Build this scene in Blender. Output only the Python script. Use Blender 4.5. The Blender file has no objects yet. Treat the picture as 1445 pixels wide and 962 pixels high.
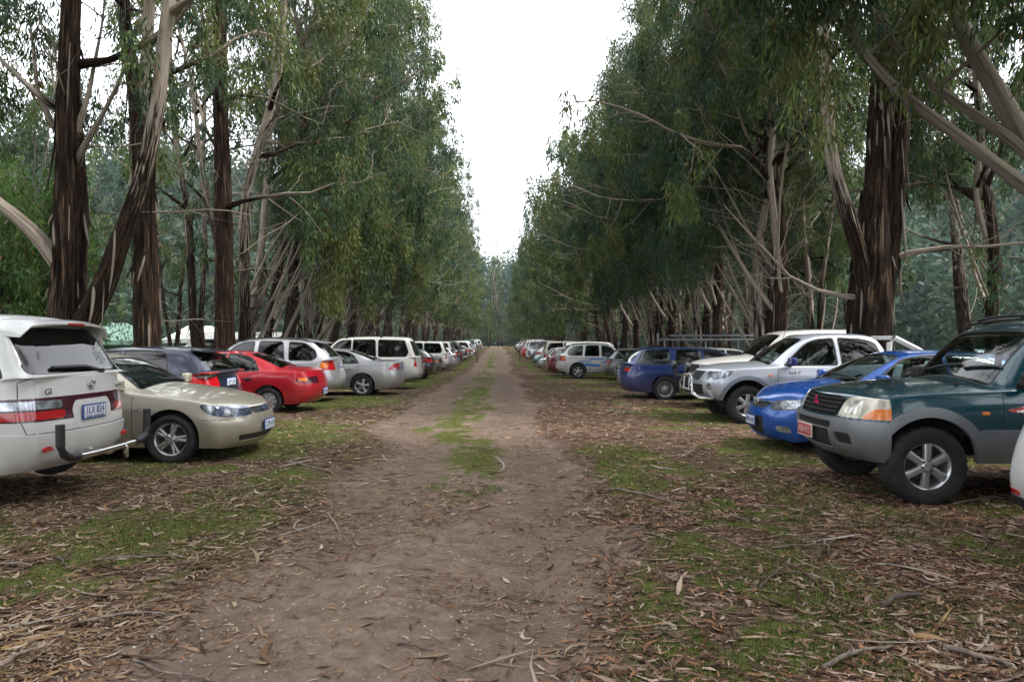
import bpy, bmesh, math, random
import numpy as np
from mathutils import Vector, Matrix, noise
from mathutils.bvhtree import BVHTree

S = bpy.context.scene
COL = S.collection
R = math.radians
random.seed(7)
rng = np.random.default_rng(7)

# ---------------------------------------------------------------- camera
cam_data = bpy.data.cameras.new('camera')
cam = bpy.data.objects.new('camera', cam_data)
COL.objects.link(cam)
cam.location = (0, 0, 1.60)
cam.rotation_euler = (R(90.0), 0, 0)
cam_data.sensor_width = 36
cam_data.lens = 24.0
cam_data.clip_start = 0.05
cam_data.clip_end = 3000
S.camera = cam

# ---------------------------------------------------------------- sky: Nishita under a pale overcast layer
SUN_EL, SUN_AZ = 52, 98
world = bpy.data.worlds.new('World')
S.world = world
world.use_nodes = True
nt = world.node_tree
nt.nodes.clear()
wo = nt.nodes.new('ShaderNodeOutputWorld')
bg = nt.nodes.new('ShaderNodeBackground')
sky = nt.nodes.new('ShaderNodeTexSky')
sky.sky_type = 'NISHITA'
sky.sun_disc = False
sky.sun_elevation = R(SUN_EL)
sky.sun_rotation = R(SUN_AZ)
tc = nt.nodes.new('ShaderNodeTexCoord')
cn = nt.nodes.new('ShaderNodeTexNoise')
cn.inputs['Scale'].default_value = 1.6
cn.inputs['Detail'].default_value = 4
cr = nt.nodes.new('ShaderNodeValToRGB')
cr.color_ramp.elements[0].position = 0.25
cr.color_ramp.elements[0].color = (6.8, 7.0, 7.3, 1)
cr.color_ramp.elements[1].position = 0.75
cr.color_ramp.elements[1].color = (8.7, 8.8, 9.05, 1)
mx = nt.nodes.new('ShaderNodeMix')
mx.data_type = 'RGBA'
mx.inputs['Factor'].default_value = 0.88
nt.links.new(tc.outputs['Generated'], cn.inputs['Vector'])
nt.links.new(cn.outputs['Fac'], cr.inputs['Fac'])
nt.links.new(sky.outputs['Color'], mx.inputs['A'])
nt.links.new(cr.outputs['Color'], mx.inputs['B'])
nt.links.new(mx.outputs['Result'], bg.inputs['Color'])
bg.inputs['Strength'].default_value = 0.092
nt.links.new(bg.outputs['Background'], wo.inputs['Surface'])

# ---------------------------------------------------------------- veiled sun
sd = bpy.data.lights.new('sun', 'SUN')
sd.energy = 1.5
sd.angle = R(11)
sd.color = (1.0, 0.965, 0.91)
sun = bpy.data.objects.new('sun', sd)
COL.objects.link(sun)
az = R(SUN_AZ)
dv = Vector((math.sin(az) * math.cos(R(SUN_EL)), math.cos(az) * math.cos(R(SUN_EL)), math.sin(R(SUN_EL))))
sun.rotation_euler = dv.to_track_quat('Z', 'Y').to_euler()

# ---------------------------------------------------------------- exposure and renderer
S.view_settings.view_transform = 'Standard'
S.view_settings.look = 'None'
S.view_settings.exposure = 2.05
S.view_settings.gamma = 1
S.view_settings.use_curve_mapping = False
S.cycles.max_bounces = 6
S.cycles.diffuse_bounces = 2
S.cycles.glossy_bounces = 3
S.cycles.transmission_bounces = 3
S.cycles.transparent_max_bounces = 12
S.cycles.caustics_reflective = False
S.cycles.caustics_refractive = False
S.cycles.use_denoising = True
S.cycles.use_adaptive_sampling = True
S.cycles.adaptive_threshold = 0.012


# ---------------------------------------------------------------- helpers
def link(o, parent=None):
    COL.objects.link(o)
    if parent is not None:
        o.parent = parent
    return o


def tag(o, label=None, cat=None, group=None, kind=None):
    if label:
        o['label'] = label
    if cat:
        o['category'] = cat
    if group:
        o['group'] = group
    if kind:
        o['kind'] = kind
    return o


def empty(name, loc=(0, 0, 0), rz=0.0):
    o = bpy.data.objects.new(name, None)
    o.empty_display_size = 0.2
    o.location = loc
    o.rotation_euler = (0, 0, rz)
    return link(o)


def mesh_obj(name, V, F, mat, parent=None, smooth=True, normals=None):
    me = bpy.data.meshes.new(name)
    me.from_pydata([tuple(v) for v in V], [], [tuple(f) for f in F])
    if smooth:
        me.polygons.foreach_set('use_smooth', [True] * len(me.polygons))
    me.update()
    if normals is not None:
        me.normals_split_custom_set_from_vertices([tuple(n) for n in normals])
    if mat is not None:
        for m in (mat if isinstance(mat, (list, tuple)) else [mat]):
            me.materials.append(m)
    o = bpy.data.objects.new(name, me)
    return link(o, parent)


def bm_obj(name, bm, mat, parent=None, smooth=True, angle=35):
    me = bpy.data.meshes.new(name)
    bm.normal_update()
    bm.to_mesh(me)
    bm.free()
    if smooth:
        me.polygons.foreach_set('use_smooth', [True] * len(me.polygons))
        me.set_sharp_from_angle(angle=R(angle))
    for m in (mat if isinstance(mat, (list, tuple)) else [mat]):
        me.materials.append(m)
    o = bpy.data.objects.new(name, me)
    return link(o, parent)


def add_box(bm, c, s, rot=None, bev=0.0, seg=2, taper=None):
    r = bmesh.ops.create_cube(bm, size=1.0)
    vs = r['verts']
    for v in vs:
        v.co = Vector((v.co.x * s[0], v.co.y * s[1], v.co.z * s[2]))
        if taper and v.co.z > 0:
            v.co.x *= taper[0]
            v.co.y *= taper[1]
    if bev > 0:
        es = list({e for v in vs for e in v.link_edges})
        rb = bmesh.ops.bevel(bm, geom=es, offset=bev, segments=seg, affect='EDGES', profile=0.6)
        vs = list({v for f in rb['faces'] for v in f.verts} | {v for v in vs if v.is_valid})
    M = Matrix.Translation(Vector(c))
    if rot is not None:
        M = M @ rot.to_4x4()
    for v in vs:
        v.co = M @ v.co
    return vs


def add_lathe(bm, prof, n=32, axis='Y', c=(0, 0, 0), close=False):
    """revolve (radius, along) profile round an axis through c"""
    rings = []
    c = Vector(c)
    for (r, h) in prof:
        ring = []
        for i in range(n):
            a = 2 * math.pi * i / n
            if axis == 'Y':
                p = Vector((r * math.cos(a), h, r * math.sin(a)))
            elif axis == 'Z':
                p = Vector((r * math.cos(a), r * math.sin(a), h))
            else:
                p = Vector((h, r * math.cos(a), r * math.sin(a)))
            ring.append(bm.verts.new(c + p))
        rings.append(ring)
    prs = list(zip(rings[:-1], rings[1:]))
    if close:
        prs.append((rings[-1], rings[0]))
    for A, B in prs:
        for i in range(n):
            j = (i + 1) % n
            try:
                bm.faces.new((A[i], A[j], B[j], B[i]))
            except ValueError:
                pass
    return rings


def add_tube(bm, pts, r, n=8, cap=True):
    pts = [Vector(p) for p in pts]
    rs = r if isinstance(r, (list, tuple)) else [r] * len(pts)
    rings = []
    up = Vector((0, 0, 1))
    for i, p in enumerate(pts):
        t = (pts[min(i + 1, len(pts) - 1)] - pts[max(i - 1, 0)])
        if t.length < 1e-9:
            t = Vector((0, 0, 1))
        t.normalize()
        a = t.cross(up if abs(t.z) < 0.95 else Vector((1, 0, 0))).normalized()
        b = t.cross(a).normalized()
        rings.append([bm.verts.new(p + (a * math.cos(2 * math.pi * k / n) + b * math.sin(2 * math.pi * k / n)) * rs[i]) for k in range(n)])
    for A, B in zip(rings[:-1], rings[1:]):
        for i in range(n):
            j = (i + 1) % n
            bm.faces.new((A[i], A[j], B[j], B[i]))
    if cap:
        bm.faces.new(rings[0])
        bm.faces.new(rings[-1])
    return rings


def text_mesh(txt, size, mat, name, parent, origin, right, up, off=0.003, spacing=1.0, xs=1.0):
    cu = bpy.data.curves.new(name, 'FONT')
    cu.body = txt
    cu.size = size
    cu.align_x = 'CENTER'
    cu.align_y = 'CENTER'
    cu.space_character = spacing
    cu.extrude = 0.001
    cu.resolution_u = 3
    tmp = bpy.data.objects.new('tmp', cu)
    COL.objects.link(tmp)
    dg = bpy.context.evaluated_depsgraph_get()
    me = bpy.data.meshes.new_from_object(tmp.evaluated_get(dg))
    bpy.data.objects.remove(tmp)
    right, up = Vector(right).normalized(), Vector(up).normalized()
    n = right.cross(up).normalized()
    M = Matrix((right, up, n)).transposed().to_4x4()
    M.translation = Vector(origin) + n * off
    me.transform(M @ Matrix.Diagonal((xs, 1, 1, 1)))
    me.materials.clear()
    me.materials.append(mat)
    me.name = name
    o = bpy.data.objects.new(name, me)
    return link(o, parent)


def copy_tree(o, parent=None, skip=(), paint=None):
    c = o.copy()
    COL.objects.link(c)
    c.parent = parent
    if paint is not None and o.type == 'MESH' and len(o.data.materials) and o.data.materials[0] and o.data.materials[0].get('paint'):
        c.material_slots[0].link = 'OBJECT'
        c.material_slots[0].material = paint
    for ch in list(o.children):
        if ch.name.split('.')[0] not in skip:
            copy_tree(ch, c, skip, paint)
    return c


# ---------------------------------------------------------------- materials
def new_mat(name):
    m = bpy.data.materials.new(name)
    m.use_nodes = True
    n = m.node_tree
    return m, n, n.nodes['Principled BSDF']


def simple(name, col, rough=0.5, metal=0.0, coat=0.0, noise_amt=0.0, nscale=8.0, spec=0.5):
    m, n, b = new_mat(name)
    b.inputs['Base Color'].default_value = (*col, 1)
    b.inputs['Roughness'].default_value = rough
    b.inputs['Metallic'].default_value = metal
    b.inputs['Coat Weight'].default_value = coat
    b.inputs['Specular IOR Level'].default_value = spec
    if noise_amt > 0:
        t = n.nodes.new('ShaderNodeTexCoord')
        x = n.nodes.new('ShaderNodeTexNoise')
        x.inputs['Scale'].default_value = nscale
        x.inputs['Detail'].default_value = 5
        r = n.nodes.new('ShaderNodeValToRGB')
        r.color_ramp.elements[0].position = 0.3
        r.color_ramp.elements[1].position = 0.7
        k = 1 - noise_amt
        r.color_ramp.elements[0].color = (col[0] * k, col[1] * k, col[2] * k, 1)
        k = 1 + noise_amt
        r.color_ramp.elements[1].color = (min(1, col[0] * k), min(1, col[1] * k), min(1, col[2] * k), 1)
        n.links.new(t.outputs['Object'], x.inputs['Vector'])
        n.links.new(x.outputs['Fac'], r.inputs['Fac'])
        n.links.new(r.outputs['Color'], b.inputs['Base Color'])
    return m


def paint_mat(name, col, metal=0.35, rough=0.32, dirt=0.45):
    """clear-coated car paint with a film of dust low on the panels, dark trim on the inside of the shell"""
    m, n, b = new_mat(name)
    m['paint'] = 1
    t = n.nodes.new('ShaderNodeTexCoord')
    x = n.nodes.new('ShaderNodeTexNoise')
    x.inputs['Scale'].default_value = 7
    x.inputs['Detail'].default_value = 7
    x.inputs['Roughness'].default_value = 0.65
    n.links.new(t.outputs['Object'], x.inputs['Vector'])
    sp = n.nodes.new('ShaderNodeSeparateXYZ')
    n.links.new(t.outputs['Object'], sp.inputs[0])
    mr = n.nodes.new('ShaderNodeMapRange')      # road dirt thrown up from below
    mr.inputs['From Min'].default_value = 0.85
    mr.inputs['From Max'].default_value = 0.2
    n.links.new(sp.outputs['Z'], mr.inputs['Value'])
    ml = n.nodes.new('ShaderNodeMath')
    ml.operation = 'MULTIPLY'
    n.links.new(mr.outputs['Result'], ml.inputs[0])
    n.links.new(x.outputs['Fac'], ml.inputs[1])
    ml2 = n.nodes.new('ShaderNodeMath')
    ml2.operation = 'MULTIPLY'
    n.links.new(ml.outputs[0], ml2.inputs[0])
    ml2.inputs[1].default_value = dirt * 1.6
    mix = n.nodes.new('ShaderNodeMix')
    mix.data_type = 'RGBA'
    mix.inputs['A'].default_value = (*col, 1)
    mix.inputs['B'].default_value = (0.16, 0.12, 0.09, 1)
    n.links.new(ml2.outputs[0], mix.inputs['Factor'])
    ge = n.nodes.new('ShaderNodeNewGeometry')
    mb = n.nodes.new('ShaderNodeMix')
    mb.data_type = 'RGBA'
    mb.inputs['B'].default_value = (0.035, 0.034, 0.033, 1)
    n.links.new(ge.outputs['Backfacing'], mb.inputs['Factor'])
    n.links.new(mix.outputs['Result'], mb.inputs['A'])
    n.links.new(mb.outputs['Result'], b.inputs['Base Color'])
    b.inputs['Metallic'].default_value = metal
    rr = n.nodes.new('ShaderNodeMapRange')
    rr.inputs['To Min'].default_value = rough - 0.02
    rr.inputs['To Max'].default_value = rough + 0.05
    n.links.new(x.outputs['Fac'], rr.inputs['Value'])
    n.links.new(rr.outputs['Result'], b.inputs['Roughness'])
    b.inputs['Coat Weight'].default_value = 0.9
    b.inputs['Coat Roughness'].default_value = 0.05
    return m


def glass_mat(name, tint, refl=1.0):
    m = bpy.data.materials.new(name)
    m.use_nodes = True
    n = m.node_tree
    n.nodes.clear()
    o = n.nodes.new('ShaderNodeOutputMaterial')
    tr = n.nodes.new('ShaderNodeBsdfTransparent')
    tr.inputs['Color'].default_value = (*tint, 1)
    gl = n.nodes.new('ShaderNodeBsdfGlossy')
    gl.inputs['Roughness'].default_value = 0.03
    gl.inputs['Color'].default_value = (1, 1, 1, 1)
    ge = n.nodes.new('ShaderNodeNewGeometry')      # Schlick, the same from both sides of the pane
    dt = n.nodes.new('ShaderNodeVectorMath')
    dt.operation = 'DOT_PRODUCT'
    n.links.new(ge.outputs['Incoming'], dt.inputs[0])
    n.links.new(ge.outputs['Normal'], dt.inputs[1])
    prev = dt.outputs['Value']
    for op, v in (('ABSOLUTE', 0), ('SUBTRACT', 1), ('POWER', 5), ('MULTIPLY_ADD', 0.93 * refl)):
        k = n.nodes.new('ShaderNodeMath')
        k.operation = op
        if op == 'SUBTRACT':
            k.inputs[0].default_value = 1
            n.links.new(prev, k.inputs[1])
        else:
            n.links.new(prev, k.inputs[0])
            k.inputs[1].default_value = v
        if op == 'MULTIPLY_ADD':
            k.inputs[2].default_value = 0.055 * refl
            k.use_clamp = True
        prev = k.outputs[0]
    mu = k
    mi = n.nodes.new('ShaderNodeMixShader')
    n.links.new(mu.outputs[0], mi.inputs['Fac'])
    n.links.new(tr.outputs[0], mi.inputs[1])
    n.links.new(gl.outputs[0], mi.inputs[2])
    n.links.new(mi.outputs[0], o.inputs['Surface'])
    return m


M = {}
M['glass'] = glass_mat('window_glass', (0.36, 0.43, 0.42), 1.1)
M['glass_dark'] = glass_mat('tinted_glass', (0.10, 0.12, 0.13), 1.15)
M['black'] = simple('black_plastic', (0.018, 0.018, 0.019), 0.55)
M['seal'] = simple('rubber_seal', (.014, .014, .015), .5)
M['matt'] = simple('underbody_black', (0.008, 0.008, 0.008), 0.9)
M['seam'] = simple('panel_gap', (0.01, 0.01, 0.01), 0.8)
M['rubber'] = simple('tyre_rubber', (0.022, 0.021, 0.021), 0.8, noise_amt=0.45, nscale=9, spec=0.3)
M['alloy'] = simple('alloy_silver', (0.55, 0.55, 0.56), 0.3, 0.75, noise_amt=0.12, nscale=6)
M['steel'] = simple('chromed_steel', (0.7, 0.7, 0.7), 0.16, 1.0, noise_amt=0.06, nscale=12)
M['brake'] = simple('brake_disc', (0.12, 0.11, 0.10), 0.5, 0.8)
M['inside'] = simple('cabin_trim', (0.055, 0.055, 0.058), 0.8, noise_amt=0.2)
M['red_lens'] = simple('red_lens', (0.42, 0.008, 0.012), 0.12, 0.0, 0.9, noise_amt=0.25, nscale=30)
M['dark_lens'] = simple('smoked_red_lens', (0.055, 0.008, 0.018), 0.12, 0.0, 0.9)
M['amber'] = simple('amber_lens', (0.72, 0.19, 0.02), 0.15, 0.0, 0.9, noise_amt=0.2, nscale=40)
M['clear_lens'] = simple('clear_lens', (0.34, 0.36, 0.40), 0.16, 0.7, 1.0, noise_amt=0.75, nscale=11)
M['old_lens'] = simple('yellowed_lens', (0.50, 0.47, 0.38), 0.18, 0.3, 1.0, noise_amt=0.3, nscale=9)
M['reflector'] = simple('lamp_reflector', (0.8, 0.8, 0.82), 0.08, 1.0)
M['lamp_dark'] = simple('lamp_housing', (0.05, 0.055, 0.065), 0.2, 0.4, 1.0)
M['lamp_blue'] = simple('blue_grey_lamp', (.10, .13, .19), .14, .6, 1.0, noise_amt=.6, nscale=16)
M['bowl'] = simple('lamp_bowl', (.62, .60, .55), .12, .75, 1.0, noise_amt=.4, nscale=13)
M['plate_white'] = simple('plate_white', (0.62, 0.64, 0.68), 0.4, noise_amt=0.08)
M['plate_blue'] = simple('plate_blue', (0.03, 0.07, 0.26), 0.4)
M['plate_red'] = simple('plate_red', (0.38, 0.02, 0.06), 0.4)
M['plate_cream'] = simple('plate_cream', (0.62, 0.55, 0.45), 0.4)
M['grey_plastic'] = simple('grey_cladding', (0.10, 0.105, 0.11), 0.45, noise_amt=0.15)
M['red_badge'] = simple('red_badge', (0.5, 0.02, 0.08), 0.3)
M['bluewhite'] = simple('white_mark', (0.8, 0.8, 0.8), 0.5)
M['flagblue'] = simple('flag_blue_cloth', (0.012, 0.02, 0.16), 0.75, noise_amt=0.2, nscale=30)
M['flagred'] = simple('flag_red_cloth', (0.5, 0.02, 0.04), 0.75)
# ================================================================ GROUND
def hash2(ix, iy, seed):
    h = (ix.astype(np.int64) * 374761393 + iy.astype(np.int64) * 668265263 + seed * 974711) & 0xffffffff
    h = ((h ^ (h >> 13)) * 1274126177) & 0xffffffff
    return ((h ^ (h >> 16)) & 0xffff) / 65535.0


def vnoise(x, y, seed=0):
    ix, iy = np.floor(x), np.floor(y)
    fx, fy = x - ix, y - iy
    fx, fy = fx * fx * (3 - 2 * fx), fy * fy * (3 - 2 * fy)
    a, b = hash2(ix, iy, seed), hash2(ix + 1, iy, seed)
    c, d = hash2(ix, iy + 1, seed), hash2(ix + 1, iy + 1, seed)
    return (a * (1 - fx) + b * fx) * (1 - fy) + (c * (1 - fx) + d * fx) * fy


def fbm(x, y, seed=0, oct=4):
    v, a, t = 0, .5, 0
    for o in range(oct):
        v = v + a * vnoise(x * 2 ** o, y * 2 ** o, seed + o * 17)
        t += a
        a *= .55
    return v / t


def sst(a, b, x):
    t = np.clip((x - a) / (b - a), 0, 1)
    return t * t * (3 - 2 * t)


def axis_x(y):
    """centre line of the avenue: it runs a touch to the left of straight ahead"""
    return -0.021 * y


def terrain(x, y):
    x, y = np.asarray(x, float), np.asarray(y, float)
    dip = -0.26 * sst(14, 40, y) * (1 - sst(60, 120, y))
    return dip


def masks(x, y):
    """track (bare earth), moss and litter cover at ground points"""
    c = axis_x(y)
    wob = (fbm(x * .35 + 3, y * .3, 11) - .5) * 1.3 + (fbm(x * 1.6, y * 1.3, 12) - .5) * .7
    u = x - c + wob
    left = -2.05
    right = .80 + .008 * np.clip(y, 0, 60)
    track = sst(left - .5, left + .7, u) * (1 - sst(right - .65, right + .5, u))
    ruts = np.exp(-((u + 1.45) / .38) ** 2) + np.exp(-((u - .25) / .42) ** 2)
    n = fbm(x * .55, y * .42, 31)
    n2 = fbm(x * 2.2, y * 2.0, 37)
    m = sst(.42, .58, n * .5 + n2 * .5)
    # greener shoulder right of the track close by, patch left of it, moss strip between the ruts
    m = np.maximum(m * .8 * sst(3, 6, np.abs(x - c) + 2.2),
                   np.exp(-((u - 1.6) / .75) ** 2) * (1 - sst(8.5, 12, y)) * sst(.28, .5, n2) * 1.2)
    m = np.maximum(m, np.exp(-((u + 3.1) / 1.1) ** 2) * (1 - sst(8, 12, y)) * sst(.36, .56, n2))
    strip_ = np.exp(-((u + .75) / .75) ** 2) * sst(5, 8.5, y) * sst(.30, .60, n * .35 + fbm(x * 4.5, y * 3.2, 39) * .65)
    m = np.maximum(m, strip_ * .88)
    m = np.maximum(m, np.exp(-((np.abs(u + .3) - 2.6) / .8) ** 2) * sst(16, 30, y) * sst(.35, .6, n2) * .8)
    m = m * (1 - .6 * np.clip(ruts, 0, 1) * track)
    mid_ = np.exp(-((u + .6) / .4) ** 2) * sst(4, 7, y) * sst(.35, .6, n2)
    lit = np.maximum((1 - track * .95) * (1 - .45 * np.clip(m, 0, 1)), mid_ * .3)
    return np.clip(track, 0, 1), np.clip(m, 0, 1), np.clip(lit, 0, 1), np.clip(ruts * track, 0, 1)


def graded(segs):
    out = []
    for a, b, s0, s1 in segs:
        x, n = a, 0
        k = max(2, int(round((b - a) / ((s0 + s1) / 2))))
        t = np.linspace(0, 1, k, endpoint=False)
        q = s0 * t + (s1 - s0) * t * t / 2
        q = q / (s0 + (s1 - s0) / 2)
        out += list(a + (b - a) * q)
    out.append(segs[-1][1])
    return np.array(out)


gx = np.concatenate([-graded([(0, 5.5, .06, .075), (5.5, 12, .09, .35), (12, 60, .6, 6), (60, 1500, 10, 260)])[::-1][:-1],
                     graded([(0, 5.5, .06, .075), (5.5, 12, .09, .35), (12, 60, .6, 6), (60, 1500, 10, 260)])])
gy = graded([(-40, 2.2, 6, .5), (2.2, 12, .05, .09), (12, 30, .10, .35), (30, 120, .5, 4), (120, 2200, 6, 260)])
GX, GY = np.meshgrid(gx, gy)
TR, MO, LI, RU = masks(GX, GY)
GZ = terrain(GX, GY)
near = 1 - sst(14, 40, np.hypot(GX, GY))
GZ = GZ + near * ((fbm(GX * 1.1, GY * 1.1, 51, 5) - .5) * .05 + (fbm(GX * 7, GY * 7, 57, 3) - .5) * .022 - RU * .055 + MO * .012 - TR * .012
                  + (fbm(GX * 2.6, GY * 5.2, 63, 3) - .5) * .03 * TR)
ny_, nx_ = GX.shape
GV = np.stack([GX.ravel(), GY.ravel(), GZ.ravel()], 1)
ii = np.arange(ny_ * nx_).reshape(ny_, nx_)
GF = np.stack([ii[:-1, :-1].ravel(), ii[:-1, 1:].ravel(), ii[1:, 1:].ravel(), ii[1:, :-1].ravel()], 1)


def np_mesh(name, V, F, mat, parent=None, smooth=True, attrs=None, nside=4):
    """mesh straight from arrays; every face has the same number of corners"""
    V = np.ascontiguousarray(V, np.float32)
    F = np.ascontiguousarray(F, np.int32)
    me = bpy.data.meshes.new(name)
    me.vertices.add(len(V))
    me.vertices.foreach_set('co', V.ravel())
    nf, k = F.shape
    me.loops.add(nf * k)
    me.loops.foreach_set('vertex_index', F.ravel())
    me.polygons.add(nf)
    me.polygons.foreach_set('loop_start', np.arange(nf, dtype=np.int32) * k)
    me.polygons.foreach_set('loop_total', np.full(nf, k, np.int32))
    if smooth:
        me.polygons.foreach_set('use_smooth', np.ones(nf, bool))
    for nm, arr in (attrs or {}).items():
        arr = np.ascontiguousarray(arr, np.float32)
        if arr.ndim == 1:
            at = me.attributes.new(nm, 'FLOAT', 'POINT')
            at.data.foreach_set('value', arr)
        elif arr.shape[1] == 4:
            at = me.attributes.new(nm, 'FLOAT_COLOR', 'POINT')
            at.data.foreach_set('color', arr.ravel())
        else:
            at = me.attributes.new(nm, 'FLOAT_VECTOR', 'POINT')
            at.data.foreach_set('vector', arr.ravel())
    me.update(calc_edges=True)
    me.validate()
    if mat is not None:
        me.materials.append(mat)
    o = bpy.data.objects.new(name, me)
    return link(o, parent)


def ground_material():
    m, n, b = new_mat('earth_moss_litter')
    L = n.links.new
    t = n.nodes.new('ShaderNodeTexCoord')

    def noise_(scale, det=6, rough=.6, vec=None):
        x = n.nodes.new('ShaderNodeTexNoise')
        x.inputs['Scale'].default_value = scale
        x.inputs['Detail'].default_value = det
        x.inputs['Roughness'].default_value = rough
        L(vec or t.outputs['Object'], x.inputs['Vector'])
        return x.outputs['Fac']

    def ramp(fac, stops):
        r = n.nodes.new('ShaderNodeValToRGB')
        e = r.color_ramp.elements
        while len(e) < len(stops):
            e.new(.5)
        for el, (p, c) in zip(e, stops):
            el.position = p
            el.color = (*c, 1)
        L(fac, r.inputs['Fac'])
        return r.outputs['Color']

    def mix(f, a, b_):
        x = n.nodes.new('ShaderNodeMix')
        x.data_type = 'RGBA'
        L(f, x.inputs['Factor']); L(a, x.inputs['A']); L(b_, x.inputs['B'])
        return x.outputs['Result']

    def math_(op, a, v):
        x = n.nodes.new('ShaderNodeMath')
        x.operation = op
        x.use_clamp = True
        L(a, x.inputs[0])
        if isinstance(v, (int, float)):
            x.inputs[1].default_value = v
        else:
            L(v, x.inputs[1])
        return x.outputs[0]

    at = n.nodes.new('ShaderNodeAttribute')
    at.attribute_name = 'cover'
    sp = n.nodes.new('ShaderNodeSeparateColor')
    L(at.outputs['Color'], sp.inputs[0])
    fine = noise_(38, 8, .7)
    mid = noise_(6, 8, .65)
    big = noise_(.9, 5, .6)
    dirt = ramp(mid, [(.28, (.105, .072, .052)), (.5, (.195, .142, .106)), (.72, (.31, .24, .19))])
    dirt = mix(math_('MULTIPLY', fine, .6), dirt, ramp(fine, [(.35, (.070, .045, .034)), (.65, (.29, .22, .18))]))
    dirt = mix(ramp(noise_(2.1, 6, .6), [(.46, (0, 0, 0)), (.66, (.55, .55, .55))]), dirt, ramp(fine, [(.3, (.075, .055, .044)), (.7, (.18, .138, .11))]))
    mp = n.nodes.new('ShaderNodeMapping')       # leaf-sized flecks for the litter beyond the modelled leaves
    mp.inputs['Rotation'].default_value = (0, 0, .5)
    mp.inputs['Scale'].default_value = (9, 30, 10)
    L(t.outputs['Object'], mp.inputs['Vector'])
    mp2 = n.nodes.new('ShaderNodeMapping')
    mp2.inputs['Rotation'].default_value = (0, 0, -1.0)
    mp2.inputs['Scale'].default_value = (10, 32, 10)
    L(t.outputs['Object'], mp2.inputs['Vector'])
    v1, v2 = n.nodes.new('ShaderNodeTexVoronoi'), n.nodes.new('ShaderNodeTexVoronoi')
    L(mp.outputs[0], v1.inputs['Vector']); L(mp2.outputs[0], v2.inputs['Vector'])
    v1.inputs['Scale'].default_value = 1.1
    v2.inputs['Scale'].default_value = 1.0
    s1, s2 = n.nodes.new('ShaderNodeSeparateColor'), n.nodes.new('ShaderNodeSeparateColor')
    L(v1.outputs['Color'], s1.inputs[0]); L(v2.outputs['Color'], s2.inputs[0])
    stops = [(0, (.022, .014, .010)), (.40, (.055, .034, .023)), (.65, (.11, .070, .047)), (.88, (.20, .14, .10)), (1, (.32, .24, .18))]
    lit = mix(math_('MULTIPLY', mid, 1.0), ramp(s1.outputs[0], stops), ramp(s2.outputs[1], stops))
    moss = ramp(fine, [(.3, (.040, .044, .012)), (.5, (.10, .105, .028)), (.75, (.165, .165, .055))])
    moss = mix(big, moss, ramp(fine, [(.3, (.035, .050, .012)), (.7, (.105, .14, .038))]))
    trk = ramp(math_('ADD', math_('MULTIPLY', sp.outputs[0], .75), math_('MULTIPLY', fine, .34)), [(.40, (0, 0, 0)), (.70, (1, 1, 1))])
    mosf = ramp(math_('ADD', math_('MULTIPLY', sp.outputs[1], .68), math_('MULTIPLY', fine, .42)), [(.40, (0, 0, 0)), (.64, (1, 1, 1))])
    col = mix(trk, lit, dirt)
    # damp dark rut floors and pale gravel where the wheels run
    rut = math_('MULTIPLY', sp.outputs[2], math_('MULTIPLY', big, .9))
    col = mix(rut, col, ramp(fine, [(.3, (.080, .057, .043)), (.7, (.175, .13, .10))]))
    col = mix(mosf, col, moss)
    gv = n.nodes.new('ShaderNodeTexVoronoi')
    gv.inputs['Scale'].default_value = 42
    L(t.outputs['Object'], gv.inputs['Vector'])
    gs = n.nodes.new('ShaderNodeSeparateColor')
    L(gv.outputs['Color'], gs.inputs[0])
    peb = math_('MULTIPLY', math_('GREATER_THAN', gs.outputs[0], .91), math_('LESS_THAN', gv.outputs['Distance'], .36))
    peb = math_('MULTIPLY', peb, math_('MULTIPLY', trk, ramp(big, [(.44, (0, 0, 0)), (.58, (1, 1, 1))])))
    col = mix(peb, col, ramp(gs.outputs[1], [(0, (.28, .25, .22)), (1, (.58, .55, .51))]))
    L(col, b.inputs['Base Color'])
    b.inputs['Roughness'].default_value = 1.0
    b.inputs['Specular IOR Level'].default_value = .03
    bp = n.nodes.new('ShaderNodeBump')
    bp.inputs['Strength'].default_value = .8
    bp.inputs['Distance'].default_value = .03
    L(math_('ADD', math_('MULTIPLY', fine, .6), math_('MULTIPLY', s1.outputs[0], .4)), bp.inputs['Height'])
    L(bp.outputs[0], b.inputs['Normal'])
    return m


cover = np.stack([TR.ravel(), MO.ravel(), RU.ravel(), np.ones(TR.size)], 1)
ground = np_mesh('ground', GV, GF, ground_material(), attrs={'cover': cover})
tag(ground, 'leaf-strewn clearing floor with a bare earth track down the middle', kind='structure')


def ground_z(x, y):
    x, y = np.asarray(x, float), np.asarray(y, float)
    xi = np.clip(np.searchsorted(gx, x) - 1, 0, len(gx) - 2)
    yi = np.clip(np.searchsorted(gy, y) - 1, 0, len(gy) - 2)
    tx = (x - gx[xi]) / (gx[xi + 1] - gx[xi])
    ty = (y - gy[yi]) / (gy[yi + 1] - gy[yi])
    return (GZ[yi, xi] * (1 - tx) + GZ[yi, xi + 1] * tx) * (1 - ty) + (GZ[yi + 1, xi] * (1 - tx) + GZ[yi + 1, xi + 1] * tx) * ty


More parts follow.
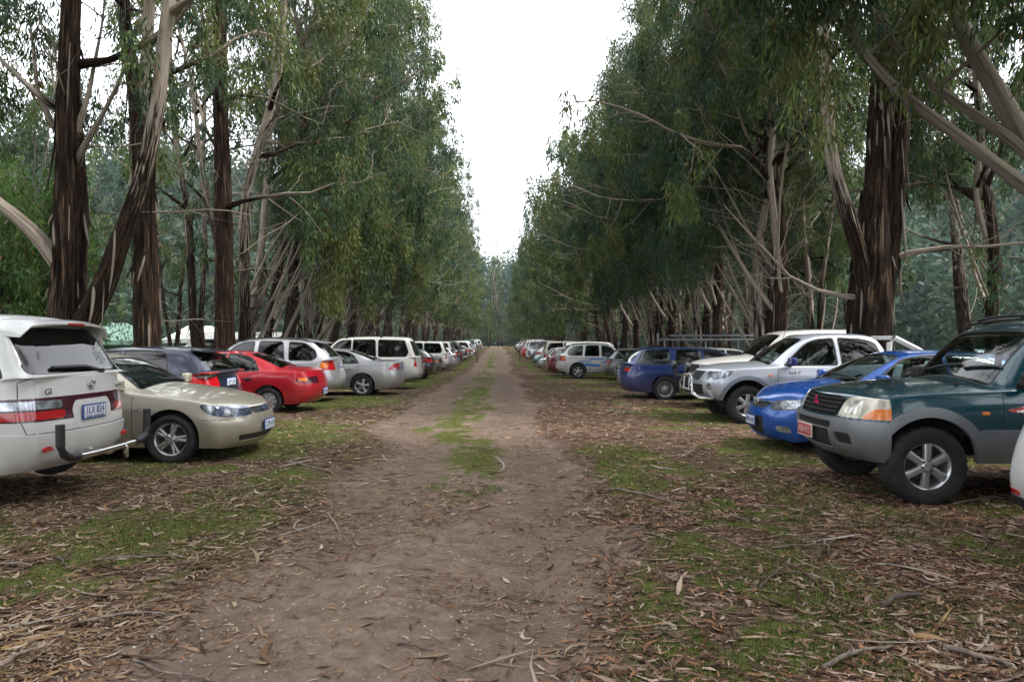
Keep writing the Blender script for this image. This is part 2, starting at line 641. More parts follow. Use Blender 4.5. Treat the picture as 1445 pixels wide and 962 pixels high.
def attr_leaf_mat(name, transl=.25, rough=.6, spec=.3):
    m, n, b = new_mat(name)
    a = n.nodes.new('ShaderNodeAttribute')
    a.attribute_name = 'tint'
    n.links.new(a.outputs['Color'], b.inputs['Base Color'])
    b.inputs['Roughness'].default_value = rough
    b.inputs['Specular IOR Level'].default_value = spec
    if transl:
        o = n.nodes['Material Output']
        tr = n.nodes.new('ShaderNodeBsdfTranslucent')
        n.links.new(a.outputs['Color'], tr.inputs['Color'])
        mi = n.nodes.new('ShaderNodeMixShader')
        mi.inputs['Fac'].default_value = transl
        n.links.new(b.outputs[0], mi.inputs[1])
        n.links.new(tr.outputs[0], mi.inputs[2])
        n.links.new(mi.outputs[0], o.inputs['Surface'])
    return m


# ---- fallen leaves and bark: curled strips lying on the ground (uncountable)
def scatter_points(n, y0, y1, power, accept, xk=.80, xpad=.6):
    out = []
    tot = 0
    while tot < n:
        u = rng.random(n)
        y = y0 + (y1 - y0) * u ** power
        x = (rng.random(n) * 2 - 1) * (xk * y + xpad)
        k = rng.random(n) < accept(x, y)
        out.append(np.stack([x[k], y[k]], 1))
        tot += k.sum()
    return np.concatenate(out)[:n]


def leaf_strips(P, length, width, palette, curl, lift=.004, seg=3):
    n = len(P)
    z = ground_z(P[:, 0], P[:, 1])
    a = rng.random(n) * 2 * np.pi
    d = np.stack([np.cos(a), np.sin(a), rng.normal(0, .07, n)], 1)
    s = np.stack([-np.sin(a), np.cos(a), rng.normal(0, .25, n)], 1)
    s /= np.linalg.norm(s, axis=1)[:, None]
    up = np.array([0, 0, 1.0])
    ts = np.linspace(-.5, .5, seg + 1)
    prof = np.interp(np.linspace(0, 1, seg + 1), [0, .3, .6, 1], [.25, 1, .85, .05])
    bend = rng.normal(0, .16, n)
    cv = rng.normal(.15, .45, n) * curl
    V = np.zeros((n, seg + 1, 2, 3))
    base = np.stack([P[:, 0], P[:, 1], z + lift + rng.random(n) * .010], 1)
    for i, t in enumerate(ts):
        c = base + d * (length * t)[:, None] + s * (length * bend * (4 * t * t - 1))[:, None] * np.array([1, 1, 0]) + up * (length * cv * (t * t))[:, None]
        c[:, 2] = np.maximum(c[:, 2], z + lift)
        V[:, i, 0] = c + s * (width * prof[i] / 2)[:, None]
        V[:, i, 1] = c - s * (width * prof[i] / 2)[:, None]
    idx = np.arange(n * (seg + 1) * 2).reshape(n, seg + 1, 2)
    F = np.concatenate([np.stack([idx[:, i, 0], idx[:, i, 1], idx[:, i + 1, 1], idx[:, i + 1, 0]], 1) for i in range(seg)])
    pal = np.array(palette)
    c = pal[rng.integers(0, len(pal), n)] * rng.uniform(.7, 1.25, n)[:, None]
    T = np.concatenate([np.repeat(c, (seg + 1) * 2, 0), np.ones((n * (seg + 1) * 2, 1))], 1)
    return V.reshape(-1, 3), F, T


def join_parts(parts):
    V, F, T, o = [], [], [], 0
    for v, f, t in parts:
        V.append(v); F.append(f + o); T.append(t)
        o += len(v)
    return np.concatenate(V), np.concatenate(F), np.concatenate(T)


PAL_R = [(.12, .062, .040), (.165, .095, .064), (.22, .140, .098), (.30, .21, .155), (.075, .043, .030), (.26, .135, .075), (.38, .29, .225), (.045, .029, .022)]
PAL_L = [(.16, .10, .062), (.24, .165, .105), (.32, .235, .16), (.40, .315, .235), (.11, .066, .043), (.27, .17, .088), (.20, .15, .115), (.075, .048, .034), (.14, .085, .055)]


def acc(x, y):
    tr, mo, li, ru = masks(x, y)
    clump = sst(.36, .60, fbm(x * 1.3, y * 1.3, 71))
    return np.clip(li * (.35 + .75 * clump) + .012, 0, 1)


parts = []
for n_, y0, y1, pw_, sc in ((38000, 2.6, 8, 1.0, 1.0), (42000, 6, 18, 1.25, 1.25), (26000, 15, 45, 1.5, 1.9)):
    P = scatter_points(n_, y0, y1, pw_, acc)
    for side, pal in ((P[:, 0] < -.4, PAL_L), (P[:, 0] >= -.4, PAL_R)):
        Q = P[side]
        ln = rng.gamma(5, .0122, len(Q)) * sc
        parts.append(leaf_strips(Q, ln, np.clip(ln * .19, .007, .026 * sc) * rng.uniform(.7, 1.3, len(Q)), pal, .5))
# long curled bark ribbons
P = scatter_points(1300, 2.8, 22, 1.2, acc)
ln = rng.uniform(.12, .42, len(P))
parts.append(leaf_strips(P, ln, rng.uniform(.012, .04, len(P)), PAL_L + PAL_R[2:5], .12, .006, 5))
acc_t = lambda x, y: masks(x, y)[0] * sst(.42, .62, fbm(x * .9, y * .8, 77)) + .04
P = scatter_points(9000, 2.7, 16, 1.15, acc_t)      # fibres and shreds trodden into the track
ln = rng.gamma(4, .022, len(P))
parts.append(leaf_strips(P, ln, rng.uniform(.003, .010, len(P)), PAL_R[:6], .06, .001, 3))
P = scatter_points(150, 2.8, 20, 1.2, lambda x, y: np.clip(masks(x, y)[2] + .12, 0, 1))
ln = rng.uniform(.3, .95, len(P))
parts.append(leaf_strips(P, ln, rng.uniform(.010, .035, len(P)), [(.30, .25, .21), (.22, .17, .14), (.13, .085, .065), (.36, .31, .27)], .05, .012, 6))
V, F, T = join_parts(parts)
o = np_mesh('fallen_leaves', V, F, attr_leaf_mat('dry_leaf', .12, .85, .06), attrs={'tint': T})
tag(o, 'dry brown gum leaves and bark shreds littering the ground', kind='stuff')


# ---- short grass and moss tufts
def acc_g(x, y):
    tr, mo, li, ru = masks(x, y)
    return np.clip(mo * 1.1 - .12, 0, 1) * (1 - tr * .94)


def grass_blades(P, h, w, palette):
    n = len(P)
    z = ground_z(P[:, 0], P[:, 1])
    a = rng.random(n) * 2 * np.pi
    lean = rng.uniform(.1, .9, n)
    d = np.stack([np.cos(a) * lean, np.sin(a) * lean, np.ones(n)], 1)
    s = np.stack([-np.sin(a), np.cos(a), np.zeros(n)], 1) * w[:, None]
    b = np.stack([P[:, 0], P[:, 1], z - .004], 1)
    m = b + d * (h * .55)[:, None]
    tip = b + d * h[:, None] + np.stack([np.cos(a), np.sin(a), -np.ones(n)], 1) * (h * .25 * lean)[:, None]
    V = np.stack([b - s, b + s, m + s * .7, tip, m - s * .7], 1)
    idx = np.arange(n * 5).reshape(n, 5)
    F = np.concatenate([np.stack([idx[:, 0], idx[:, 1], idx[:, 2], idx[:, 4]], 1), np.stack([idx[:, 4], idx[:, 2], idx[:, 3], idx[:, 3]], 1)[:0]])
    F2 = np.stack([idx[:, 4], idx[:, 2], idx[:, 3]], 1)
    pal = np.array(palette)
    c = pal[rng.integers(0, len(pal), n)] * rng.uniform(.7, 1.3, n)[:, None]
    T = np.concatenate([np.repeat(c, 5, 0), np.ones((n * 5, 1))], 1)
    return V.reshape(-1, 3), F, F2, T


PAL_G = [(.055, .075, .02), (.085, .10, .03), (.12, .13, .04), (.17, .155, .065), (.06, .085, .025), (.20, .17, .09)]
P1 = scatter_points(85000, 2.7, 15, 1.3, acc_g)
h1 = rng.gamma(4, .0062, len(P1))
P2 = []                                            # taller tufts by the wheels on the right and here and there
for cx, cy, rad, k in ((3.05, 5.9, .35, 150), (3.6, 6.05, .3, 130), (2.2, 5.2, .3, 110), (-2.9, 5.6, .4, 110), (4.1, 4.6, .4, 110), (2.9, 6.5, .3, 90), (-4.4, 8.4, .3, 90), (1.7, 4.2, .3, 80), (-3.8, 4.6, .35, 90), (4.7, 3.9, .5, 120)):
    P2.append(np.stack([rng.normal(cx, rad * .5, k), rng.normal(cy, rad * .5, k)], 1))
P2 = np.concatenate(P2)
h2 = rng.uniform(.04, .13, len(P2))
P = np.concatenate([P1, P2])
h = np.concatenate([h1, h2])
V, F, F2, T = grass_blades(P, h, np.full(len(P), .0022) + h * .012, PAL_G)
Fq = np.concatenate([F, np.concatenate([F2, F2[:, 2:3]], 1)])
me_tri = bpy.data.meshes.new('grass')
me_tri.from_pydata(V.tolist(), [], F.tolist() + F2.tolist())
at_ = me_tri.attributes.new('tint', 'FLOAT_COLOR', 'POINT')
at_.data.foreach_set('color', np.ascontiguousarray(T, np.float32).ravel())
me_tri.materials.append(attr_leaf_mat('grass_blade', .3, .7, .08))
o = link(bpy.data.objects.new('grass', me_tri))
tag(o, 'short green grass and moss tufts beside the track', kind='stuff')

# ---- fallen sticks, each one a thing
M['stick'] = simple('dead_stick', (.17, .13, .105), .85, noise_amt=.55, nscale=18)
M['stick_dark'] = simple('dark_stick', (.085, .062, .05), .85, noise_amt=.5, nscale=18)


def ground_at(px, py):
    """world spot of a point on the flat ground seen at that place of the photograph's pixel grid"""
    y = 1.6 * 963 / (py - 480)
    return ((px - 722.5) / 963 * y, y)


STICKS = [((505, 0), 0)]
stick_px = [(190, 925, 300, 945, .012, 'pale grey stick on the bare earth at the left corner of the track'), (135, 792, 260, 785, .013, 'thin brown bark strip on the green patch left of the track'),
            (120, 875, 235, 862, .014, 'long split bark strip on the left verge near the track edge'), (0, 795, 45, 797, .018, 'grey broken stick at the left edge of the clearing'),
            (80, 785, 95, 802, .014, 'short dark stub of wood among leaves at far left'), (405, 650, 470, 667, .022, 'pale forked stick between the champagne car and the track'),
            (430, 640, 455, 660, .012, 'grey twig crossing the pale forked stick'), (0, 945, 50, 915, .022, 'weathered bark slab in the lower left corner'),
            (870, 690, 962, 712, .022, 'pale branch lying right of the track below the bull-bar pickup'), (1245, 860, 1300, 842, .024, 'dark rotten stick among leaves on the right verge'),
            (1090, 775, 1170, 772, .014, 'reddish bark strip on the grass before the green four-wheel drive'), (1165, 760, 1172, 785, .012, 'bent twig beside the reddish bark strip'),
            (1330, 915, 1430, 945, .022, 'long curled bark piece in the lower right corner'), (1345, 712, 1405, 700, .018, 'brown stick leaning by the front tyre of the green four-wheel drive'),
            (1070, 832, 1118, 800, .012, 'thin dark twig on the mossy right verge'), (1160, 700, 1185, 708, .012, 'small grey stick in front of the green four-wheel drive tyre'),
            (915, 880, 968, 905, .010, 'fine dark root on the right side of the bare track'), (1240, 775, 1320, 780, .014, 'pale bark strip in the deep leaf litter on the right'),
            (900, 748, 960, 765, .010, 'thin greenish twig at the mossy right edge of the track'), (1160, 945, 1260, 915, .018, 'long shredded bark strip on the green moss at lower right'),
            (560, 905, 610, 912, .009, 'small dark twig in the middle of the track')]


def make_stick(x0, y0, x1, y1, r, label):
    a, b = ground_at(x0, y0), ground_at(x1, y1)
    n = 9
    pts, rad = [], []
    wob = random.uniform(-.06, .06)
    ln = math.dist(a, b)
    for i in range(n):
        t = i / (n - 1)
        x = lerp_(a[0], b[0], t) - (b[1] - a[1]) * wob * math.sin(t * math.pi) + random.uniform(-.01, .01)
        y = lerp_(a[1], b[1], t) + (b[0] - a[0]) * wob * math.sin(t * math.pi) + random.uniform(-.01, .01)
        pts.append((x, y, float(ground_z(x, y)) + r * .7 + .01 * math.sin(t * 3.1)))
        rad.append(r * (1 - .45 * t) * random.uniform(.85, 1.12))
    bm = bmesh.new()
    rad = [q * .72 for q in rad]
    add_tube(bm, pts, rad, 7)
    for k in range(random.randint(1, 2)):
        i = random.randint(2, 6)
        p = Vector(pts[i])
        an = random.uniform(-1, 1)
        dd = (Vector(pts[i + 1]) - p).normalized()
        dd = Matrix.Rotation(an, 3, 'Z') @ dd
        add_tube(bm, [p, p + dd * ln * .15 + Vector((0, 0, .01)), p + dd * ln * .28], [rad[i] * .55, rad[i] * .4, rad[i] * .2], 5)
    o = bm_obj('fallen_stick', bm, M['stick_dark'] if 'dark' in label else M['stick'], angle=60)
    tag(o, label, 'stick', 'fallen sticks and bark on the ground')
    return o


def lerp_(a, b, t):
    return a + (b - a) * t


for q in stick_px:
    make_stick(*q)
# ================================================================ TREES
def bark_material():
    """gum bark: dark fibrous stocking low down, smooth cream and tan skin with ribbons higher up"""
    m, n, b = new_mat('gum_bark')
    L = n.links.new
    a = n.nodes.new('ShaderNodeAttribute'); a.attribute_name = 'grain'
    s = n.nodes.new('ShaderNodeAttribute'); s.attribute_name = 'skin'

    def noise_(scale, det, vec):
        x = n.nodes.new('ShaderNodeTexNoise')
        x.inputs['Scale'].default_value = scale
        x.inputs['Detail'].default_value = det
        x.inputs['Roughness'].default_value = .65
        L(vec, x.inputs['Vector'])
        return x.outputs['Fac']

    def ramp(fac, stops):
        r = n.nodes.new('ShaderNodeValToRGB')
        e = r.color_ramp.elements
        while len(e) < len(stops):
            e.new(.5)
        for el, (p, c) in zip(e, stops):
            el.position = p
            el.color = (*c, 1)
        L(fac, r.inputs['Fac'])
        return r.outputs['Color']
    st = noise_(3.4, 8, a.outputs['Vector'])
    st2 = noise_(1.1, 4, a.outputs['Vector'])
    rough = ramp(st, [(.30, (.006, .0042, .003)), (.46, (.017, .0115, .0085)), (.60, (.046, .030, .021)), (.70, (.095, .060, .036)), (.82, (.22, .155, .105))])
    smooth = ramp(st2, [(.28, (.13, .10, .08)), (.42, (.25, .20, .16)), (.54, (.40, .35, .29)), (.64, (.30, .25, .20)), (.76, (.34, .19, .09))])
    ad = n.nodes.new('ShaderNodeMath'); ad.operation = 'MULTIPLY_ADD'
    L(st, ad.inputs[0]); ad.inputs[1].default_value = 1.1; L(s.outputs['Fac'], ad.inputs[2])
    mask = ramp(ad.outputs[0], [(.93, (0, 0, 0)), (1.06, (1, 1, 1))])
    pt = noise_(1.7, 5, a.outputs['Vector'])
    mo_ = n.nodes.new('ShaderNodeMix'); mo_.data_type = 'RGBA'
    L(ramp(pt, [(.56, (0, 0, 0)), (.66, (.8, .8, .8))]), mo_.inputs['Factor']); L(rough, mo_.inputs['A']); L(ramp(st, [(.35, (.020, .014, .010)), (.55, (.10, .075, .055)), (.7, (.20, .12, .06))]), mo_.inputs['B'])
    rough = mo_.outputs['Result']
    mx_ = n.nodes.new('ShaderNodeMix'); mx_.data_type = 'RGBA'
    L(mask, mx_.inputs['Factor']); L(rough, mx_.inputs['A']); L(smooth, mx_.inputs['B'])
    L(mx_.outputs['Result'], b.inputs['Base Color'])
    b.inputs['Roughness'].default_value = .95
    b.inputs['Specular IOR Level'].default_value = .04
    bp = n.nodes.new('ShaderNodeBump'); bp.inputs['Strength'].default_value = .9; bp.inputs['Distance'].default_value = .05
    L(st, bp.inputs['Height']); L(bp.outputs[0], b.inputs['Normal'])
    return m


M['bark'] = bark_material()
M['gum_leaf'] = attr_leaf_mat('gum_leaf', .42, .5, .2)


class Tree:
    def __init__(self, seed, leaf=(.13, .026), per=34, dens=.85, pal=None):
        self.r = np.random.default_rng(seed)
        self.WV, self.WF, self.GR, self.SK = [], [], [], []
        self.nw = 0
        self.cl = []                     # leaf clusters (centre, radius, droop)
        self.leaf, self.per, self.dens = leaf, per, dens
        self.pal = np.array(pal or [(.040, .076, .024), (.062, .104, .032), (.090, .132, .038), (.118, .148, .044), (.042, .086, .048), (.058, .106, .062), (.100, .122, .034), (.036, .068, .028)])

    def tube(self, pts, rad, n=8, skin0=0., skin1=0., rough=.0):
        pts = np.array(pts, float)
        rad = np.array(rad, float)
        k = len(pts)
        d = np.gradient(pts, axis=0)
        d /= np.linalg.norm(d, axis=1)[:, None] + 1e-9
        ref = np.array([1.0, 0, 0]) if abs(d[0][0]) < .8 else np.array([0, 1.0, 0])
        a = np.cross(d, ref); a /= np.linalg.norm(a, axis=1)[:, None]
        b = np.cross(d, a)
        th = np.linspace(0, 2 * np.pi, n, endpoint=False)
        ln = np.concatenate([[0], np.cumsum(np.linalg.norm(np.diff(pts, axis=0), axis=1))])
        ct, sn = np.cos(th), np.sin(th)
        rr = rad[:, None] * np.ones((1, n))
        if rough > 0:
            ph = self.r.random() * 100
            u = th[None, :] / (2 * np.pi) * 9
            nz = fbm(u + ph + 0 * ln[:, None], ln[:, None] * .9 + ph, int(self.r.integers(0, 999)), 3)
            nz = np.where(np.arange(n)[None, :] == n - 1, (nz + nz[:, :1]) / 2, nz)
            rr = rr * (1 + (nz - .5) * rough)
        V = pts[:, None] + (a[:, None] * ct[None, :, None] + b[:, None] * sn[None, :, None]) * rr[:, :, None]
        kk = 3.2
        seed = self.r.random(3) * 50
        G = np.stack([np.broadcast_to(ct * kk * .55, (k, n)), np.broadcast_to(sn * kk * .55, (k, n)), np.broadcast_to((ln * .55)[:, None], (k, n))], 2) + seed
        t = ln / (ln[-1] + 1e-9)
        sk = np.broadcast_to((skin0 + (skin1 - skin0) * t)[:, None], (k, n))
        idx = np.arange(k * n).reshape(k, n) + self.nw
        j = np.roll(idx, -1, 1)
        F = np.stack([idx[:-1], j[:-1], j[1:], idx[1:]], 2).reshape(-1, 4)
        self.WV.append(V.reshape(-1, 3)); self.WF.append(F); self.GR.append(G.reshape(-1, 3)); self.SK.append(sk.reshape(-1))
        self.nw += k * n

    def path(self, p, d, ln, k, wob, lift):
        """a wandering branch line from p along d"""
        pts = [np.array(p, float)]
        d = np.array(d, float); d /= np.linalg.norm(d)
        for i in range(k):
            d = d + self.r.normal(0, wob, 3) + np.array([0, 0, lift])
            d /= np.linalg.norm(d)
            pts.append(pts[-1] + d * ln / k)
        return np.array(pts), d

    def spray(self, q, rad):
        """a hanging spray: one leafy cluster with one or two more strung below it"""
        self.cl.append((q, rad, self.hue))
        k = self.r.random()
        if k < .75:
            self.cl.append((q + np.array([self.r.normal(0, .10), self.r.normal(0, .10), -rad * self.r.uniform(.9, 1.3)]), rad * .8, self.hue))
        if k < .35:
            self.cl.append((q + np.array([self.r.normal(0, .14), self.r.normal(0, .14), -rad * self.r.uniform(1.8, 2.3)]), rad * .6, self.hue))

    def twig(self, p, d, ln, r, leafy=True):
        pts, dd = self.path(p, d, ln, 4, .22, .0)
        self.tube(pts, np.linspace(r, r * .35, 5), 4, .7, .9)
        if leafy:
            nc = max(1, int(round(ln * 1.15 * self.dens)))
            for i in range(nc):
                t = self.r.uniform(.45, 1.0)
                q = pts[0] + (pts[-1] - pts[0]) * t
                self.spray(q + self.r.normal(0, .16, 3), self.r.uniform(.24, .46))

    def limb(self, p, d, ln, r, nsub, skin=.5, leaf_from=.3, bare=False, lift=.06):
        k = max(5, int(ln * 1.6))
        pts, dd = self.path(p, d, ln, k, .17, lift)
        self.hue = int(self.r.integers(0, len(self.pal)))
        rr = np.linspace(r, max(.010, r * .22), k + 1) * self.r.uniform(.9, 1.1, k + 1)
        rr[0] *= 1.7
        rr[1] *= 1.12
        self.tube(pts, rr, 6 if r < .045 else 10, skin - .45, min(1.1, skin + .45), .25)
        ncl = max(1, int(round(ln * .75)))
        cen = leaf_from + (1 - leaf_from) * (np.arange(ncl) + self.r.uniform(.3, 1.0, ncl)) / ncl
        for i in range(nsub):
            t = (cen[i % ncl] + self.r.normal(0, .045)) if not bare else self.r.uniform(leaf_from, 1)
            t = min(.999, max(.05, t))
            f = t * k
            i0 = min(k - 1, int(f))
            q = pts[i0] + (pts[i0 + 1] - pts[i0]) * (f - i0)
            ax = pts[i0 + 1] - pts[i0]; ax /= np.linalg.norm(ax)
            e = self.r.normal(0, 1, 3); e -= ax * (e @ ax); e /= np.linalg.norm(e) + 1e-9
            self.twig(q, ax * .65 + e + np.array([0, 0, .12]), self.r.uniform(.5, 1.0) * (.7 + ln * .20), max(.005, r * .28), not bare)
        if not bare:
            self.spray(pts[-1], .46)
        return pts

    def stem(self, pts, rad, n=14, skin0=0., skin1=.8, rough=.35):
        """main stem through given points; resampled smooth"""
        pts = np.array(pts, float)
        t = np.concatenate([[0], np.cumsum(np.linalg.norm(np.diff(pts, axis=0), axis=1))])
        k = max(6, int(t[-1] / .35))
        tt = np.linspace(0, t[-1], k)
        P = np.stack([np.interp(tt, t, pts[:, i]) for i in range(3)], 1)
        for _ in range(3):
            P[1:-1] = (P[:-2] + 2 * P[1:-1] + P[2:]) / 4
        Rr = np.interp(tt, t, rad)
        self.tube(P, Rr, n, skin0, skin1, rough)
        return P, Rr

    def ribbons(self, P, Rr, z0, z1, n):
        """loose strips of shed bark hanging off the stem"""
        for i in range(n):
            z = self.r.uniform(z0, z1)
            j = int(np.argmin(np.abs(P[:, 2] - z)))
            a = self.r.uniform(0, 2 * np.pi)
            o_ = np.array([np.cos(a), np.sin(a), 0])
            l_ = self.r.uniform(.3, 1.3)
            k = 7
            t_ = np.linspace(0, 1, k)
            out = self.r.uniform(.01, .16)
            sd_ = self.r.normal(0, .05)
            pts = np.array([P[j] + o_ * (Rr[j] * 1.02 + out * q ** 2) + np.array([-o_[1], o_[0], 0]) * sd_ * q - np.array([0, 0, l_ * q]) for q in t_])
            w_ = self.r.uniform(.012, .035)
            self.tube(pts, w_ * np.array([.5, 1, 1, .9, .8, .6, .2]), 4, self.r.choice([-.3, .2, .8]), self.r.choice([-.2, .4, .9]))

    def dress(self, P, Rr, z0, n, ln, lean=(0, 0), bare=0, sub=6, up=.6, taper=.55, skin=.55, low_droop=0.):
        """limbs along a stem from height z0 up; longest low in the crown"""
        zt = P[-1][2]
        for i in range(n + bare):
            dead = i >= n
            f = (i + self.r.random()) / n if not dead else self.r.random() * .4
            z = z0 + (zt - z0) * f if not dead else self.r.uniform(1.8, z0 + 2.5)
            j = int(np.argmin(np.abs(P[:, 2] - z)))
            a = self.r.uniform(0, 2 * np.pi) if dead else i * 2.4 + self.r.uniform(-.5, .5)
            u = up + .5 * f + self.r.normal(0, .12) - low_droop * (1 - f)
            d = np.array([np.cos(a) + lean[0], np.sin(a) + lean[1], u if not dead else self.r.uniform(.1, 1.1)])
            l = ln * (1 - taper * f) * self.r.uniform(.75, 1.15) * (1 + .35 * (d[0] * lean[0] + d[1] * lean[1]))
            l = max(.8, l)
            if dead:
                self.limb(P[j], d, l * self.r.uniform(.35, .75), self.r.uniform(.008, .022), self.r.integers(2, 6), .75, .25, True, self.r.uniform(-.05, .08))
            else:
                self.limb(P[j], d, l, max(.014, min(Rr[j] * .5, .012 + .011 * l)), sub, skin)
        self.hue = 0
        self.cl.append((P[-1], .6, 0))

    def build(self, name, origin=(0, 0, 0)):
        root = empty(name, origin)
        W = np.concatenate(self.WV)
        np_mesh('trunk', W, np.concatenate(self.WF), M['bark'], root, True, {'grain': np.concatenate(self.GR), 'skin': np.concatenate(self.SK)})
        C = np.array([c[0] for c in self.cl]); Rd = np.array([c[1] for c in self.cl]); Hu = np.array([c[2] for c in self.cl])
        nc = len(C)
        per = self.per
        g = self.r
        n = nc * per
        ci = np.repeat(np.arange(nc), per)
        dirs = g.normal(0, 1, (n, 3)); dirs /= np.linalg.norm(dirs, axis=1)[:, None]
        rad = g.random(n) ** .45
        p = C[ci] + dirs * (rad * Rd[ci])[:, None] * np.array([.85, .85, 1.3])
        p[:, 2] -= rad * .30
        d = dirs * .5 + g.normal(0, .36, (n, 3)); d[:, 2] -= 1.15
        d /= np.linalg.norm(d, axis=1)[:, None]
        e = g.normal(0, 1, (n, 3)); e -= d * (e * d).sum(1)[:, None]; e /= np.linalg.norm(e, axis=1)[:, None]
        ln = self.leaf[0] * g.uniform(.6, 1.35, n)
        wd = self.leaf[1] * g.uniform(.7, 1.3, n)
        nn = np.cross(d, e)
        V = np.stack([p, p + d * (ln * .42)[:, None] + e * (wd / 2)[:, None] + nn * (ln * .06)[:, None], p + d * ln[:, None], p + d * (ln * .42)[:, None] - e * (wd / 2)[:, None] + nn * (ln * .06)[:, None]], 1)
        cc = self.pal[np.where(g.random(nc) < .75, Hu, g.integers(0, len(self.pal), nc))] * g.uniform(.8, 1.2, nc)[:, None]
        c = cc[ci] * g.uniform(.7, 1.35, n)[:, None]
        old = g.random(n) < .025
        c[old] = np.array([.16, .085, .035])
        T = np.concatenate([np.repeat(c, 4, 0), np.ones((n * 4, 1))], 1)
        F = np.arange(n * 4).reshape(n, 4)
        np_mesh('crown', V.reshape(-1, 3), F, M['gum_leaf'], root, False, {'tint': T})
        return root


def gum(seed, h=22, stems=2, r=.26, z0=4.5, ln=4.6, nl=15, lean=.35, spread=.12, per=58, leaf=(.175, .034), sub=8, bare=8, taper=.5, dens=.85, pal=None, droop=0., fan=0):
    """a gum tree leaning its limbs to local +x (the track side)"""
    t = Tree(seed, leaf, per, dens, pal)
    g = t.r
    for s in range(stems):
        a = g.uniform(0, 2 * np.pi)
        k = spread * (0 if stems == 1 else 1)
        hh = h * (1 if s == 0 else g.uniform(.72, .95))
        off = np.array([math.cos(a), math.sin(a)]) * r * (.55 if stems > 1 else 0)
        pts = [(off[0], off[1], -.2)]
        for z in np.linspace(.12, 1, 6):
            pts.append((off[0] + math.cos(a) * k * hh * z * .9 + g.normal(0, .16) + lean * .10 * hh * z * z * .5, off[1] + math.sin(a) * k * hh * z * .9 + g.normal(0, .16), hh * z))
        rr = r * (1 if s == 0 else g.uniform(.6, .85))
        P, Rr = t.stem(pts, np.interp(np.linspace(0, 1, 7), [0, .06, .3, 1], [rr * 1.35, rr * 1.02, rr * .8, .03]), 16, g.uniform(-.15, .35), g.uniform(.75, 1.1), .4)
        t.ribbons(P, Rr, 1.5, z0 + 5, 14)
        t.dress(P, Rr, z0 + g.uniform(-.5, .8), nl if s == 0 else int(nl * .7), ln * (1 if s == 0 else .85), (lean, 0), bare if s == 0 else bare // 2, sub, taper=taper, low_droop=droop)
    for i in range(fan):                              # pale stems fanning out low down towards the light
        a = g.uniform(-1.3, 1.3)
        el = g.uniform(.9, 2.4)
        z = g.uniform(.3, 3.2)
        d = np.array([math.cos(a), math.sin(a), el])
        L_ = g.uniform(4.5, 8.5)
        pts, _d = t.path((0, 0, z), d, L_, 10, .07, .03)
        rr = g.uniform(.035, .075)
        P, Rr = t.stem(pts, np.linspace(rr, .014, len(pts)), 8, g.uniform(.3, .8), 1.1, .15)
        t.dress(P, Rr, P[0][2] + (P[-1][2] - P[0][2]) * .55, 5, 1.7, (.2, 0), 2, 5)
    return t
# ================================================================ TREES IN PLACE
GROUP_L, GROUP_R = 'gum trees of the left row', 'gum trees of the right row'


def put(root, x, y, rz=0., s=1.):
    root.location = (x, y, float(ground_z(x, y)))
    root.rotation_euler = (0, 0, rz)
    root.scale = (s, s, s)
    return root


def rel(pts, o):
    return [(p[0] - o[0], p[1] - o[1], p[2]) for p in pts]


# --- left foreground: the black-trunked gum with a leaning second stem
o = (-8.15, 12.5)
t = Tree(101, (.17, .033), 58)
P, Rr = t.stem(rel([(-8.2, 12.5, -.2), (-8.2, 12.5, .8), (-8.12, 12.5, 2.3), (-8.1, 12.5, 4.2), (-8.12, 12.5, 6.2), (-8.08, 12.5, 8), (-7.9, 12.6, 12), (-7.6, 12.4, 17), (-7.4, 12.4, 21)], o),
               [.42, .32, .29, .26, .19, .155, .13, .09, .03], 22, -.35, .75, .45)
t.ribbons(P, Rr, 1.8, 7.5, 40)
t.dress(P, Rr, 6.6, 15, 4.4, (.25, -.1), 3, 6)
P2, R2 = t.stem(rel([(-8.2, 12.4, .2), (-7.75, 12.3, 1.9), (-7.25, 12.25, 2.65), (-7.04, 12.2, 3.37), (-6.6, 12.2, 4.4), (-6.3, 12.2, 6.0), (-6.12, 12.2, 7.8), (-5.7, 12.4, 11), (-5.5, 12.6, 15)], o),
                [.26, .22, .19, .165, .14, .125, .11, .08, .03], 18, -.15, 1.5, .25)
t.ribbons(P2, R2, 1.8, 6, 14)
t.dress(P2, R2, 6.8, 10, 3.6, (.3, -.15), 1, 6, skin=1.2)
L1 = rel([(-8.25, 12.45, 3.0), (-8.45, 12.4, 3.45), (-8.9, 12.3, 3.85), (-9.4, 12.2, 4.2), (-10.2, 12.0, 4.9), (-11.2, 11.8, 6.0)], o)
P3, R3 = t.stem(L1, [.15, .14, .12, .10, .08, .03], 12, .55, .95, .2)
t.dress(P3, R3, 4.6, 5, 2.2, (-.3, 0), 0, 5)
for a, b_ in (((-8.1, 12.55, 4.6), (.9, -.1, 1.2)), ((-8.1, 12.55, 5.2), (-.9, -.1, .9)), ((-8.1, 12.55, 4.9), (.6, .2, 1.6)), ((-8.12, 12.55, 5.7), (-1, -.1, .3))):
    t.limb(rel([a], o)[0], b_, 3.2, .06, 5, .75, .5)
tr1 = t.build('gum_tree')
tag(tr1, 'thick gum with nearly black trunk and pale leaning second stem behind the white people mover', 'tree', GROUP_L)
put(tr1, *o)

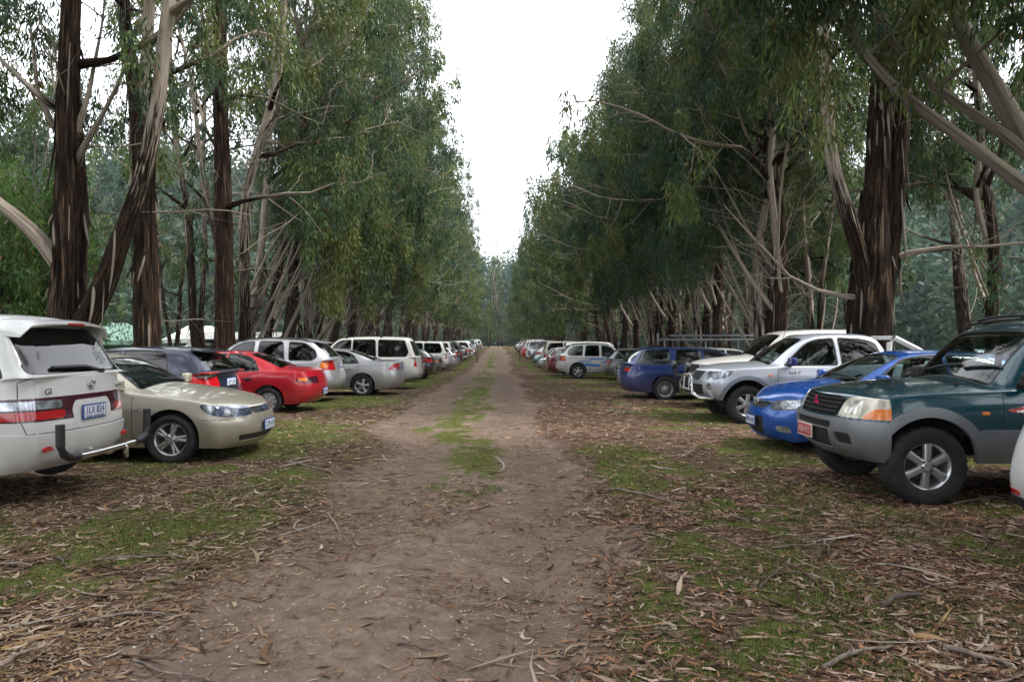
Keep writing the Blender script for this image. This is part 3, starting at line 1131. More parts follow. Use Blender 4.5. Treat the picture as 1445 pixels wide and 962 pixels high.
# --- left: rough brown trunk forking high, just right of it
o = (-7.95, 14.9)
t = Tree(102, (.17, .033), 58)
P, Rr = t.stem(rel([(-7.95, 14.9, -.2), (-7.95, 14.9, 1.7), (-8.0, 14.9, 4), (-8.1, 14.9, 6.6), (-8.45, 14.9, 8.2), (-8.6, 14.9, 12), (-8.4, 14.8, 19)], o), [.34, .26, .23, .20, .13, .10, .03], 18, -.1, .85, .4)
t.ribbons(P, Rr, 1.8, 7, 26)
t.dress(P, Rr, 6.8, 13, 3.8, (.3, 0), 4, 6)
P2, R2 = t.stem(rel([(-8.08, 14.9, 6.2), (-7.98, 14.9, 7.6), (-7.8, 14.8, 10), (-7.3, 14.7, 16)], o), [.14, .13, .10, .03], 12, .6, 1.0, .2)
t.dress(P2, R2, 8, 9, 3.4, (.3, 0), 1, 6)
tr2 = t.build('gum_tree')
tag(tr2, 'gum with straight red-brown fibrous trunk forking high up behind the dark hatchback', 'tree', GROUP_L)
put(tr2, *o)

# --- left: slim straight brown trunk
o = (-7.72, 18.2)
t = Tree(103, (.17, .033), 58)
P, Rr = t.stem(rel([(-7.66, 18.2, -.2), (-7.66, 18.2, 2), (-7.7, 18.2, 5), (-7.8, 18.2, 9), (-7.7, 18.2, 14), (-7.4, 18.1, 22)], o), [.33, .245, .22, .18, .13, .03], 18, -.1, .6, .4)
t.dress(P, Rr, 5.2, 18, 3.9, (.35, 0), 9, 6)
tr3 = t.build('gum_tree')
tag(tr3, 'slim gum with one straight dark brown trunk rising behind the red sedan', 'tree', GROUP_L)
put(tr3, *o)

# --- right foreground: big split gum with shredded bark
o = (7.7, 14.7)
t = Tree(104, (.17, .033), 58)
P, Rr = t.stem(rel([(7.7, 14.7, -.2), (7.68, 14.7, 1.2), (7.74, 14.7, 3.2), (7.86, 14.7, 5), (7.98, 14.7, 7.3), (7.8, 14.7, 12), (7.4, 14.6, 20)], o), [.62, .46, .40, .30, .21, .15, .03], 24, -.15, .7, .5)
t.ribbons(P, Rr, 1.6, 7.5, 60)
t.dress(P, Rr, 6.4, 14, 4.2, (-.3, -.1), 3, 6)
P2, R2 = t.stem(rel([(7.75, 14.7, 1.6), (7.95, 14.65, 2.6), (8.15, 14.6, 4), (8.3, 14.6, 6), (8.5, 14.6, 8), (8.8, 14.5, 12), (8.9, 14.4, 17)], o), [.22, .23, .20, .17, .13, .10, .03], 16, -.1, 1.2, .3)
t.ribbons(P2, R2, 2.5, 7.5, 22)
t.dress(P2, R2, 6.8, 9, 3.4, (.1, -.1), 1, 6)
P3, R3 = t.stem(rel([(7.72, 14.7, 1.5), (7.60, 14.6, 2.5), (7.42, 14.45, 3.35), (7.09, 14.4, 4.2), (6.72, 14.4, 5.4), (6.62, 14.4, 7.2), (6.5, 14.4, 10), (6.2, 14.4, 15)], o), [.18, .19, .165, .15, .13, .115, .09, .03], 14, -.1, 1.9, .2)
t.dress(P3, R3, 6.6, 8, 3.3, (-.4, -.1), 2, 6)
t.limb(rel([(7.8, 14.75, 3.2)], o)[0], (1.4, -.2, .5), 3.6, .06, 6, .85, .5, False)
t.limb(rel([(7.7, 14.7, 2.5)], o)[0], (-1.6, -.4, .45), 4.2, .05, 6, .9, .3, True)
tr4 = t.build('gum_tree')
tag(tr4, 'massive gum with split shredded-bark trunk and a pale curved limb, behind the silver pickup', 'tree', GROUP_R)
put(tr4, *o)

# --- right edge: smooth grey limbs reaching in from a tree beside the green four-wheel drive
o = (8.9, 9.2)
t = Tree(105, (.17, .033), 58)
P, Rr = t.stem(rel([(8.9, 9.2, -.2), (8.7, 9.2, 1.5), (8.2, 9.15, 2.6)], o), [.40, .33, .28], 18, 0., .6, .3)
A, RA = t.stem(rel([(8.3, 9.15, 2.4), (7.5, 9.1, 3.4), (6.76, 9.05, 4.25), (6.37, 9.0, 4.98), (6.0, 9, 5.5), (5.77, 9, 6.0), (5.5, 9.2, 7.5), (5.2, 9.3, 11)], o), [.20, .16, .13, .112, .095, .08, .055, .02], 14, 1.2, 1.4, .14)
t.dress(A, RA, 6.2, 8, 2.8, (-.35, .1), 0, 6, skin=1.4)
C, RC = t.stem(rel([(8.2, 9.1, 2.3), (7.4, 8.95, 3.1), (6.76, 8.9, 3.55), (6.05, 8.9, 4.1), (5.25, 8.95, 4.7), (4.7, 9.0, 5.2), (4.45, 9.0, 5.6), (4.3, 9.1, 6.4)], o), [.12, .105, .092, .078, .062, .05, .035, .015], 11, 1.0, 1.4, .1)
t.dress(C, RC, 5.1, 5, 1.5, (-.2, .2), 0, 4, skin=1.4)
B, RB = t.stem(rel([(7.2, 9.05, 3.7), (6.61, 9, 4.3), (5.95, 9, 4.65), (5.4, 9, 5.0), (5.1, 9.05, 5.4), (4.7, 9.1, 6.2)], o), [.085, .075, .06, .05, .04, .015], 10, 1.0, 1.4, .1)
t.dress(B, RB, 5.0, 5, 1.7, (-.3, .1), 0, 4, skin=1.4)
for z in (5.6, 6.2, 6.9, 7.6):
    t.limb(rel([(5.9, 9.0, z)], o)[0], (-1.4, .5 - (z - 5) * .2, .25), 3.0, .035, 6, 1.4, .35)
tr5 = t.build('gum_tree')
tag(tr5, 'gum with smooth grey limbs slanting in from the right edge above the green four-wheel drive', 'tree', GROUP_R)
put(tr5, *o)

# --- kinds for the rows
near_kinds = [gum(11, 23, 2, .20, 7.0, 4.8, 17, lean=.45, bare=14, spread=.10, fan=6).build('gum_tree'),
              gum(12, 21, 4, .16, 6.4, 4.6, 12, lean=.40, spread=.17, bare=14, fan=7).build('gum_tree'),
              gum(13, 24, 1, .26, 6.8, 5.0, 25, lean=.40, bare=14, sub=8, fan=4).build('gum_tree'),
              gum(14, 20, 3, .17, 6.4, 4.4, 13, lean=.35, spread=.2, bare=14, fan=7).build('gum_tree')]
far_kinds = [gum(21, 23, 2, .19, 5.2, 4.8, 15, lean=.4, per=22, leaf=(.29, .085), sub=6, bare=5, droop=.2).build('gum_tree'),
             gum(22, 21, 2, .18, 4.8, 4.6, 14, lean=.4, per=22, leaf=(.29, .085), sub=6, bare=6, spread=.16, droop=.25).build('gum_tree'),
             gum(23, 24, 1, .22, 4.4, 5.2, 20, lean=.4, per=22, leaf=(.29, .085), sub=7, bare=5, droop=.2).build('gum_tree')]
# a tapering kind for the right row, widest low down
cone_kinds = [gum(31, 15.5, 2, .19, 5.2, 4.9, 19, lean=.35, per=56, leaf=(.18, .036), sub=8, taper=.86, bare=12, droop=.1, spread=.05, fan=3).build('gum_tree'),
              gum(32, 14.8, 3, .16, 5.0, 4.7, 16, lean=.35, per=56, leaf=(.18, .036), sub=8, taper=.84, spread=.07, bare=14, droop=.15, fan=4).build('gum_tree')]
cone_far = [gum(33, 17, 2, .18, 3.4, 4.9, 17, lean=.4, per=22, leaf=(.29, .085), taper=.7, sub=6, bare=5, droop=.25).build('gum_tree'),
            gum(34, 16, 2, .17, 3.2, 4.8, 16, lean=.4, per=22, leaf=(.29, .085), taper=.7, sub=6, bare=5, droop=.3).build('gum_tree')]
_used = set()


def plant(kind, x, y, rz, s, label, group):
    r = kind if kind.name not in _used else copy_tree(kind)
    _used.add(kind.name)
    put(r, x, y, rz, s)
    tag(r, label, 'tree', group)
    return r


g_ = np.random.default_rng(5)
ORD = ['first', 'second', 'third', 'fourth', 'fifth', 'sixth', 'seventh', 'eighth', 'ninth', 'tenth', 'eleventh', 'twelfth', 'thirteenth', 'fourteenth', 'fifteenth', 'sixteenth', 'seventeenth', 'eighteenth',
       'nineteenth', 'twentieth']
look_l = ['with several pale stems fanning towards the track', 'with ribbons of bark hanging off twin stems', 'with one tall stout trunk', 'with a cluster of crooked grey stems']
# left row
plant(near_kinds[2], -9.2, 6.4, .2, 1.0, 'nearest leafy gum of the left row, its sprays filling the top left corner', GROUP_L)
for i, (y, k, s) in enumerate([(21.5, 3, 1.0), (24.0, 0, 1.02), (27.2, 1, 1.08), (30.5, 0, 1.06), (34, 3, 1.12), (37.5, 1, 1.05)]):
    plant(near_kinds[k], -8.0 + axis_x(y) * .6 + g_.normal(0, .25), y, g_.uniform(-.45, .45), s,
          'gum %s, %s past the slim straight trunk' % (look_l[k], ORD[i]), GROUP_L)
y, i = 41.0, 0
while y < 165:
    k = i % 3
    plant(far_kinds[k], -7.6 + axis_x(y) + g_.normal(0, .4), y, g_.uniform(-.6, .6), g_.uniform(.92, 1.12),
          'tall gum far down the left row, its crown merging over the distant parked cars', 'distant gum trees of the left row')
    y += 3.6 + y * .012 + g_.uniform(-.5, .8)
    i += 1
# right row
plant(near_kinds[0], 8.6, 5.6, math.pi - .2, .98, 'nearest leafy gum of the right row, its sprays hanging in the top right corner', GROUP_R)
for i, (x, y, k, s) in enumerate([(7.6, 18.3, 0, 1.0), (7.9, 20.6, 1, 1.05), (7.6, 23.6, 0, 1.0), (7.7, 26.5, 1, 1.08), (7.5, 29.6, 0, 1.05), (7.4, 33, 1, 1.08), (7.3, 36.5, 0, 1.02)]):
    plant(cone_kinds[k], x + axis_x(y) * .6, y, math.pi + g_.uniform(-.45, .45), s,
          'bushy right-row gum, %s past the massive split trunk, %s' % (ORD[i], ('forked near its foot', 'two stems close together')[k]), GROUP_R)
y, i = 40.5, 0
while y < 165:
    plant(cone_far[i % 2], 7.2 + axis_x(y) + g_.normal(0, .4), y, math.pi + g_.uniform(-.6, .6), g_.uniform(.92, 1.1),
          'bushy gum far down the right row, its crown merging over the distant parked cars', 'distant gum trees of the right row')
    y += 3.6 + y * .012 + g_.uniform(-.5, .8)
    i += 1
# behind the rows
for i in range(13):
    y = 19 + i * 6.8 + g_.uniform(-1, 1)
    x = 12.3 + g_.uniform(-1, 1.4)
    plant(cone_far[i % 2] if i > 3 else cone_kinds[i % 2], x, y, g_.uniform(0, 6), g_.uniform(.85, 1.1), 'gum with a slim brown trunk standing in the shade behind the right row', 'gum trees behind the right row')
for i in range(8):
    y = 30 + i * 11 + g_.uniform(-1.5, 1.5)
    plant(far_kinds[i % 3], 17.5 + g_.uniform(-1, 3), y, g_.uniform(0, 6), g_.uniform(.8, 1.05), 'gum with drooping foliage standing well back on the right of the clearing', 'gum trees well back on the right')
for i in range(9):
    y = 34 + i * 8.5 + g_.uniform(-1.5, 1.5)
    plant(far_kinds[i % 3], -13.4 + g_.uniform(-1.5, .8), y, g_.uniform(0, 6), g_.uniform(.8, 1.05), 'gum with bluish foliage standing behind the left row', 'gum trees behind the left row')
for i, (x, y, s) in enumerate([(-17.5, 24, .55), (-21.5, 28, .62), (-27, 34, .7), (-19, 38, .75), (-31, 45, .8), (-38, 52, .9)]):
    plant(far_kinds[(i + 1) % 3], x, y, g_.uniform(0, 6), s, 'smaller blue-green gum standing in the open paddock at far left', 'young gums in the left paddock')
# the bright green bushy wattle at the far left
t = Tree(55, (.17, .05), 30, 1.2, [(.06, .12, .022), (.075, .14, .03), (.09, .15, .035), (.045, .10, .02)])
for q in range(4):
    a = q * 1.6
    P, Rr = t.stem([(0, 0, -.2), (.3 * math.cos(a), .3 * math.sin(a), 1.2), (.9 * math.cos(a), .9 * math.sin(a), 3.4), (1.1 * math.cos(a), 1.1 * math.sin(a), 5.6)], [.10, .085, .055, .02], 8, 0, .4, .2)
    t.dress(P, Rr, .5, 15, 2.0, (0, 0), 0, 5, up=.5, taper=.5)
b_ = t.build('wattle_tree')
tag(b_, 'low bright green bushy wattle at the left edge behind the white people mover', 'tree')
put(b_, -13.6, 18.8, 0, 1.0)
plant(gum(57, 16, 2, .22, 2.0, 4.0, 16, lean=.2, per=22, leaf=(.2, .05), sub=5, bare=4, droop=.2, pal=[(.04, .07, .045), (.055, .085, .06), (.035, .06, .04)]).build('gum_tree'), -15.6, 24.5, .3, .72,
      'round-headed grey-green gum behind the black trunk on the left', None)
# the avenue goes on behind the photographer; these stand in the car windows' reflections
for i, (x, y, k, c) in enumerate([(-8.6, -1, 0, 0), (8.8, -2, 1, 0), (-8.2, -7, 1, 0), (8.2, -8, 0, 0), (-8.4, -13, 3, 0), (8.4, -14, 3, 0), (-8, -20, 0, 0), (8, -21, 1, 0), (-7.5, -30, 1, 0), (7.5, -31, 0, 0), (6.6, 1.5, 2, 0), (7.0, -5, 0, 0), (6.2, -11, 1, 0), (-6.5, -4, 2, 0), (-6.2, -10, 0, 0), (6.5, -17, 2, 0), (11.8, 3.2, 0, 0), (12.6, 8.2, 1, 0), (13.2, -2, 2, 0), (10.6, -5.5, 0, 0)]):
    plant(far_kinds[k % 3], x, y, 0 if x < 0 else math.pi, 1.2, 'tall gum of the avenue behind the photographer, seen only reflected in car windows', 'gums behind the photographer')
# across the far end of the avenue
for i, (x, y, s) in enumerate([(-24, 178, .9), (-17, 186, 1.0), (-11, 180, .85), (-6.5, 190, 1.05), (-2.5, 184, .95), (2, 192, 1.1), (6, 181, .9), (11, 188, 1.0), (17, 180, .95), (24, 186, 1.0)]):
    plant(far_kinds[i % 3], x, y, g_.uniform(0, 6), s * 1.12, 'pale gum closing the far end of the avenue', 'gums across the far end of the avenue')

for i, (x, y, s) in enumerate([(-19, 171, .5), (-14, 174, .55), (-9.5, 172, .42), (-6.2, 176, .5), (-3.4, 174, .46), (-.6, 177, .5), (2.6, 173, .44), (6, 175, .5), (10.5, 172, .5), (15, 175, .55)]):
    plant(cone_far[i % 2], x, y, g_.uniform(0, 6), s, 'low young gum among those closing the far end of the avenue', 'gums across the far end of the avenue')

# --- wooded hills beyond the paddocks
def hill_h(x, y):
    r = np.hypot(x - 0, y - 20)
    side = sst(20, 75, np.abs(x + 3))
    return (sst(50, 205, r) * 42 * (.55 + .8 * fbm(x * .012 + 7, y * .012, 91)) + sst(240, 420, r) * 20) * np.maximum(side, sst(210, 300, y) * .55) - .6


hx = np.linspace(-420, 420, 141)
hy = np.linspace(-30, 460, 91)
HX, HY = np.meshgrid(hx, hy)
HZ = hill_h(HX, HY)
ii = np.arange(HX.size).reshape(HX.shape)
hill = np_mesh('hill', np.stack([HX.ravel(), HY.ravel(), HZ.ravel()], 1), np.stack([ii[:-1, :-1].ravel(), ii[:-1, 1:].ravel(), ii[1:, 1:].ravel(), ii[1:, :-1].ravel()], 1), simple('hill_scrub', (.020, .030, .018), 1.0, noise_amt=.5, nscale=.2, spec=0.))
tag(hill, 'scrubby hillside beyond the paddocks', kind='structure')
n = 3600
cxy = np.stack([g_.uniform(-260, 260, n * 5), 20 + 310 * g_.random(n * 5) ** 1.5], 1)
hh = hill_h(cxy[:, 0], cxy[:, 1])
k_ = (hh > -.3) & (np.abs(cxy[:, 0]) < cxy[:, 1] * .95 + 30)
w_ = 1 / (1 + np.hypot(cxy[:, 0], cxy[:, 1]) / 120)
k_ &= g_.random(n * 5) < w_ * 3.2
cxy = cxy[k_][:n]
hh = hill_h(cxy[:, 0], cxy[:, 1])
per = 120
m_ = len(cxy)
ci = np.repeat(np.arange(m_), per)
cs = g_.uniform(5, 10, m_) * np.clip(np.hypot(cxy[:, 0], cxy[:, 1]) / 120, .45, 1)
dr = g_.normal(0, 1, (m_ * per, 3)); dr /= np.linalg.norm(dr, axis=1)[:, None]
rr_ = g_.random(m_ * per) ** .4
ctr = np.stack([cxy[:, 0], cxy[:, 1], hh + cs * .95], 1)
lump = g_.normal(0, .16, (m_, 12, 3))
p_ = ctr[ci] + (dr * rr_[:, None] * np.array([.42, .42, .85]) + lump[ci, g_.integers(0, 12, m_ * per)]) * cs[ci][:, None]
p_[:, 2] = np.maximum(p_[:, 2], hh[ci] + .3)
d_ = g_.normal(0, 1, (m_ * per, 3)); d_[:, 2] -= .7; d_ /= np.linalg.norm(d_, axis=1)[:, None]
e_ = g_.normal(0, 1, (m_ * per, 3)); e_ -= d_ * (e_ * d_).sum(1)[:, None]; e_ /= np.linalg.norm(e_, axis=1)[:, None]
lz = g_.uniform(.8, 1.7, m_ * per) * (cs[ci] / 7)
Vw = np.stack([p_, p_ + d_ * (lz * .5)[:, None] + e_ * (lz * .22)[:, None], p_ + d_ * lz[:, None], p_ + d_ * (lz * .5)[:, None] - e_ * (lz * .22)[:, None]], 1)
pal = np.array([(.034, .060, .036), (.046, .078, .046), (.058, .092, .054), (.040, .07, .052), (.070, .10, .050)])
cw = (pal[g_.integers(0, 5, m_)] * g_.uniform(.8, 1.2, m_)[:, None])[ci] * g_.uniform(.75, 1.3, m_ * per)[:, None]
woods = np_mesh('forest', Vw.reshape(-1, 3), np.arange(m_ * per * 4).reshape(-1, 4), M['gum_leaf'], None, False, {'tint': np.concatenate([np.repeat(cw, 4, 0), np.ones((m_ * per * 4, 1))], 1)})
tag(woods, 'dark blue-green eucalypt forest covering the far hillsides', kind='stuff')
# ================================================================ CAR BUILDER
def lerp(a, b, t):
    return a + (b - a) * t


def pw(pts, x):
    return float(np.interp(x, [p[0] for p in pts], [p[1] for p in pts]))


def smooth01(t):
    t = min(1, max(0, t))
    return t * t * (3 - 2 * t)


def smax(ds, k=45.0):
    ds = np.stack(ds)
    m = ds.max(0)
    return m + np.log(np.exp(k * (ds - m)).sum(0)) / k


def poly_fn(pts, ax=(0, 2), k=60.0):
    """implicit function of a convex polygon (negative inside) in the plane of two axes"""
    P = np.array(pts, float)
    c = P.mean(0)
    hp = []
    for i in range(len(P)):
        a, b = P[i], P[(i + 1) % len(P)]
        d = b - a
        n = np.array([d[1], -d[0]]) / (np.hypot(*d) + 1e-9)
        if n @ (c - a) > 0:
            n = -n
        hp.append((n, n @ a))

    def f(X):
        return smax([X[:, ax[0]] * n[0] + X[:, ax[1]] * n[1] - o for n, o in hp], k)
    return f


def circ_fn(cx, cz, r):
    return lambda X: np.hypot(X[:, 0] - cx, X[:, 2] - cz) - r


class Shell:
    """polygon soup with smooth normals, cut along implicit curves into named regions"""

    def __init__(self, V, N, F):
        self.V = [np.array(v) for v in V]
        self.N = [np.array(n) for n in N]
        self.F = [tuple(f) for f in F]
        self.Rg = ['body'] * len(F)

    def region(self, name, fn, mask=None, only=None):
        V = np.array(self.V)
        val = fn(V)
        nV = len(V)
        N = np.array(self.N)
        newF, newR, cache = [], [], {}
        for f, r in zip(self.F, self.Rg):
            fv = val[list(f)] if max(f) < nV else None
            if only is not None and r not in only:
                newF.append(f); newR.append(r); continue
            mn, mxv = fv.min(), fv.max()
            if mn >= 0:
                newF.append(f); newR.append(r); continue
            if mask is not None:
                c = V[list(f)].mean(0)
                n = N[list(f)].mean(0)
                if not mask(c, n):
                    newF.append(f); newR.append(r); continue
            if mxv <= 0:
                newF.append(f); newR.append(name); continue
            pos, neg = [], []
            k = len(f)
            for i in range(k):
                a, b = f[i], f[(i + 1) % k]
                va, vb = val[a], val[b]
                (neg if va < 0 else pos).append(a)
                if (va < 0) != (vb < 0):
                    key = (a, b) if a < b else (b, a)
                    if key not in cache:
                        t = va / (va - vb)
                        t = min(0.999, max(0.001, t))
                        self.V.append(self.V[a] + (self.V[b] - self.V[a]) * t)
                        n = self.N[a] + (self.N[b] - self.N[a]) * t
                        self.N.append(n / (np.linalg.norm(n) + 1e-9))
                        cache[key] = len(self.V) - 1
                    pos.append(cache[key]); neg.append(cache[key])
            if len(neg) >= 3:
                newF.append(tuple(neg)); newR.append(name)
            if len(pos) >= 3:
                newF.append(tuple(pos)); newR.append(r)
        self.F, self.Rg = newF, newR

    def emit(self, region, mat, name, parent, off=0.0, wall=0.0, side=0, puff=0.0):
        fs = []
        for f, r in zip(self.F, self.Rg):
            if r != region:
                continue
            if side:
                y = sum(self.V[i][1] for i in f)
                if y * side <= 0:
                    continue
            fs.append(f)
        if not fs:
            return None
        idx, V, N = {}, [], []
        for f in fs:
            for i in f:
                if i not in idx:
                    idx[i] = len(V)
                    V.append(self.V[i] + self.N[i] * off)
                    N.append(self.N[i])
        F = [tuple(idx[i] for i in f) for f in fs]
        if wall > 0:
            cnt = {}
            for f in F:
                for a, b in zip(f, f[1:] + f[:1]):
                    cnt[(a, b)] = 1
            low = {}
            top = {}
            for (a, b) in list(cnt):
                if (b, a) in cnt:
                    continue
                for i in (a, b):
                    if i not in low:
                        top[i] = len(V); V.append(V[i].copy()); N.append(np.zeros(3))
                        low[i] = len(V); V.append(V[i] - N[i] * wall); N.append(np.zeros(3))
                F.append((top[b], top[a], low[a], low[b]))
        return mesh_obj(name, V, F, mat, parent, True, N)


def body_cage(p):
    """control cage of one car (nose at x=0, tail at x=L), both halves; returns verts, faces, creased edges"""
    L, w = p['L'], p['w']
    fr, re = p['front'], p['rear']                 # five (inset, z) from bottom to top
    zb = p['zb']
    sh = lambda x: pw(p['shoulder'], x)
    pl = lambda x: w * pw(p['plan'], x)
    xc, xw, xr, xg = p['xc'], p['xw'], p['xr'], p['xg']
    yr, zre = p['yr'], p.get('edge', 0.075)
    ins = p.get('inset', 0.07)
    roof = p['roof']
    fr_y = [1.0, .86, .72, .55, .37, .18, 0.0]
    xs = [0.42, (0.42 + xc) / 2, xc, lerp(xc, xw, .5), xw, xw + .3, (xw + xr) / 2, xr - .3, xr, lerp(xr, xg, .5), xg]
    if L - xg > 0.4:
        xs.append(lerp(xg, L - .25, .55))
    xs.append(L - 0.28 if L - xg > .32 else L - 0.06 if xg > L - .08 else lerp(xg, L, .5))
    xs = sorted(set(round(x, 4) for x in xs))
    yo = p.get('yoff', [-.075, -.018, 0.0, -.006, -.045])
    V, idx = [], {}

    def add(key, x, y, z):
        idx[key] = len(V)
        V.append((x, y, z))
    nl = 5
    for side in (0, 1):
        prof, bow = (fr, p['bow_f']) if side == 0 else (re, p['bow_r'])
        for k in range(nl):
            dx, z = prof[k]
            for j, fy in enumerate(fr_y):
                e = p.get('nose_w' if side == 0 else 'tail_w', 0.93)
                y = w * e * fy + (yo[k] * fy)
                x = dx + bow * fy ** 2.4 + (p.get('corner', 0.07) if j == 0 else 0)
                if x > .24:
                    x = .24 + .13 * (1 - math.exp(-(x - .24) / .13))
                zz = z
                if k == 4:
                    zz = z - p.get('crown_f' if side == 0 else 'crown_r', 0.03) * fy ** 2
                add(('f' if side == 0 else 'r', k, j), x if side == 0 else L - x, y, zz)
    zs_side = lambda x: [zb, zb + .13, lerp(zb + .13, sh(x), .52), sh(x) - .14, sh(x)]
    xlast = xs[-1]
    low = lambda x: x if x < L - 1.0 else lerp(L - 1.0, L - .46, (x - (L - 1.0)) / (xlast - (L - 1.0)))
    for i, x in enumerate(xs):
        x = low(x)
        tf, tr = smooth01((x - 0.05) / 0.8), smooth01((L - 0.05 - x) / 0.8)
        zz = zs_side(x)
        for k in range(nl):
            z = zz[k]
            if tf < 1:
                z = lerp(fr[k][1], z, tf) if k < 4 else z
            if tr < 1:
                z = lerp(re[k][1], z, tr) if k < 4 else z
            add(('s', k, i), x, pl(x) + yo[k], z)
    # top patch
    for i, x in enumerate(xs):
        W = pl(x)
        zs = sh(x)
        yb = W - ins
        if x <= xc + 1e-6 or x >= xg - 1e-6 and L - xg > 0.0:
            if x <= xc + 1e-6:
                z0 = fr[4][1]
                t = x / xc
                zc = lerp(z0, p['zc'], t ** 0.8) + p.get('hood_bulge', 0.02) * math.sin(math.pi * min(1, t))
            else:
                zc = lerp(p['zg'], re[4][1], ((x - xg) / max(0.05, L - xg)) ** 1.5)
            ys = [None, yb, lerp(yb, .74 * W, .5), .74 * W, .6 * W, .33 * W, 0]
            for j in range(1, 7):
                z = zs + (zc - zs) * (1 - (ys[j] / W) ** 2.4)
                xx = x
                if abs(x - xc) < 1e-6:
                    xx = x + p.get('cowl_bow', 0.10) * (ys[j] / W) ** 2
                if abs(x - xg) < 1e-6 and L - xg > .35:
                    xx = x - 0.07 * (ys[j] / W) ** 2
                add(('t', i, j), xx, ys[j], z)
            continue
        if x < xw - 1e-6:
            t = (x - xc) / (xw - xc)
            zc = lerp(p['zc'], pw(roof, xw), t) + 0.035
            y3 = lerp(W * .80, yr, t)
            z3 = lerp(sh(xc) + .05, pw(roof, xw) - zre, t) - .005
        elif x > xr + 1e-6:
            t = (x - xr) / (xg - xr)
            zc = lerp(pw(roof, xr), p['zg'], t) + p.get('rg_bulge', 0.03)
            y3 = lerp(yr, W * p.get('rear_y3', .80), t)
            z3 = lerp(pw(roof, xr) - zre, sh(xg) + .03, t) + p.get('rg_bulge', 0.03) * .5
        else:
            zc = pw(roof, x)
            e = 1.0
            y3 = yr * (1 - 0.03 * abs((x - (xw + xr) / 2) / ((xr - xw) / 2)) ** 2)
            z3 = zc - zre
        rows = [None, (yb, zs + .018), None, (y3, z3), (y3 * .88, z3 + (zc - z3) * .52), (y3 * .5, z3 + (zc - z3) * .9), (0, zc)]
        rows[2] = ((yb + y3) / 2 + .014, (zs + .018 + z3) / 2)
        for j in range(1, 7):
            add(('t', i, j), x, rows[j][0], rows[j][1])
    n = len(xs)
    # lookups
    T = lambda i, j: idx[('s', 4, i)] if j == 0 else idx[('t', i, j)]
    F = []
    ring = lambda k: [idx[('f', k, j)] for j in range(6, -1, -1)] + [idx[('s', k, i)] for i in range(n)] + [idx[('r', k, j)] for j in range(7)]
    rings = [ring(k) for k in range(nl)]
    for k in range(nl - 1):
        for a in range(len(rings[0]) - 1):
            F.append((rings[k][a], rings[k][a + 1], rings[k + 1][a + 1], rings[k + 1][a]))
    for j in range(6):
        F.append((idx[('f', 4, j + 1)], idx[('f', 4, j)], T(0, j), T(0, j + 1)))
        for i in range(n - 1):
            F.append((T(i, j + 1), T(i, j), T(i + 1, j), T(i + 1, j + 1)))
        F.append((T(n - 1, j + 1), T(n - 1, j), idx[('r', 4, j)], idx[('r', 4, j + 1)]))
    # floor skirt turned under
    cre = {}

    def crease(a, b, c):
        cre[(min(a, b), max(a, b))] = c
    ic = min(range(n), key=lambda i: abs(xs[i] - xc))
    ig = min(range(n), key=lambda i: abs(xs[i] - xg))
    for j in range(1, 6):
        crease(T(ic, j), T(ic, j + 1), 0.75)
        if L - xg > .35:
            crease(T(ig, j), T(ig, j + 1), p.get('crease_g', 0.6))
    for i in range(ic, ig):
        crease(T(i, 1), T(i + 1, 1), 0.55)
    for j in range(0, 6):
        crease(idx[('f', 4, j)], idx[('f', 4, j + 1)], p.get('crease_hood', 0.5))
        crease(idx[('r', 4, j)], idx[('r', 4, j + 1)], p.get('crease_tail', 0.45))
    for a in range(len(rings[0]) - 1):
        crease(rings[0][a], rings[0][a + 1], 1.0)
    for i in range(n - 1):
        crease(idx[('s', 4, i)], idx[('s', 4, i + 1)], p.get('crease_sh', 0.15))
    for a, b, c in p.get('crease_rings', []):
        for q in range(len(rings[0]) - 1):
            crease(rings[a][q], rings[a][q + 1], c)
    # mirror
    nV = len(V)
    mir = {}
    V2 = list(V)
    for i, v in enumerate(V):
        if abs(v[1]) < 1e-6:
            mir[i] = i
        else:
            mir[i] = len(V2)
            V2.append((v[0], -v[1], v[2]))
    F2 = [tuple(reversed(f)) for f in F] + [tuple(mir[i] for i in f) for f in F]
    c2 = dict(cre)
    for (a, b), c in cre.items():
        a, b = mir[a], mir[b]
        c2[(min(a, b), max(a, b))] = c
    return V2, F2, c2


def subdivide(V, F, cre, level):
    me = bpy.data.meshes.new('cage')
    me.from_pydata(V, [], F)
    at = me.attributes.new('crease_edge', 'FLOAT', 'EDGE')
    vals = [cre.get((min(e.vertices), max(e.vertices)), 0.0) for e in me.edges]
    at.data.foreach_set('value', vals)
    o = bpy.data.objects.new('cage', me)
    COL.objects.link(o)
    md = o.modifiers.new('s', 'SUBSURF')
    md.levels = level
    md.render_levels = level
    md.use_creases = True
    dg = bpy.context.evaluated_depsgraph_get()
    ev = o.evaluated_get(dg)
    m2 = ev.to_mesh()
    VV = np.array([v.co[:] for v in m2.vertices])
    NN = np.array([v.normal[:] for v in m2.vertices])
    FF = [tuple(q.vertices) for q in m2.polygons]
    ev.to_mesh_clear()
    bpy.data.objects.remove(o)
    bpy.data.meshes.remove(me)
    return VV, NN, FF


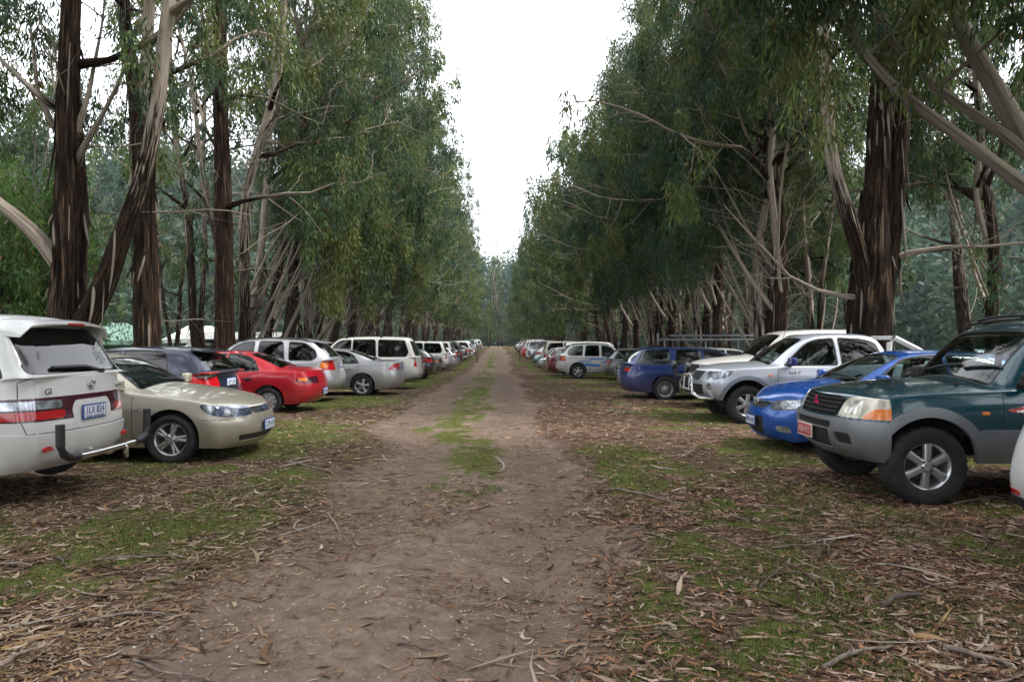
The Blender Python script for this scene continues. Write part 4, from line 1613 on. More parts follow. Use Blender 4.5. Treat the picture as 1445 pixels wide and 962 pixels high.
class Surf:
    """ray casts on the finished skin, to seat seams, handles, badges and plates on it"""

    def __init__(self, V, F):
        self.b = BVHTree.FromPolygons([Vector(v) for v in V], F)

    def side(self, x, z, s=-1):
        h = self.b.ray_cast(Vector((x, 3 * s, z)), Vector((0, -s, 0)))
        return (h[0], h[1]) if h[0] is not None else (Vector((x, 0.8 * s, z)), Vector((0, s, 0)))

    def front(self, y, z):
        h = self.b.ray_cast(Vector((-3, y, z)), Vector((1, 0, 0)))
        return (h[0], h[1]) if h[0] is not None else (Vector((0, y, z)), Vector((-1, 0, 0)))

    def rear(self, y, z):
        h = self.b.ray_cast(Vector((9, y, z)), Vector((-1, 0, 0)))
        return (h[0], h[1]) if h[0] is not None else (Vector((4.5, y, z)), Vector((1, 0, 0)))

    def top(self, x, y):
        h = self.b.ray_cast(Vector((x, y, 5)), Vector((0, 0, -1)))
        return (h[0], h[1]) if h[0] is not None else (Vector((x, y, 1)), Vector((0, 0, 1)))


def strip(bm, pts, w, h, base=-0.004):
    """a raised or flat band along surface points [(co, normal)], w wide, standing h proud"""
    prev = None
    for i, (c, n) in enumerate(pts):
        t = pts[min(i + 1, len(pts) - 1)][0] - pts[max(i - 1, 0)][0]
        if t.length < 1e-9:
            continue
        t.normalize()
        s = n.cross(t).normalized()
        ring = [bm.verts.new(c + s * (w / 2) + n * base), bm.verts.new(c + s * (w / 2) + n * h), bm.verts.new(c - s * (w / 2) + n * h), bm.verts.new(c - s * (w / 2) + n * base)]
        if prev:
            for a in range(4):
                b = (a + 1) % 4
                bm.faces.new((prev[a], prev[b], ring[b], ring[a]))
        else:
            bm.faces.new(ring)
        prev = ring
    if prev:
        bm.faces.new(prev[::-1])


def dense(pts, step=0.05):
    out = []
    for a, b in zip(pts[:-1], pts[1:]):
        k = max(1, int(math.dist(a, b) / step))
        for i in range(k):
            out.append(tuple(lerp(a[q], b[q], i / k) for q in range(len(a))))
    out.append(pts[-1])
    return out


_wheel_cache = {}


def wheel_meshes(r, rim_r, wd, style):
    key = (r, rim_r, wd, style)
    if key in _wheel_cache:
        return _wheel_cache[key]
    bm = bmesh.new()
    h = wd / 2
    n = 72
    rough = style.startswith('off')
    prof = [(rim_r - .012, -h * .80), (rim_r + .012, -h * .93), (lerp(rim_r, r, .5), -h * 1.03), (r - .035, -h * .98), (r - .010, -h * .86), (r, -h * .6), (r, -h * .2),
            (r, h * .2), (r, h * .6), (r - .010, h * .86), (r - .035, h * .98), (lerp(rim_r, r, .5), h * 1.03), (rim_r + .012, h * .93), (rim_r - .012, h * .80)]
    rings = add_lathe(bm, prof, n)
    for k, ring in enumerate(rings):                  # tread blocks
        if 3 <= k <= 10:
            for i, v in enumerate(ring):
                q = (i + (k % 3) * 1) % 3
                d = (0.013 if rough else 0.004) if q == 0 else 0.0
                if k in (3, 10) and not rough:
                    d = 0
                s = 1 - d / math.hypot(v.co.x, v.co.z)
                v.co.x *= s
                v.co.z *= s
    tyre = bm_obj('tyre', bm, M['rubber'], angle=28)
    bm = bmesh.new()
    # barrel and lip, outer face at -y
    f = -h * .72
    add_lathe(bm, [(rim_r - .004, -h * .86), (rim_r + .004, -h * .80), (rim_r - .012, -h * .74), (rim_r - .03, f + .02), (rim_r - .035, 0.02), (rim_r - .03, h * .75)], 48)
    add_lathe(bm, [(0.0, f - .012), (.036, f - .012), (.045, f - .004), (.062, f + .004), (.075, f + .016), (.078, f + .05)], 32)
    st = style.split('_')[-1]
    ns = {'five': 5, 'six': 6, 'seven': 7, 'ten': 10, 'twin': 5, 'many': 16, 'cap': 8}[st]
    for i in range(ns):
        a0 = 2 * math.pi * i / ns + .3
        subs = (-.19, .19) if st == 'twin' else (0.0,)
        for sb in subs:
            w0, w1 = {'five': (.038, .046), 'six': (.036, .047), 'seven': (.03, .036), 'ten': (.017, .016), 'twin': (.020, .020), 'many': (.010, .009), 'cap': (.045, .05)}[st]
            a1 = a0 + sb * .75
            a_in = a0 + sb * .75
            V = []
            for (rad, ww, dy, an) in ((.055, w0, -.006, a_in), (lerp(.055, rim_r, .5), lerp(w0, w1, .4), -.004, lerp(a_in, a1, .5)), (rim_r - .018, w1, .004, a1)):
                ca, sa = math.cos(an), math.sin(an)
                for (tw, ty) in ((-1, .034), (-.8, 0.006), (-.45, 0), (.45, 0), (.8, 0.006), (1, .034)):
                    V.append(bm.verts.new((rad * ca - sa * ww * tw, f + dy + ty, rad * sa + ca * ww * tw)))
            for q in range(2):
                for k in range(5):
                    bm.faces.new((V[q * 6 + k], V[q * 6 + k + 1], V[q * 6 + 6 + k + 1], V[q * 6 + 6 + k]))
    rim = bm_obj('rim', bm, M['alloy'], angle=40)
    bm = bmesh.new()
    for i in range(5 if st != 'six' else 6):          # nuts, centre cap and the dark brake behind
        a = 2 * math.pi * i / (5 if st != 'six' else 6)
        add_lathe(bm, [(0.0, f - .022), (.008, f - .022), (.010, f - .010), (.010, f + .01)], 8, c=(.056 * math.cos(a), 0, .056 * math.sin(a)))
    add_lathe(bm, [(0, .0), (rim_r * .62, .0), (rim_r * .66, .01), (rim_r * .66, .02)], 28)
    add_lathe(bm, [(0, h * .5), (rim_r - .036, h * .5)], 28)
    hub = bm_obj('hub', bm, M['brake'], angle=30)
    res = (tyre.data, rim.data, hub.data)
    for o in (tyre, rim, hub):
        bpy.data.objects.remove(o)
    _wheel_cache[key] = res
    return res


def add_wheel(root, x, y, p, spin=0.0, inner=False):
    r = p['tyre_r']
    ms = wheel_meshes(r, p['rim_r'], p.get('tyre_w', .2), p['wheel'])
    w = bpy.data.objects.new('wheel', None)
    w.empty_display_size = .2
    link(w, root)
    w.location = (x, y, r - .012)
    w.rotation_euler = (0, spin, math.pi if y > 0 else 0)
    for nm, me in zip(('tyre', 'rim', 'hub'), ms):
        link(bpy.data.objects.new(nm, me), w)
    if p.get('rim_mat') and y < 0:
        pass
    return w


def build_interior(p, root, sf):
    bm = bmesh.new()
    L, w, xc, xw, xr = p['L'], p['w'], p['xc'], p['xw'], p['xr']
    zf = p['zb'] + .12
    zs = pw(p['shoulder'], xc)
    x1 = p.get('cabin_end', min(p['xg'], L - .2))
    add_box(bm, ((xc + x1 - .45) / 2, 0, zf), (x1 - .45 - xc, 2 * w - .26, .1))
    add_box(bm, (xc + .30, 0, zs - .17), (.56, 2 * w - .24, .30), bev=.05)          # dashboard
    for s in (-1, 1):
        xd = min(x1 - .1, L - .95)
        add_box(bm, ((xc + xd) / 2, s * (w - .125), (zf + zs) / 2 - .05), (xd - xc - .1, .05, zs - zf - .08))     # door cards
        xs = xw + .32
        add_box(bm, (xs, s * .37, zs - .36), (.50, .50, .18), bev=.05)
        add_box(bm, (xs + .30, s * .37, zs - .02), (.14, .50, .66), rot=Matrix.Rotation(R(14), 3, 'Y'), bev=.05)
        add_box(bm, (xs + .41, s * .37, zs + .37), (.09, .27, .19), rot=Matrix.Rotation(R(10), 3, 'Y'), bev=.035)
        if x1 - xw > 1.6 and xr > xw + 1.5:
            add_box(bm, (xs + 1.22, s * .40, zs + .30), (.09, .25, .14), rot=Matrix.Rotation(R(14), 3, 'Y'), bev=.03)
    if x1 - xw > 1.6:
        xb = min(xw + 1.46, xr + .12)
        add_box(bm, (xb - .30, 0, zs - .36), (.50, 1.25, .18), bev=.05)
        add_box(bm, (xb, 0, zs - .09), (.14, 1.25, .56), rot=Matrix.Rotation(R(18), 3, 'Y'), bev=.05)
    o = bm_obj('interior', bm, M['inside'], root)
    bm = bmesh.new()
    c = Vector((xc + .62, p.get('drive', 1) * .37, zs - .02))
    pts = [c + Matrix.Rotation(R(-62), 3, 'Y') @ Vector((.18 * math.cos(a), .18 * math.sin(a), 0)) for a in np.linspace(0, 2 * math.pi, 21)]
    add_tube(bm, pts, .015, 6, False)
    add_box(bm, c, (.05, .34, .05), bev=.01)
    bm_obj('steering_wheel', bm, M['black'], root)
    return o


def build_under(p, root):
    bm = bmesh.new()
    L, w, zb = p['L'], p['w'], p['zb']
    add_box(bm, (L / 2, 0, zb + .09), (L - 1.1, 1.15, .12))
    add_box(bm, (L / 2, 0, zb + .11), (p['wx'][1] - p['wx'][0] - 2 * p['arch'] - .06, 2 * w - .2, .12))
    add_box(bm, (L - .60, 0, zb + .14), (.3, 1.0, .12))
    add_box(bm, (.62, 0, zb + .14), (.3, 1.0, .12))
    for x in p['wx']:
        for s in (-1, 1):
            ra = p['arch'] - .004
            n = 22
            prev = None
            zc = p['tyre_r'] + p.get('arch_dz', 0)
            for i in range(n + 1):
                a0 = math.asin(min(.9, max(-.35, (zb + .05 - zc) / ra)))
                a = a0 + (math.pi - 2 * a0) * i / n
                pr = [(ra, w - (.05 if abs(math.cos(a)) < .8 else .13)), (ra + .01, w - .26), (ra * .5, w - .40), (0, w - .40)]
                ring = [bm.verts.new((x + q * math.cos(a), s * y, zc + q * math.sin(a))) for q, y in pr]
                if prev:
                    for k in range(3):
                        bm.faces.new((prev[k], prev[k + 1], ring[k + 1], ring[k]))
                prev = ring
        add_tube(bm, [(x, -w + .2, p['tyre_r']), (x, w - .2, p['tyre_r'])], .05, 8)
    return bm_obj('underbody', bm, M['matt'], root, smooth=False)


def mirror_part(p, root, sf, x, z, mat, name='side_mirror', size=(.11, .20, .15)):
    for s in (-1, 1):
        c, n = sf.side(x, z, s)
        bm = bmesh.new()
        cc = c + Vector((-.03, s * (size[1] * .62 + .03), .055))
        add_box(bm, cc, size, rot=Matrix.Rotation(s * R(-10), 3, 'Z'), bev=.045, seg=4)
        o = bm_obj(name, bm, mat, root, angle=60)
        bm = bmesh.new()
        add_box(bm, c + Vector((0, s * .035, .015)), (.09, .12, .045), bev=.015)
        bm_obj('mirror_arm', bm, M['black'], o)
        bm = bmesh.new()
        add_box(bm, cc + Vector((size[0] * .5, 0, 0)), (.006, size[1] * .8, size[2] * .72), rot=Matrix.Rotation(s * R(-10), 3, 'Z'), bev=.002)
        bm_obj('mirror_glass', bm, M['steel'], o)


def plate(root, sf, where, y, z, txt, cols=('plate_white', 'plate_blue', 'plate_blue'), size=(.372, .136), sub=None, proud=0.012, tilt=None):
    c, n = (sf.front if where == 'front' else sf.rear)(y, z)
    sx = -1 if where == 'front' else 1
    right = Vector((0, 1, 0)) if where == 'rear' else Vector((0, -1, 0))
    out = Vector((sx, 0, 0))
    up = Vector((0, 0, 1))
    if tilt:
        out = (out + up * tilt).normalized()
        up = right.cross(out) * -1 if (right.cross(out)).z < 0 else right.cross(out)
    cc = c + out * proud
    B = Matrix((out, right, up)).transposed()
    bm = bmesh.new()
    add_box(bm, cc - out * .006, (.014, size[0] + .02, size[1] + .02), rot=B, bev=.004)
    o = bm_obj('number_plate', bm, M[cols[1]], root)
    bm = bmesh.new()
    add_box(bm, cc + out * .002, (.004, size[0] - .012, size[1] - .012), rot=B, bev=.0015)
    bm_obj('plate_face', bm, M[cols[0]], o)
    if txt:
        t = text_mesh(txt, size[1] * .82, M[cols[2]], 'plate_lettering', o, cc + out * .004 + up * (.012 if sub else 0), right, up, off=.002, xs=.80)
    if sub:
        text_mesh(sub, size[1] * .16, M[cols[2]], 'plate_slogan', o, cc + out * .004 - up * size[1] * .37, right, up, off=.002)
    return o


def build_car(name, p, paint, label, cat, level=3):
    L, w = p['L'], p['w']
    V, F, cre = body_cage(p)
    VV, NN, FF = subdivide(V, F, cre, level)
    sf = Surf(VV, FF)
    sh = Shell(VV, NN, FF)
    root = empty(name)
    tag(root, label, cat)
    r0 = p['tyre_r']
    zc = r0 + p.get('arch_dz', 0)
    body_mat = paint
    for xw_ in p['wx']:
        if p.get('flare'):
            fl = p['flare']
            sh.region('flare%d' % p['wx'].index(xw_), circ_fn(xw_, zc, p['arch'] + fl), lambda c, n: abs(c[1]) > w * .55 and abs(n[1]) > .25)
        sh.region('hole', circ_fn(xw_, zc, p['arch']), lambda c, n: abs(c[1]) > w * .45)
    xc, xw, xr, xg = p['xc'], p['xw'], p['xr'], p['xg']
    # windscreen
    zcw, zrf = p['zc'], pw(p['roof'], xw)
    ya, yb = w * .80 - .055, p['yr'] - .10
    pts = [(xc + .03, -ya), (xw - .06, -yb), (xw - .06, yb), (xc + .03, ya)]
    sh.region('windscreen', poly_fn(pts, (0, 1), 50), lambda c, n: n[2] > .15 and c[0] < xw + .2 and n[0] < -.05)
    fw = poly_fn(pts, (0, 1), 50)
    sh.region('screen_seal', lambda X: fw(X) - .022, lambda c, n: n[2] > .15 and c[0] < xw + .2 and n[0] < -.05, ('body',))
    for i, q in enumerate(p['windows']):
        fq = poly_fn(q, (0, 2), 70)
        sh.region('seal%d' % i, lambda X, fq=fq: fq(X) - .020, lambda c, n: abs(n[1]) > .55 and c[2] > pw(p['shoulder'], c[0]) - .04, ('body',))
        sh.region('side_window%d' % i, poly_fn(q, (0, 2), 70), lambda c, n: abs(n[1]) > .55 and c[2] > pw(p['shoulder'], c[0]) - .04)
    if 'rear_window' in p:
        kind, q = p['rear_window']
        if kind == 'top':
            sh.region('rear_window', poly_fn(q, (0, 1), 50), lambda c, n: n[2] > .1 and c[0] > xr - .1 and n[0] > .05)
        else:
            sh.region('rear_window', poly_fn(q, (1, 2), 50), lambda c, n: n[0] > .2 and c[0] > L * .6)
    specs = p.get('regions', [])
    for rg in specs:
        pl, q = rg['plane'], rg['pts']
        f = poly_fn(q, {'xz': (0, 2), 'yz': (1, 2), 'xy': (0, 1)}[pl], rg.get('k', 70))
        if rg.get('and'):
            pl2, q2 = rg['and']
            f2 = poly_fn(q2, {'xz': (0, 2), 'yz': (1, 2), 'xy': (0, 1)}[pl2], 70)
            fn = lambda X, f=f, f2=f2: np.maximum(f(X), f2(X))
        elif rg.get('ymin') is not None:
            fn = lambda X, f=f, m=rg['ymin']: np.maximum(f(X), m - np.abs(X[:, 1]))
        elif rg.get('abs'):
            fn = lambda X, f=f: f(np.stack([X[:, 0], np.abs(X[:, 1]), X[:, 2]], 1))
        else:
            fn = f
        e = rg.get('end', 0)
        dp = rg.get('depth', .42 if pl == 'yz' else L * .4)
        sh.region(rg['name'], fn, (lambda c, n, e=e, dp=dp: (c[0] < dp) if e < 0 else (c[0] > L - dp)) if e else rg.get('mask'), rg.get('only'))
    # emit
    sh.emit('body', body_mat, 'body', root, 0, .018)
    gm, gd = M['glass'], M[p.get('rear_glass', 'glass')]
    ws = sh.emit('windscreen', gm, 'windscreen', root, -.007)
    sh.emit('screen_seal', M['seal'], 'seal', ws or root, -.001, .012)
    for i, q in enumerate(p['windows']):
        for s in (-1, 1):
            wn = sh.emit('side_window%d' % i, gd if i else gm, 'side_window', root, -.006, 0, s)
            sh.emit('seal%d' % i, M['seal'], 'seal', wn or root, -.001, .012, s)
    sh.emit('rear_window', gd, 'rear_window', root, -.006)
    if p.get('flare'):
        for k in (0, 1):
            for s in (-1, 1):
                sh.emit('flare%d' % k, p['flare_mat'] or paint, 'wheel_arch_flare', root, p.get('flare_off', .02), p.get('flare_off', .02) + .02, s)
    done = set()
    owners = {}
    for rg in specs:
        nm = rg['name']
        if nm in done or rg.get('mat') is None and nm in ('hole',):
            continue
        done.add(nm)
        mt = paint if rg['mat'] == 'paint' else M[rg['mat']]
        part = rg.get('part', nm)
        par = rg.get('of')
        if rg.get('pair'):
            for s in (-1, 1):
                o = sh.emit(nm, mt, part, owners.get((par, s), root), rg.get('off', 0), rg.get('wall', .012), s)
                owners[(nm, s)] = o
        else:
            owners[(nm, 0)] = sh.emit(nm, mt, part, owners.get((par, 0), root), rg.get('off', 0), rg.get('wall', .012))
    # seams
    bm = bmesh.new()
    for q in p.get('seams', []):
        for s in (-1, 1):
            strip(bm, [sf.side(x, z, s) for x, z in dense(q, .04)], .007, .0012)
    for q in p.get('rear_seams', []):
        b2 = bmesh.new()
        strip(b2, [sf.rear(y, z) for y, z in dense(q, .04)], .008, .0012)
        bm_obj('tailgate_gap', b2, M['seam'], root, smooth=False)
    if bm.verts:
        bm_obj('panel_gap', bm, M['seam'], root, smooth=False)
    for (q, wd, h, mt) in p.get('strips', []):
        for s in (-1, 1):
            bm = bmesh.new()
            strip(bm, [sf.side(x, z, s) for x, z in dense(q, .08)], wd, h)
            bm_obj('trim_strip', bm, paint if mt == 'paint' else M[mt], root, angle=30)
    for (x, z, mt) in p.get('handles', []):
        for s in (-1, 1):
            c, n = sf.side(x, z, s)
            bm = bmesh.new()
            add_box(bm, c + n * .018, (.20, .022, .028), bev=.009)
            add_box(bm, c + n * .004, (.12, .012, .055), bev=.005)
            bm_obj('door_handle', bm, paint if mt == 'paint' else M[mt], root)
    for x, z in p.get('indicators', []):
        for s in (-1, 1):
            c, n = sf.side(x, z, s)
            bm = bmesh.new()
            add_box(bm, c + n * .003, (.075, .018, .032), bev=.008)
            bm_obj('side_indicator', bm, M[p.get('ind_mat', 'amber')], root)
    for xq in p['wx']:
        for s in (-1, 1):
            add_wheel(root, xq, s * (w - p.get('tyre_w', .2) / 2 - p.get('wheel_in', .015)), p, spin=random.uniform(0, 6))
    build_interior(p, root, sf)
    build_under(p, root)
    if p.get('mirror'):
        x, z, mt = p['mirror']
        mirror_part(p, root, sf, x, z, paint if mt == 'paint' else M[mt])
    for q in p.get('wipers', []):
        bm = bmesh.new()
        strip(bm, [sf.top(x, y) for x, y in dense(q, .05)], .018, .02)
        bm_obj('wiper', bm, M['black'], root)
    root['L'] = L
    return root, sf


def place_car(root, x, y, tail_out=False, side=1, z=0.0, yaw=0.0):
    """x = where the end facing the track stands; side +1 right of the track, -1 left. The root is an Empty at ground level under the nose."""
    L = root['L']
    nose_neg = (side > 0) != tail_out                # nose points to -x
    root.rotation_euler = (0, 0, (0 if nose_neg else math.pi) + yaw)
    if side > 0:
        root.location = (x if nose_neg else x + L, y, z)
    else:
        root.location = (x - L if nose_neg else x, y, z)
    return root
# ================================================================ CAR SHAPES (metres, x from the nose, z from the ground)
def sedan_spec():
    return dict(L=4.92, w=.93, zb=.20, tyre_r=.325, rim_r=.222, tyre_w=.215, wheel='road_twin', wx=(.97, 3.80), arch=.375, arch_dz=.01,
                front=[(.13, .17), (.035, .25), (0, .45), (.035, .585), (.10, .70)], rear=[(.18, .22), (.05, .32), (0, .52), (.04, .78), (.10, 1.0)],
                bow_f=.26, bow_r=.14, corner=.12, nose_w=.90, tail_w=.93, crown_f=.03,
                shoulder=[(0, .68), (.45, .775), (.9, .845), (1.4, .905), (2.6, .945), (3.6, .975), (4.2, .985), (4.92, .965)],
                plan=[(0, .955), (.6, .985), (1.4, 1), (3.4, 1), (4.3, .985), (4.92, .94)],
                xc=1.42, zc=1.0, xw=2.15, xr=3.20, xg=4.10, zg=1.08, yr=.60, roof=[(2.15, 1.405), (2.6, 1.44), (3.2, 1.40)], hood_bulge=.03,
                windows=[[(1.62, .955), (2.16, 1.30), (2.35, 1.345), (2.66, 1.355), (2.66, .965)], [(2.75, .97), (2.75, 1.355), (3.15, 1.325), (3.42, 1.22), (3.62, .99)]],
                rear_window=('top', [(3.26, -.50), (4.05, -.64), (4.05, .64), (3.26, .50)]),
                regions=[
                    dict(name='headlight', plane='xz', pts=[(.09, .585), (.10, .70), (.58, .775), (.62, .765), (.52, .655), (.3, .58)], ymin=.36, mat='lamp_blue', pair=1, end=-1, off=.003),
                    dict(name='lamp_lens', plane='xz', pts=[(.20, .60), (.20, .715), (.31, .73), (.33, .60)], ymin=.40, mat='clear_lens', pair=1, end=-1, off=.005, only=('headlight',), of='headlight'),
                    dict(name='corner_lens', plane='xz', pts=[(.42, .65), (.42, .745), (.58, .765), (.50, .66)], ymin=.40, mat='clear_lens', pair=1, end=-1, off=.005, only=('headlight',), of='headlight'),
                    dict(name='grille', plane='yz', pts=[(-.34, .60), (-.37, .69), (.37, .69), (.34, .60)], mat='black', end=-1, mask=None, off=-.012),
                    dict(name='lower_grille', plane='yz', pts=[(-.60, .245), (-.66, .335), (.66, .335), (.60, .245)], mat='black', end=-1, off=-.012),
                    dict(name='tail_light', plane='yz', pts=[(.50, .74), (.56, .96), (.95, .96), (.95, .70)], abs=1, mat='red_lens', pair=1, end=1, off=.003)],
                seams=[[(1.46, .30), (1.46, .90)], [(2.70, .28), (2.70, .95)], [(1.46, .28), (2.70, .26), (3.45, .28)], [(3.47, .50), (3.62, .72), (3.60, .96)], [(.08, .57), (.30, .56), (.56, .56)]],
                strips=[([(1.5, .55), (3.4, .56)], .04, .010, 'paint')], handles=[(2.48, .80, 'paint'), (3.38, .82, 'paint')], indicators=[(1.40, .70)], ind_mat='clear_lens', mirror=(1.66, .97, 'paint'),
                wipers=[[(1.52, -.62), (1.50, 0), (1.56, .1)]])


def small_sedan_spec():
    s = sedan_spec()
    s.update(L=4.50, w=.86, tyre_r=.295, rim_r=.195, tyre_w=.19, wheel='road_cap', wx=(.90, 3.45), arch=.345,
             front=[(.13, .18), (.035, .26), (0, .45), (.03, .58), (.10, .69)], rear=[(.20, .23), (.05, .33), (0, .52), (.045, .75), (.15, .97)],
             bow_f=.26, bow_r=.20, tail_w=.90,
             shoulder=[(0, .67), (.45, .76), (1.3, .885), (2.4, .905), (3.3, .935), (4.0, .93), (4.5, .90)],
             plan=[(0, .94), (.6, .985), (1.4, 1), (3.2, 1), (4.0, .975), (4.5, .90)],
             xc=1.28, zc=.965, xw=1.96, xr=2.86, xg=3.72, zg=1.03, yr=.55, roof=[(1.96, 1.36), (2.4, 1.395), (2.86, 1.365)],
             windows=[[(1.46, .925), (1.98, 1.27), (2.16, 1.31), (2.42, 1.318), (2.42, .93)], [(2.49, .935), (2.49, 1.318), (2.80, 1.295), (3.02, 1.21), (3.02, .945)],
                      [(3.055, .95), (3.055, 1.185), (3.22, .955)]],
             rear_window=('top', [(2.93, -.46), (3.67, -.60), (3.67, .60), (2.93, .46)]),
             regions=[
                 dict(name='headlight', plane='xz', pts=[(.09, .57), (.10, .69), (.5, .74), (.42, .62)], ymin=.34, mat='clear_lens', pair=1, end=-1, off=.003),
                 dict(name='grille', plane='yz', pts=[(-.28, .58), (-.30, .67), (.30, .67), (.28, .58)], mat='black', end=-1, off=-.01),
                 dict(name='lower_grille', plane='yz', pts=[(-.50, .27), (-.55, .37), (.55, .37), (.50, .27)], mat='black', end=-1, off=-.01),
                 dict(name='tail_light', plane='xz', pts=[(4.03, .72), (4.08, .80), (4.33, .82), (4.5, .84), (4.5, .66), (4.30, .66)], ymin=.36, mat='dark_lens', pair=1, end=1, off=.003),
                 dict(name='tail_indicator', plane='xz', pts=[(4.07, .735), (4.10, .79), (4.27, .795), (4.27, .70)], ymin=.36, mat='amber', pair=1, end=1, off=.005, only=('tail_light',), of='tail_light'),
                 ],
             seams=[[(1.34, .30), (1.34, .88)], [(2.455, .28), (2.455, .92)], [(1.34, .28), (2.455, .26), (3.1, .28)], [(3.1, .45), (3.22, .70), (3.24, .93)], [(3.90, .52), (4.2, .50), (4.44, .52)]],
             strips=[], handles=[(2.24, .76, 'black'), (3.02, .77, 'black')], indicators=[(1.20, .66)], mirror=(1.50, .93, 'paint'), wipers=[])
    return s


def commodore_spec():
    s = sedan_spec()
    s.update(L=4.88, w=.92, wheel='road_five', rim_r=.225, rear=[(.17, .22), (.05, .32), (0, .52), (.05, .78), (.10, 1.035)], zg=1.075,
             shoulder=[(0, .68), (.45, .775), (.9, .845), (1.4, .905), (2.6, .945), (3.6, .985), (4.2, 1.01), (4.88, 1.0)],
             wx=(.95, 3.74), regions=[r for r in s['regions'] if r['name'] != 'tail_light'] + [
                 dict(name='tail_light', plane='xz', pts=[(4.50, .78), (4.62, .955), (4.86, .99), (4.92, .99), (4.92, .77)], ymin=.40, mat='red_lens', pair=1, end=1, off=.003),
                 dict(name='reversing_lamp', plane='xz', pts=[(4.60, .80), (4.66, .85), (4.95, .85), (4.95, .80)], ymin=.40, mat='clear_lens', pair=1, end=1, off=.005, only=('tail_light',), of='tail_light')])
    return s


def hatch_spec():
    return dict(L=4.25, w=.885, zb=.20, tyre_r=.315, rim_r=.215, tyre_w=.205, wheel='road_five', wx=(.88, 3.53), arch=.365, arch_dz=.01,
                front=[(.14, .17), (.04, .25), (0, .44), (.04, .60), (.15, .76)], rear=[(.15, .25), (.03, .36), (0, .56), (.05, .80), (.14, 1.02)],
                bow_f=.32, bow_r=.14, corner=.13, nose_w=.88, tail_w=.92, crown_f=.05,
                shoulder=[(0, .72), (.42, .83), (.9, .90), (1.3, .945), (2.4, .985), (3.3, 1.03), (4.25, 1.05)],
                plan=[(0, .93), (.6, .985), (1.3, 1), (3.2, 1), (3.8, .98), (4.25, .93)],
                xc=1.15, zc=1.04, xw=2.02, xr=3.62, xg=4.06, zg=1.05, yr=.58, roof=[(2.02, 1.44), (2.5, 1.48), (3.1, 1.47), (3.62, 1.41)], hood_bulge=.04,
                windows=[[(1.45, .985), (1.98, 1.34), (2.2, 1.385), (2.50, 1.395), (2.50, .995)], [(2.58, 1.0), (2.58, 1.395), (3.12, 1.365), (3.36, 1.25), (3.40, 1.05)]],
                rear_window=('yz', [(-.60, 1.07), (-.50, 1.36), (.50, 1.36), (.60, 1.07)]),
                regions=[
                    dict(name='headlight', plane='xz', pts=[(.13, .60), (.17, .72), (.70, .855), (.78, .86), (.60, .74), (.35, .62)], ymin=.40, mat='lamp_dark', pair=1, end=-1, off=.003),
                    dict(name='lamp_lens', plane='xz', pts=[(.22, .63), (.26, .73), (.66, .835), (.56, .74), (.36, .64)], ymin=.44, mat='clear_lens', pair=1, end=-1, off=.006, only=('headlight',), of='headlight'),
                    dict(name='grille', plane='yz', pts=[(-.30, .615), (-.42, .70), (.42, .70), (.30, .615)], mat='black', end=-1, off=-.012),
                    dict(name='lower_grille', plane='yz', pts=[(-.30, .22), (-.34, .50), (.34, .50), (.30, .22)], mat='black', end=-1, off=-.014),
                    dict(name='fog_lamp', plane='yz', pts=[(.56, .30), (.54, .39), (.72, .39), (.74, .30)], abs=1, mat='clear_lens', pair=1, end=-1, off=.003),
                    dict(name='tail_light', plane='xz', pts=[(3.70, .92), (3.92, 1.05), (4.25, 1.06), (4.25, .80), (4.02, .80)], ymin=.40, mat='red_lens', pair=1, end=1, off=.004)],
                seams=[[(1.22, .30), (1.26, .94)], [(2.54, .28), (2.54, .98)], [(1.22, .28), (2.54, .26), (3.1, .28)], [(3.1, .5), (3.26, .76), (3.40, 1.02)]],
                strips=[], handles=[(2.32, .85, 'paint'), (3.2, .88, 'paint')], indicators=[], mirror=(1.52, 1.0, 'paint'), wipers=[[(1.30, -.62), (1.26, 0)]])


def dark_hatch_spec():
    s = hatch_spec()
    s.update(L=4.25, xr=3.70, xg=4.10, roof=[(2.02, 1.47), (2.5, 1.515), (3.2, 1.515), (3.70, 1.47)], zg=1.08, rear_glass='glass',
             windows=[[(1.45, .985), (1.98, 1.36), (2.2, 1.415), (2.50, 1.425), (2.50, .995)], [(2.58, 1.0), (2.58, 1.43), (3.10, 1.42), (3.30, 1.38), (3.42, 1.06)]],
             rear_window=('yz', [(-.62, 1.09), (-.52, 1.42), (.52, 1.42), (.62, 1.09)]))
    s['regions'] = [r for r in s['regions'] if r['name'] != 'tail_light'] + [
        dict(name='tail_light', plane='xz', pts=[(3.66, .95), (3.98, 1.06), (4.25, 1.06), (4.25, .80), (4.05, .80)], ymin=.42, mat='red_lens', pair=1, end=1, off=.006),
        dict(name='lamp_lens', plane='xz', pts=[(3.82, .975), (3.98, 1.045), (4.25, 1.045), (4.25, .96)], ymin=.44, mat='clear_lens', pair=1, end=1, off=.009, only=('tail_light',), of='tail_light')]
    return s


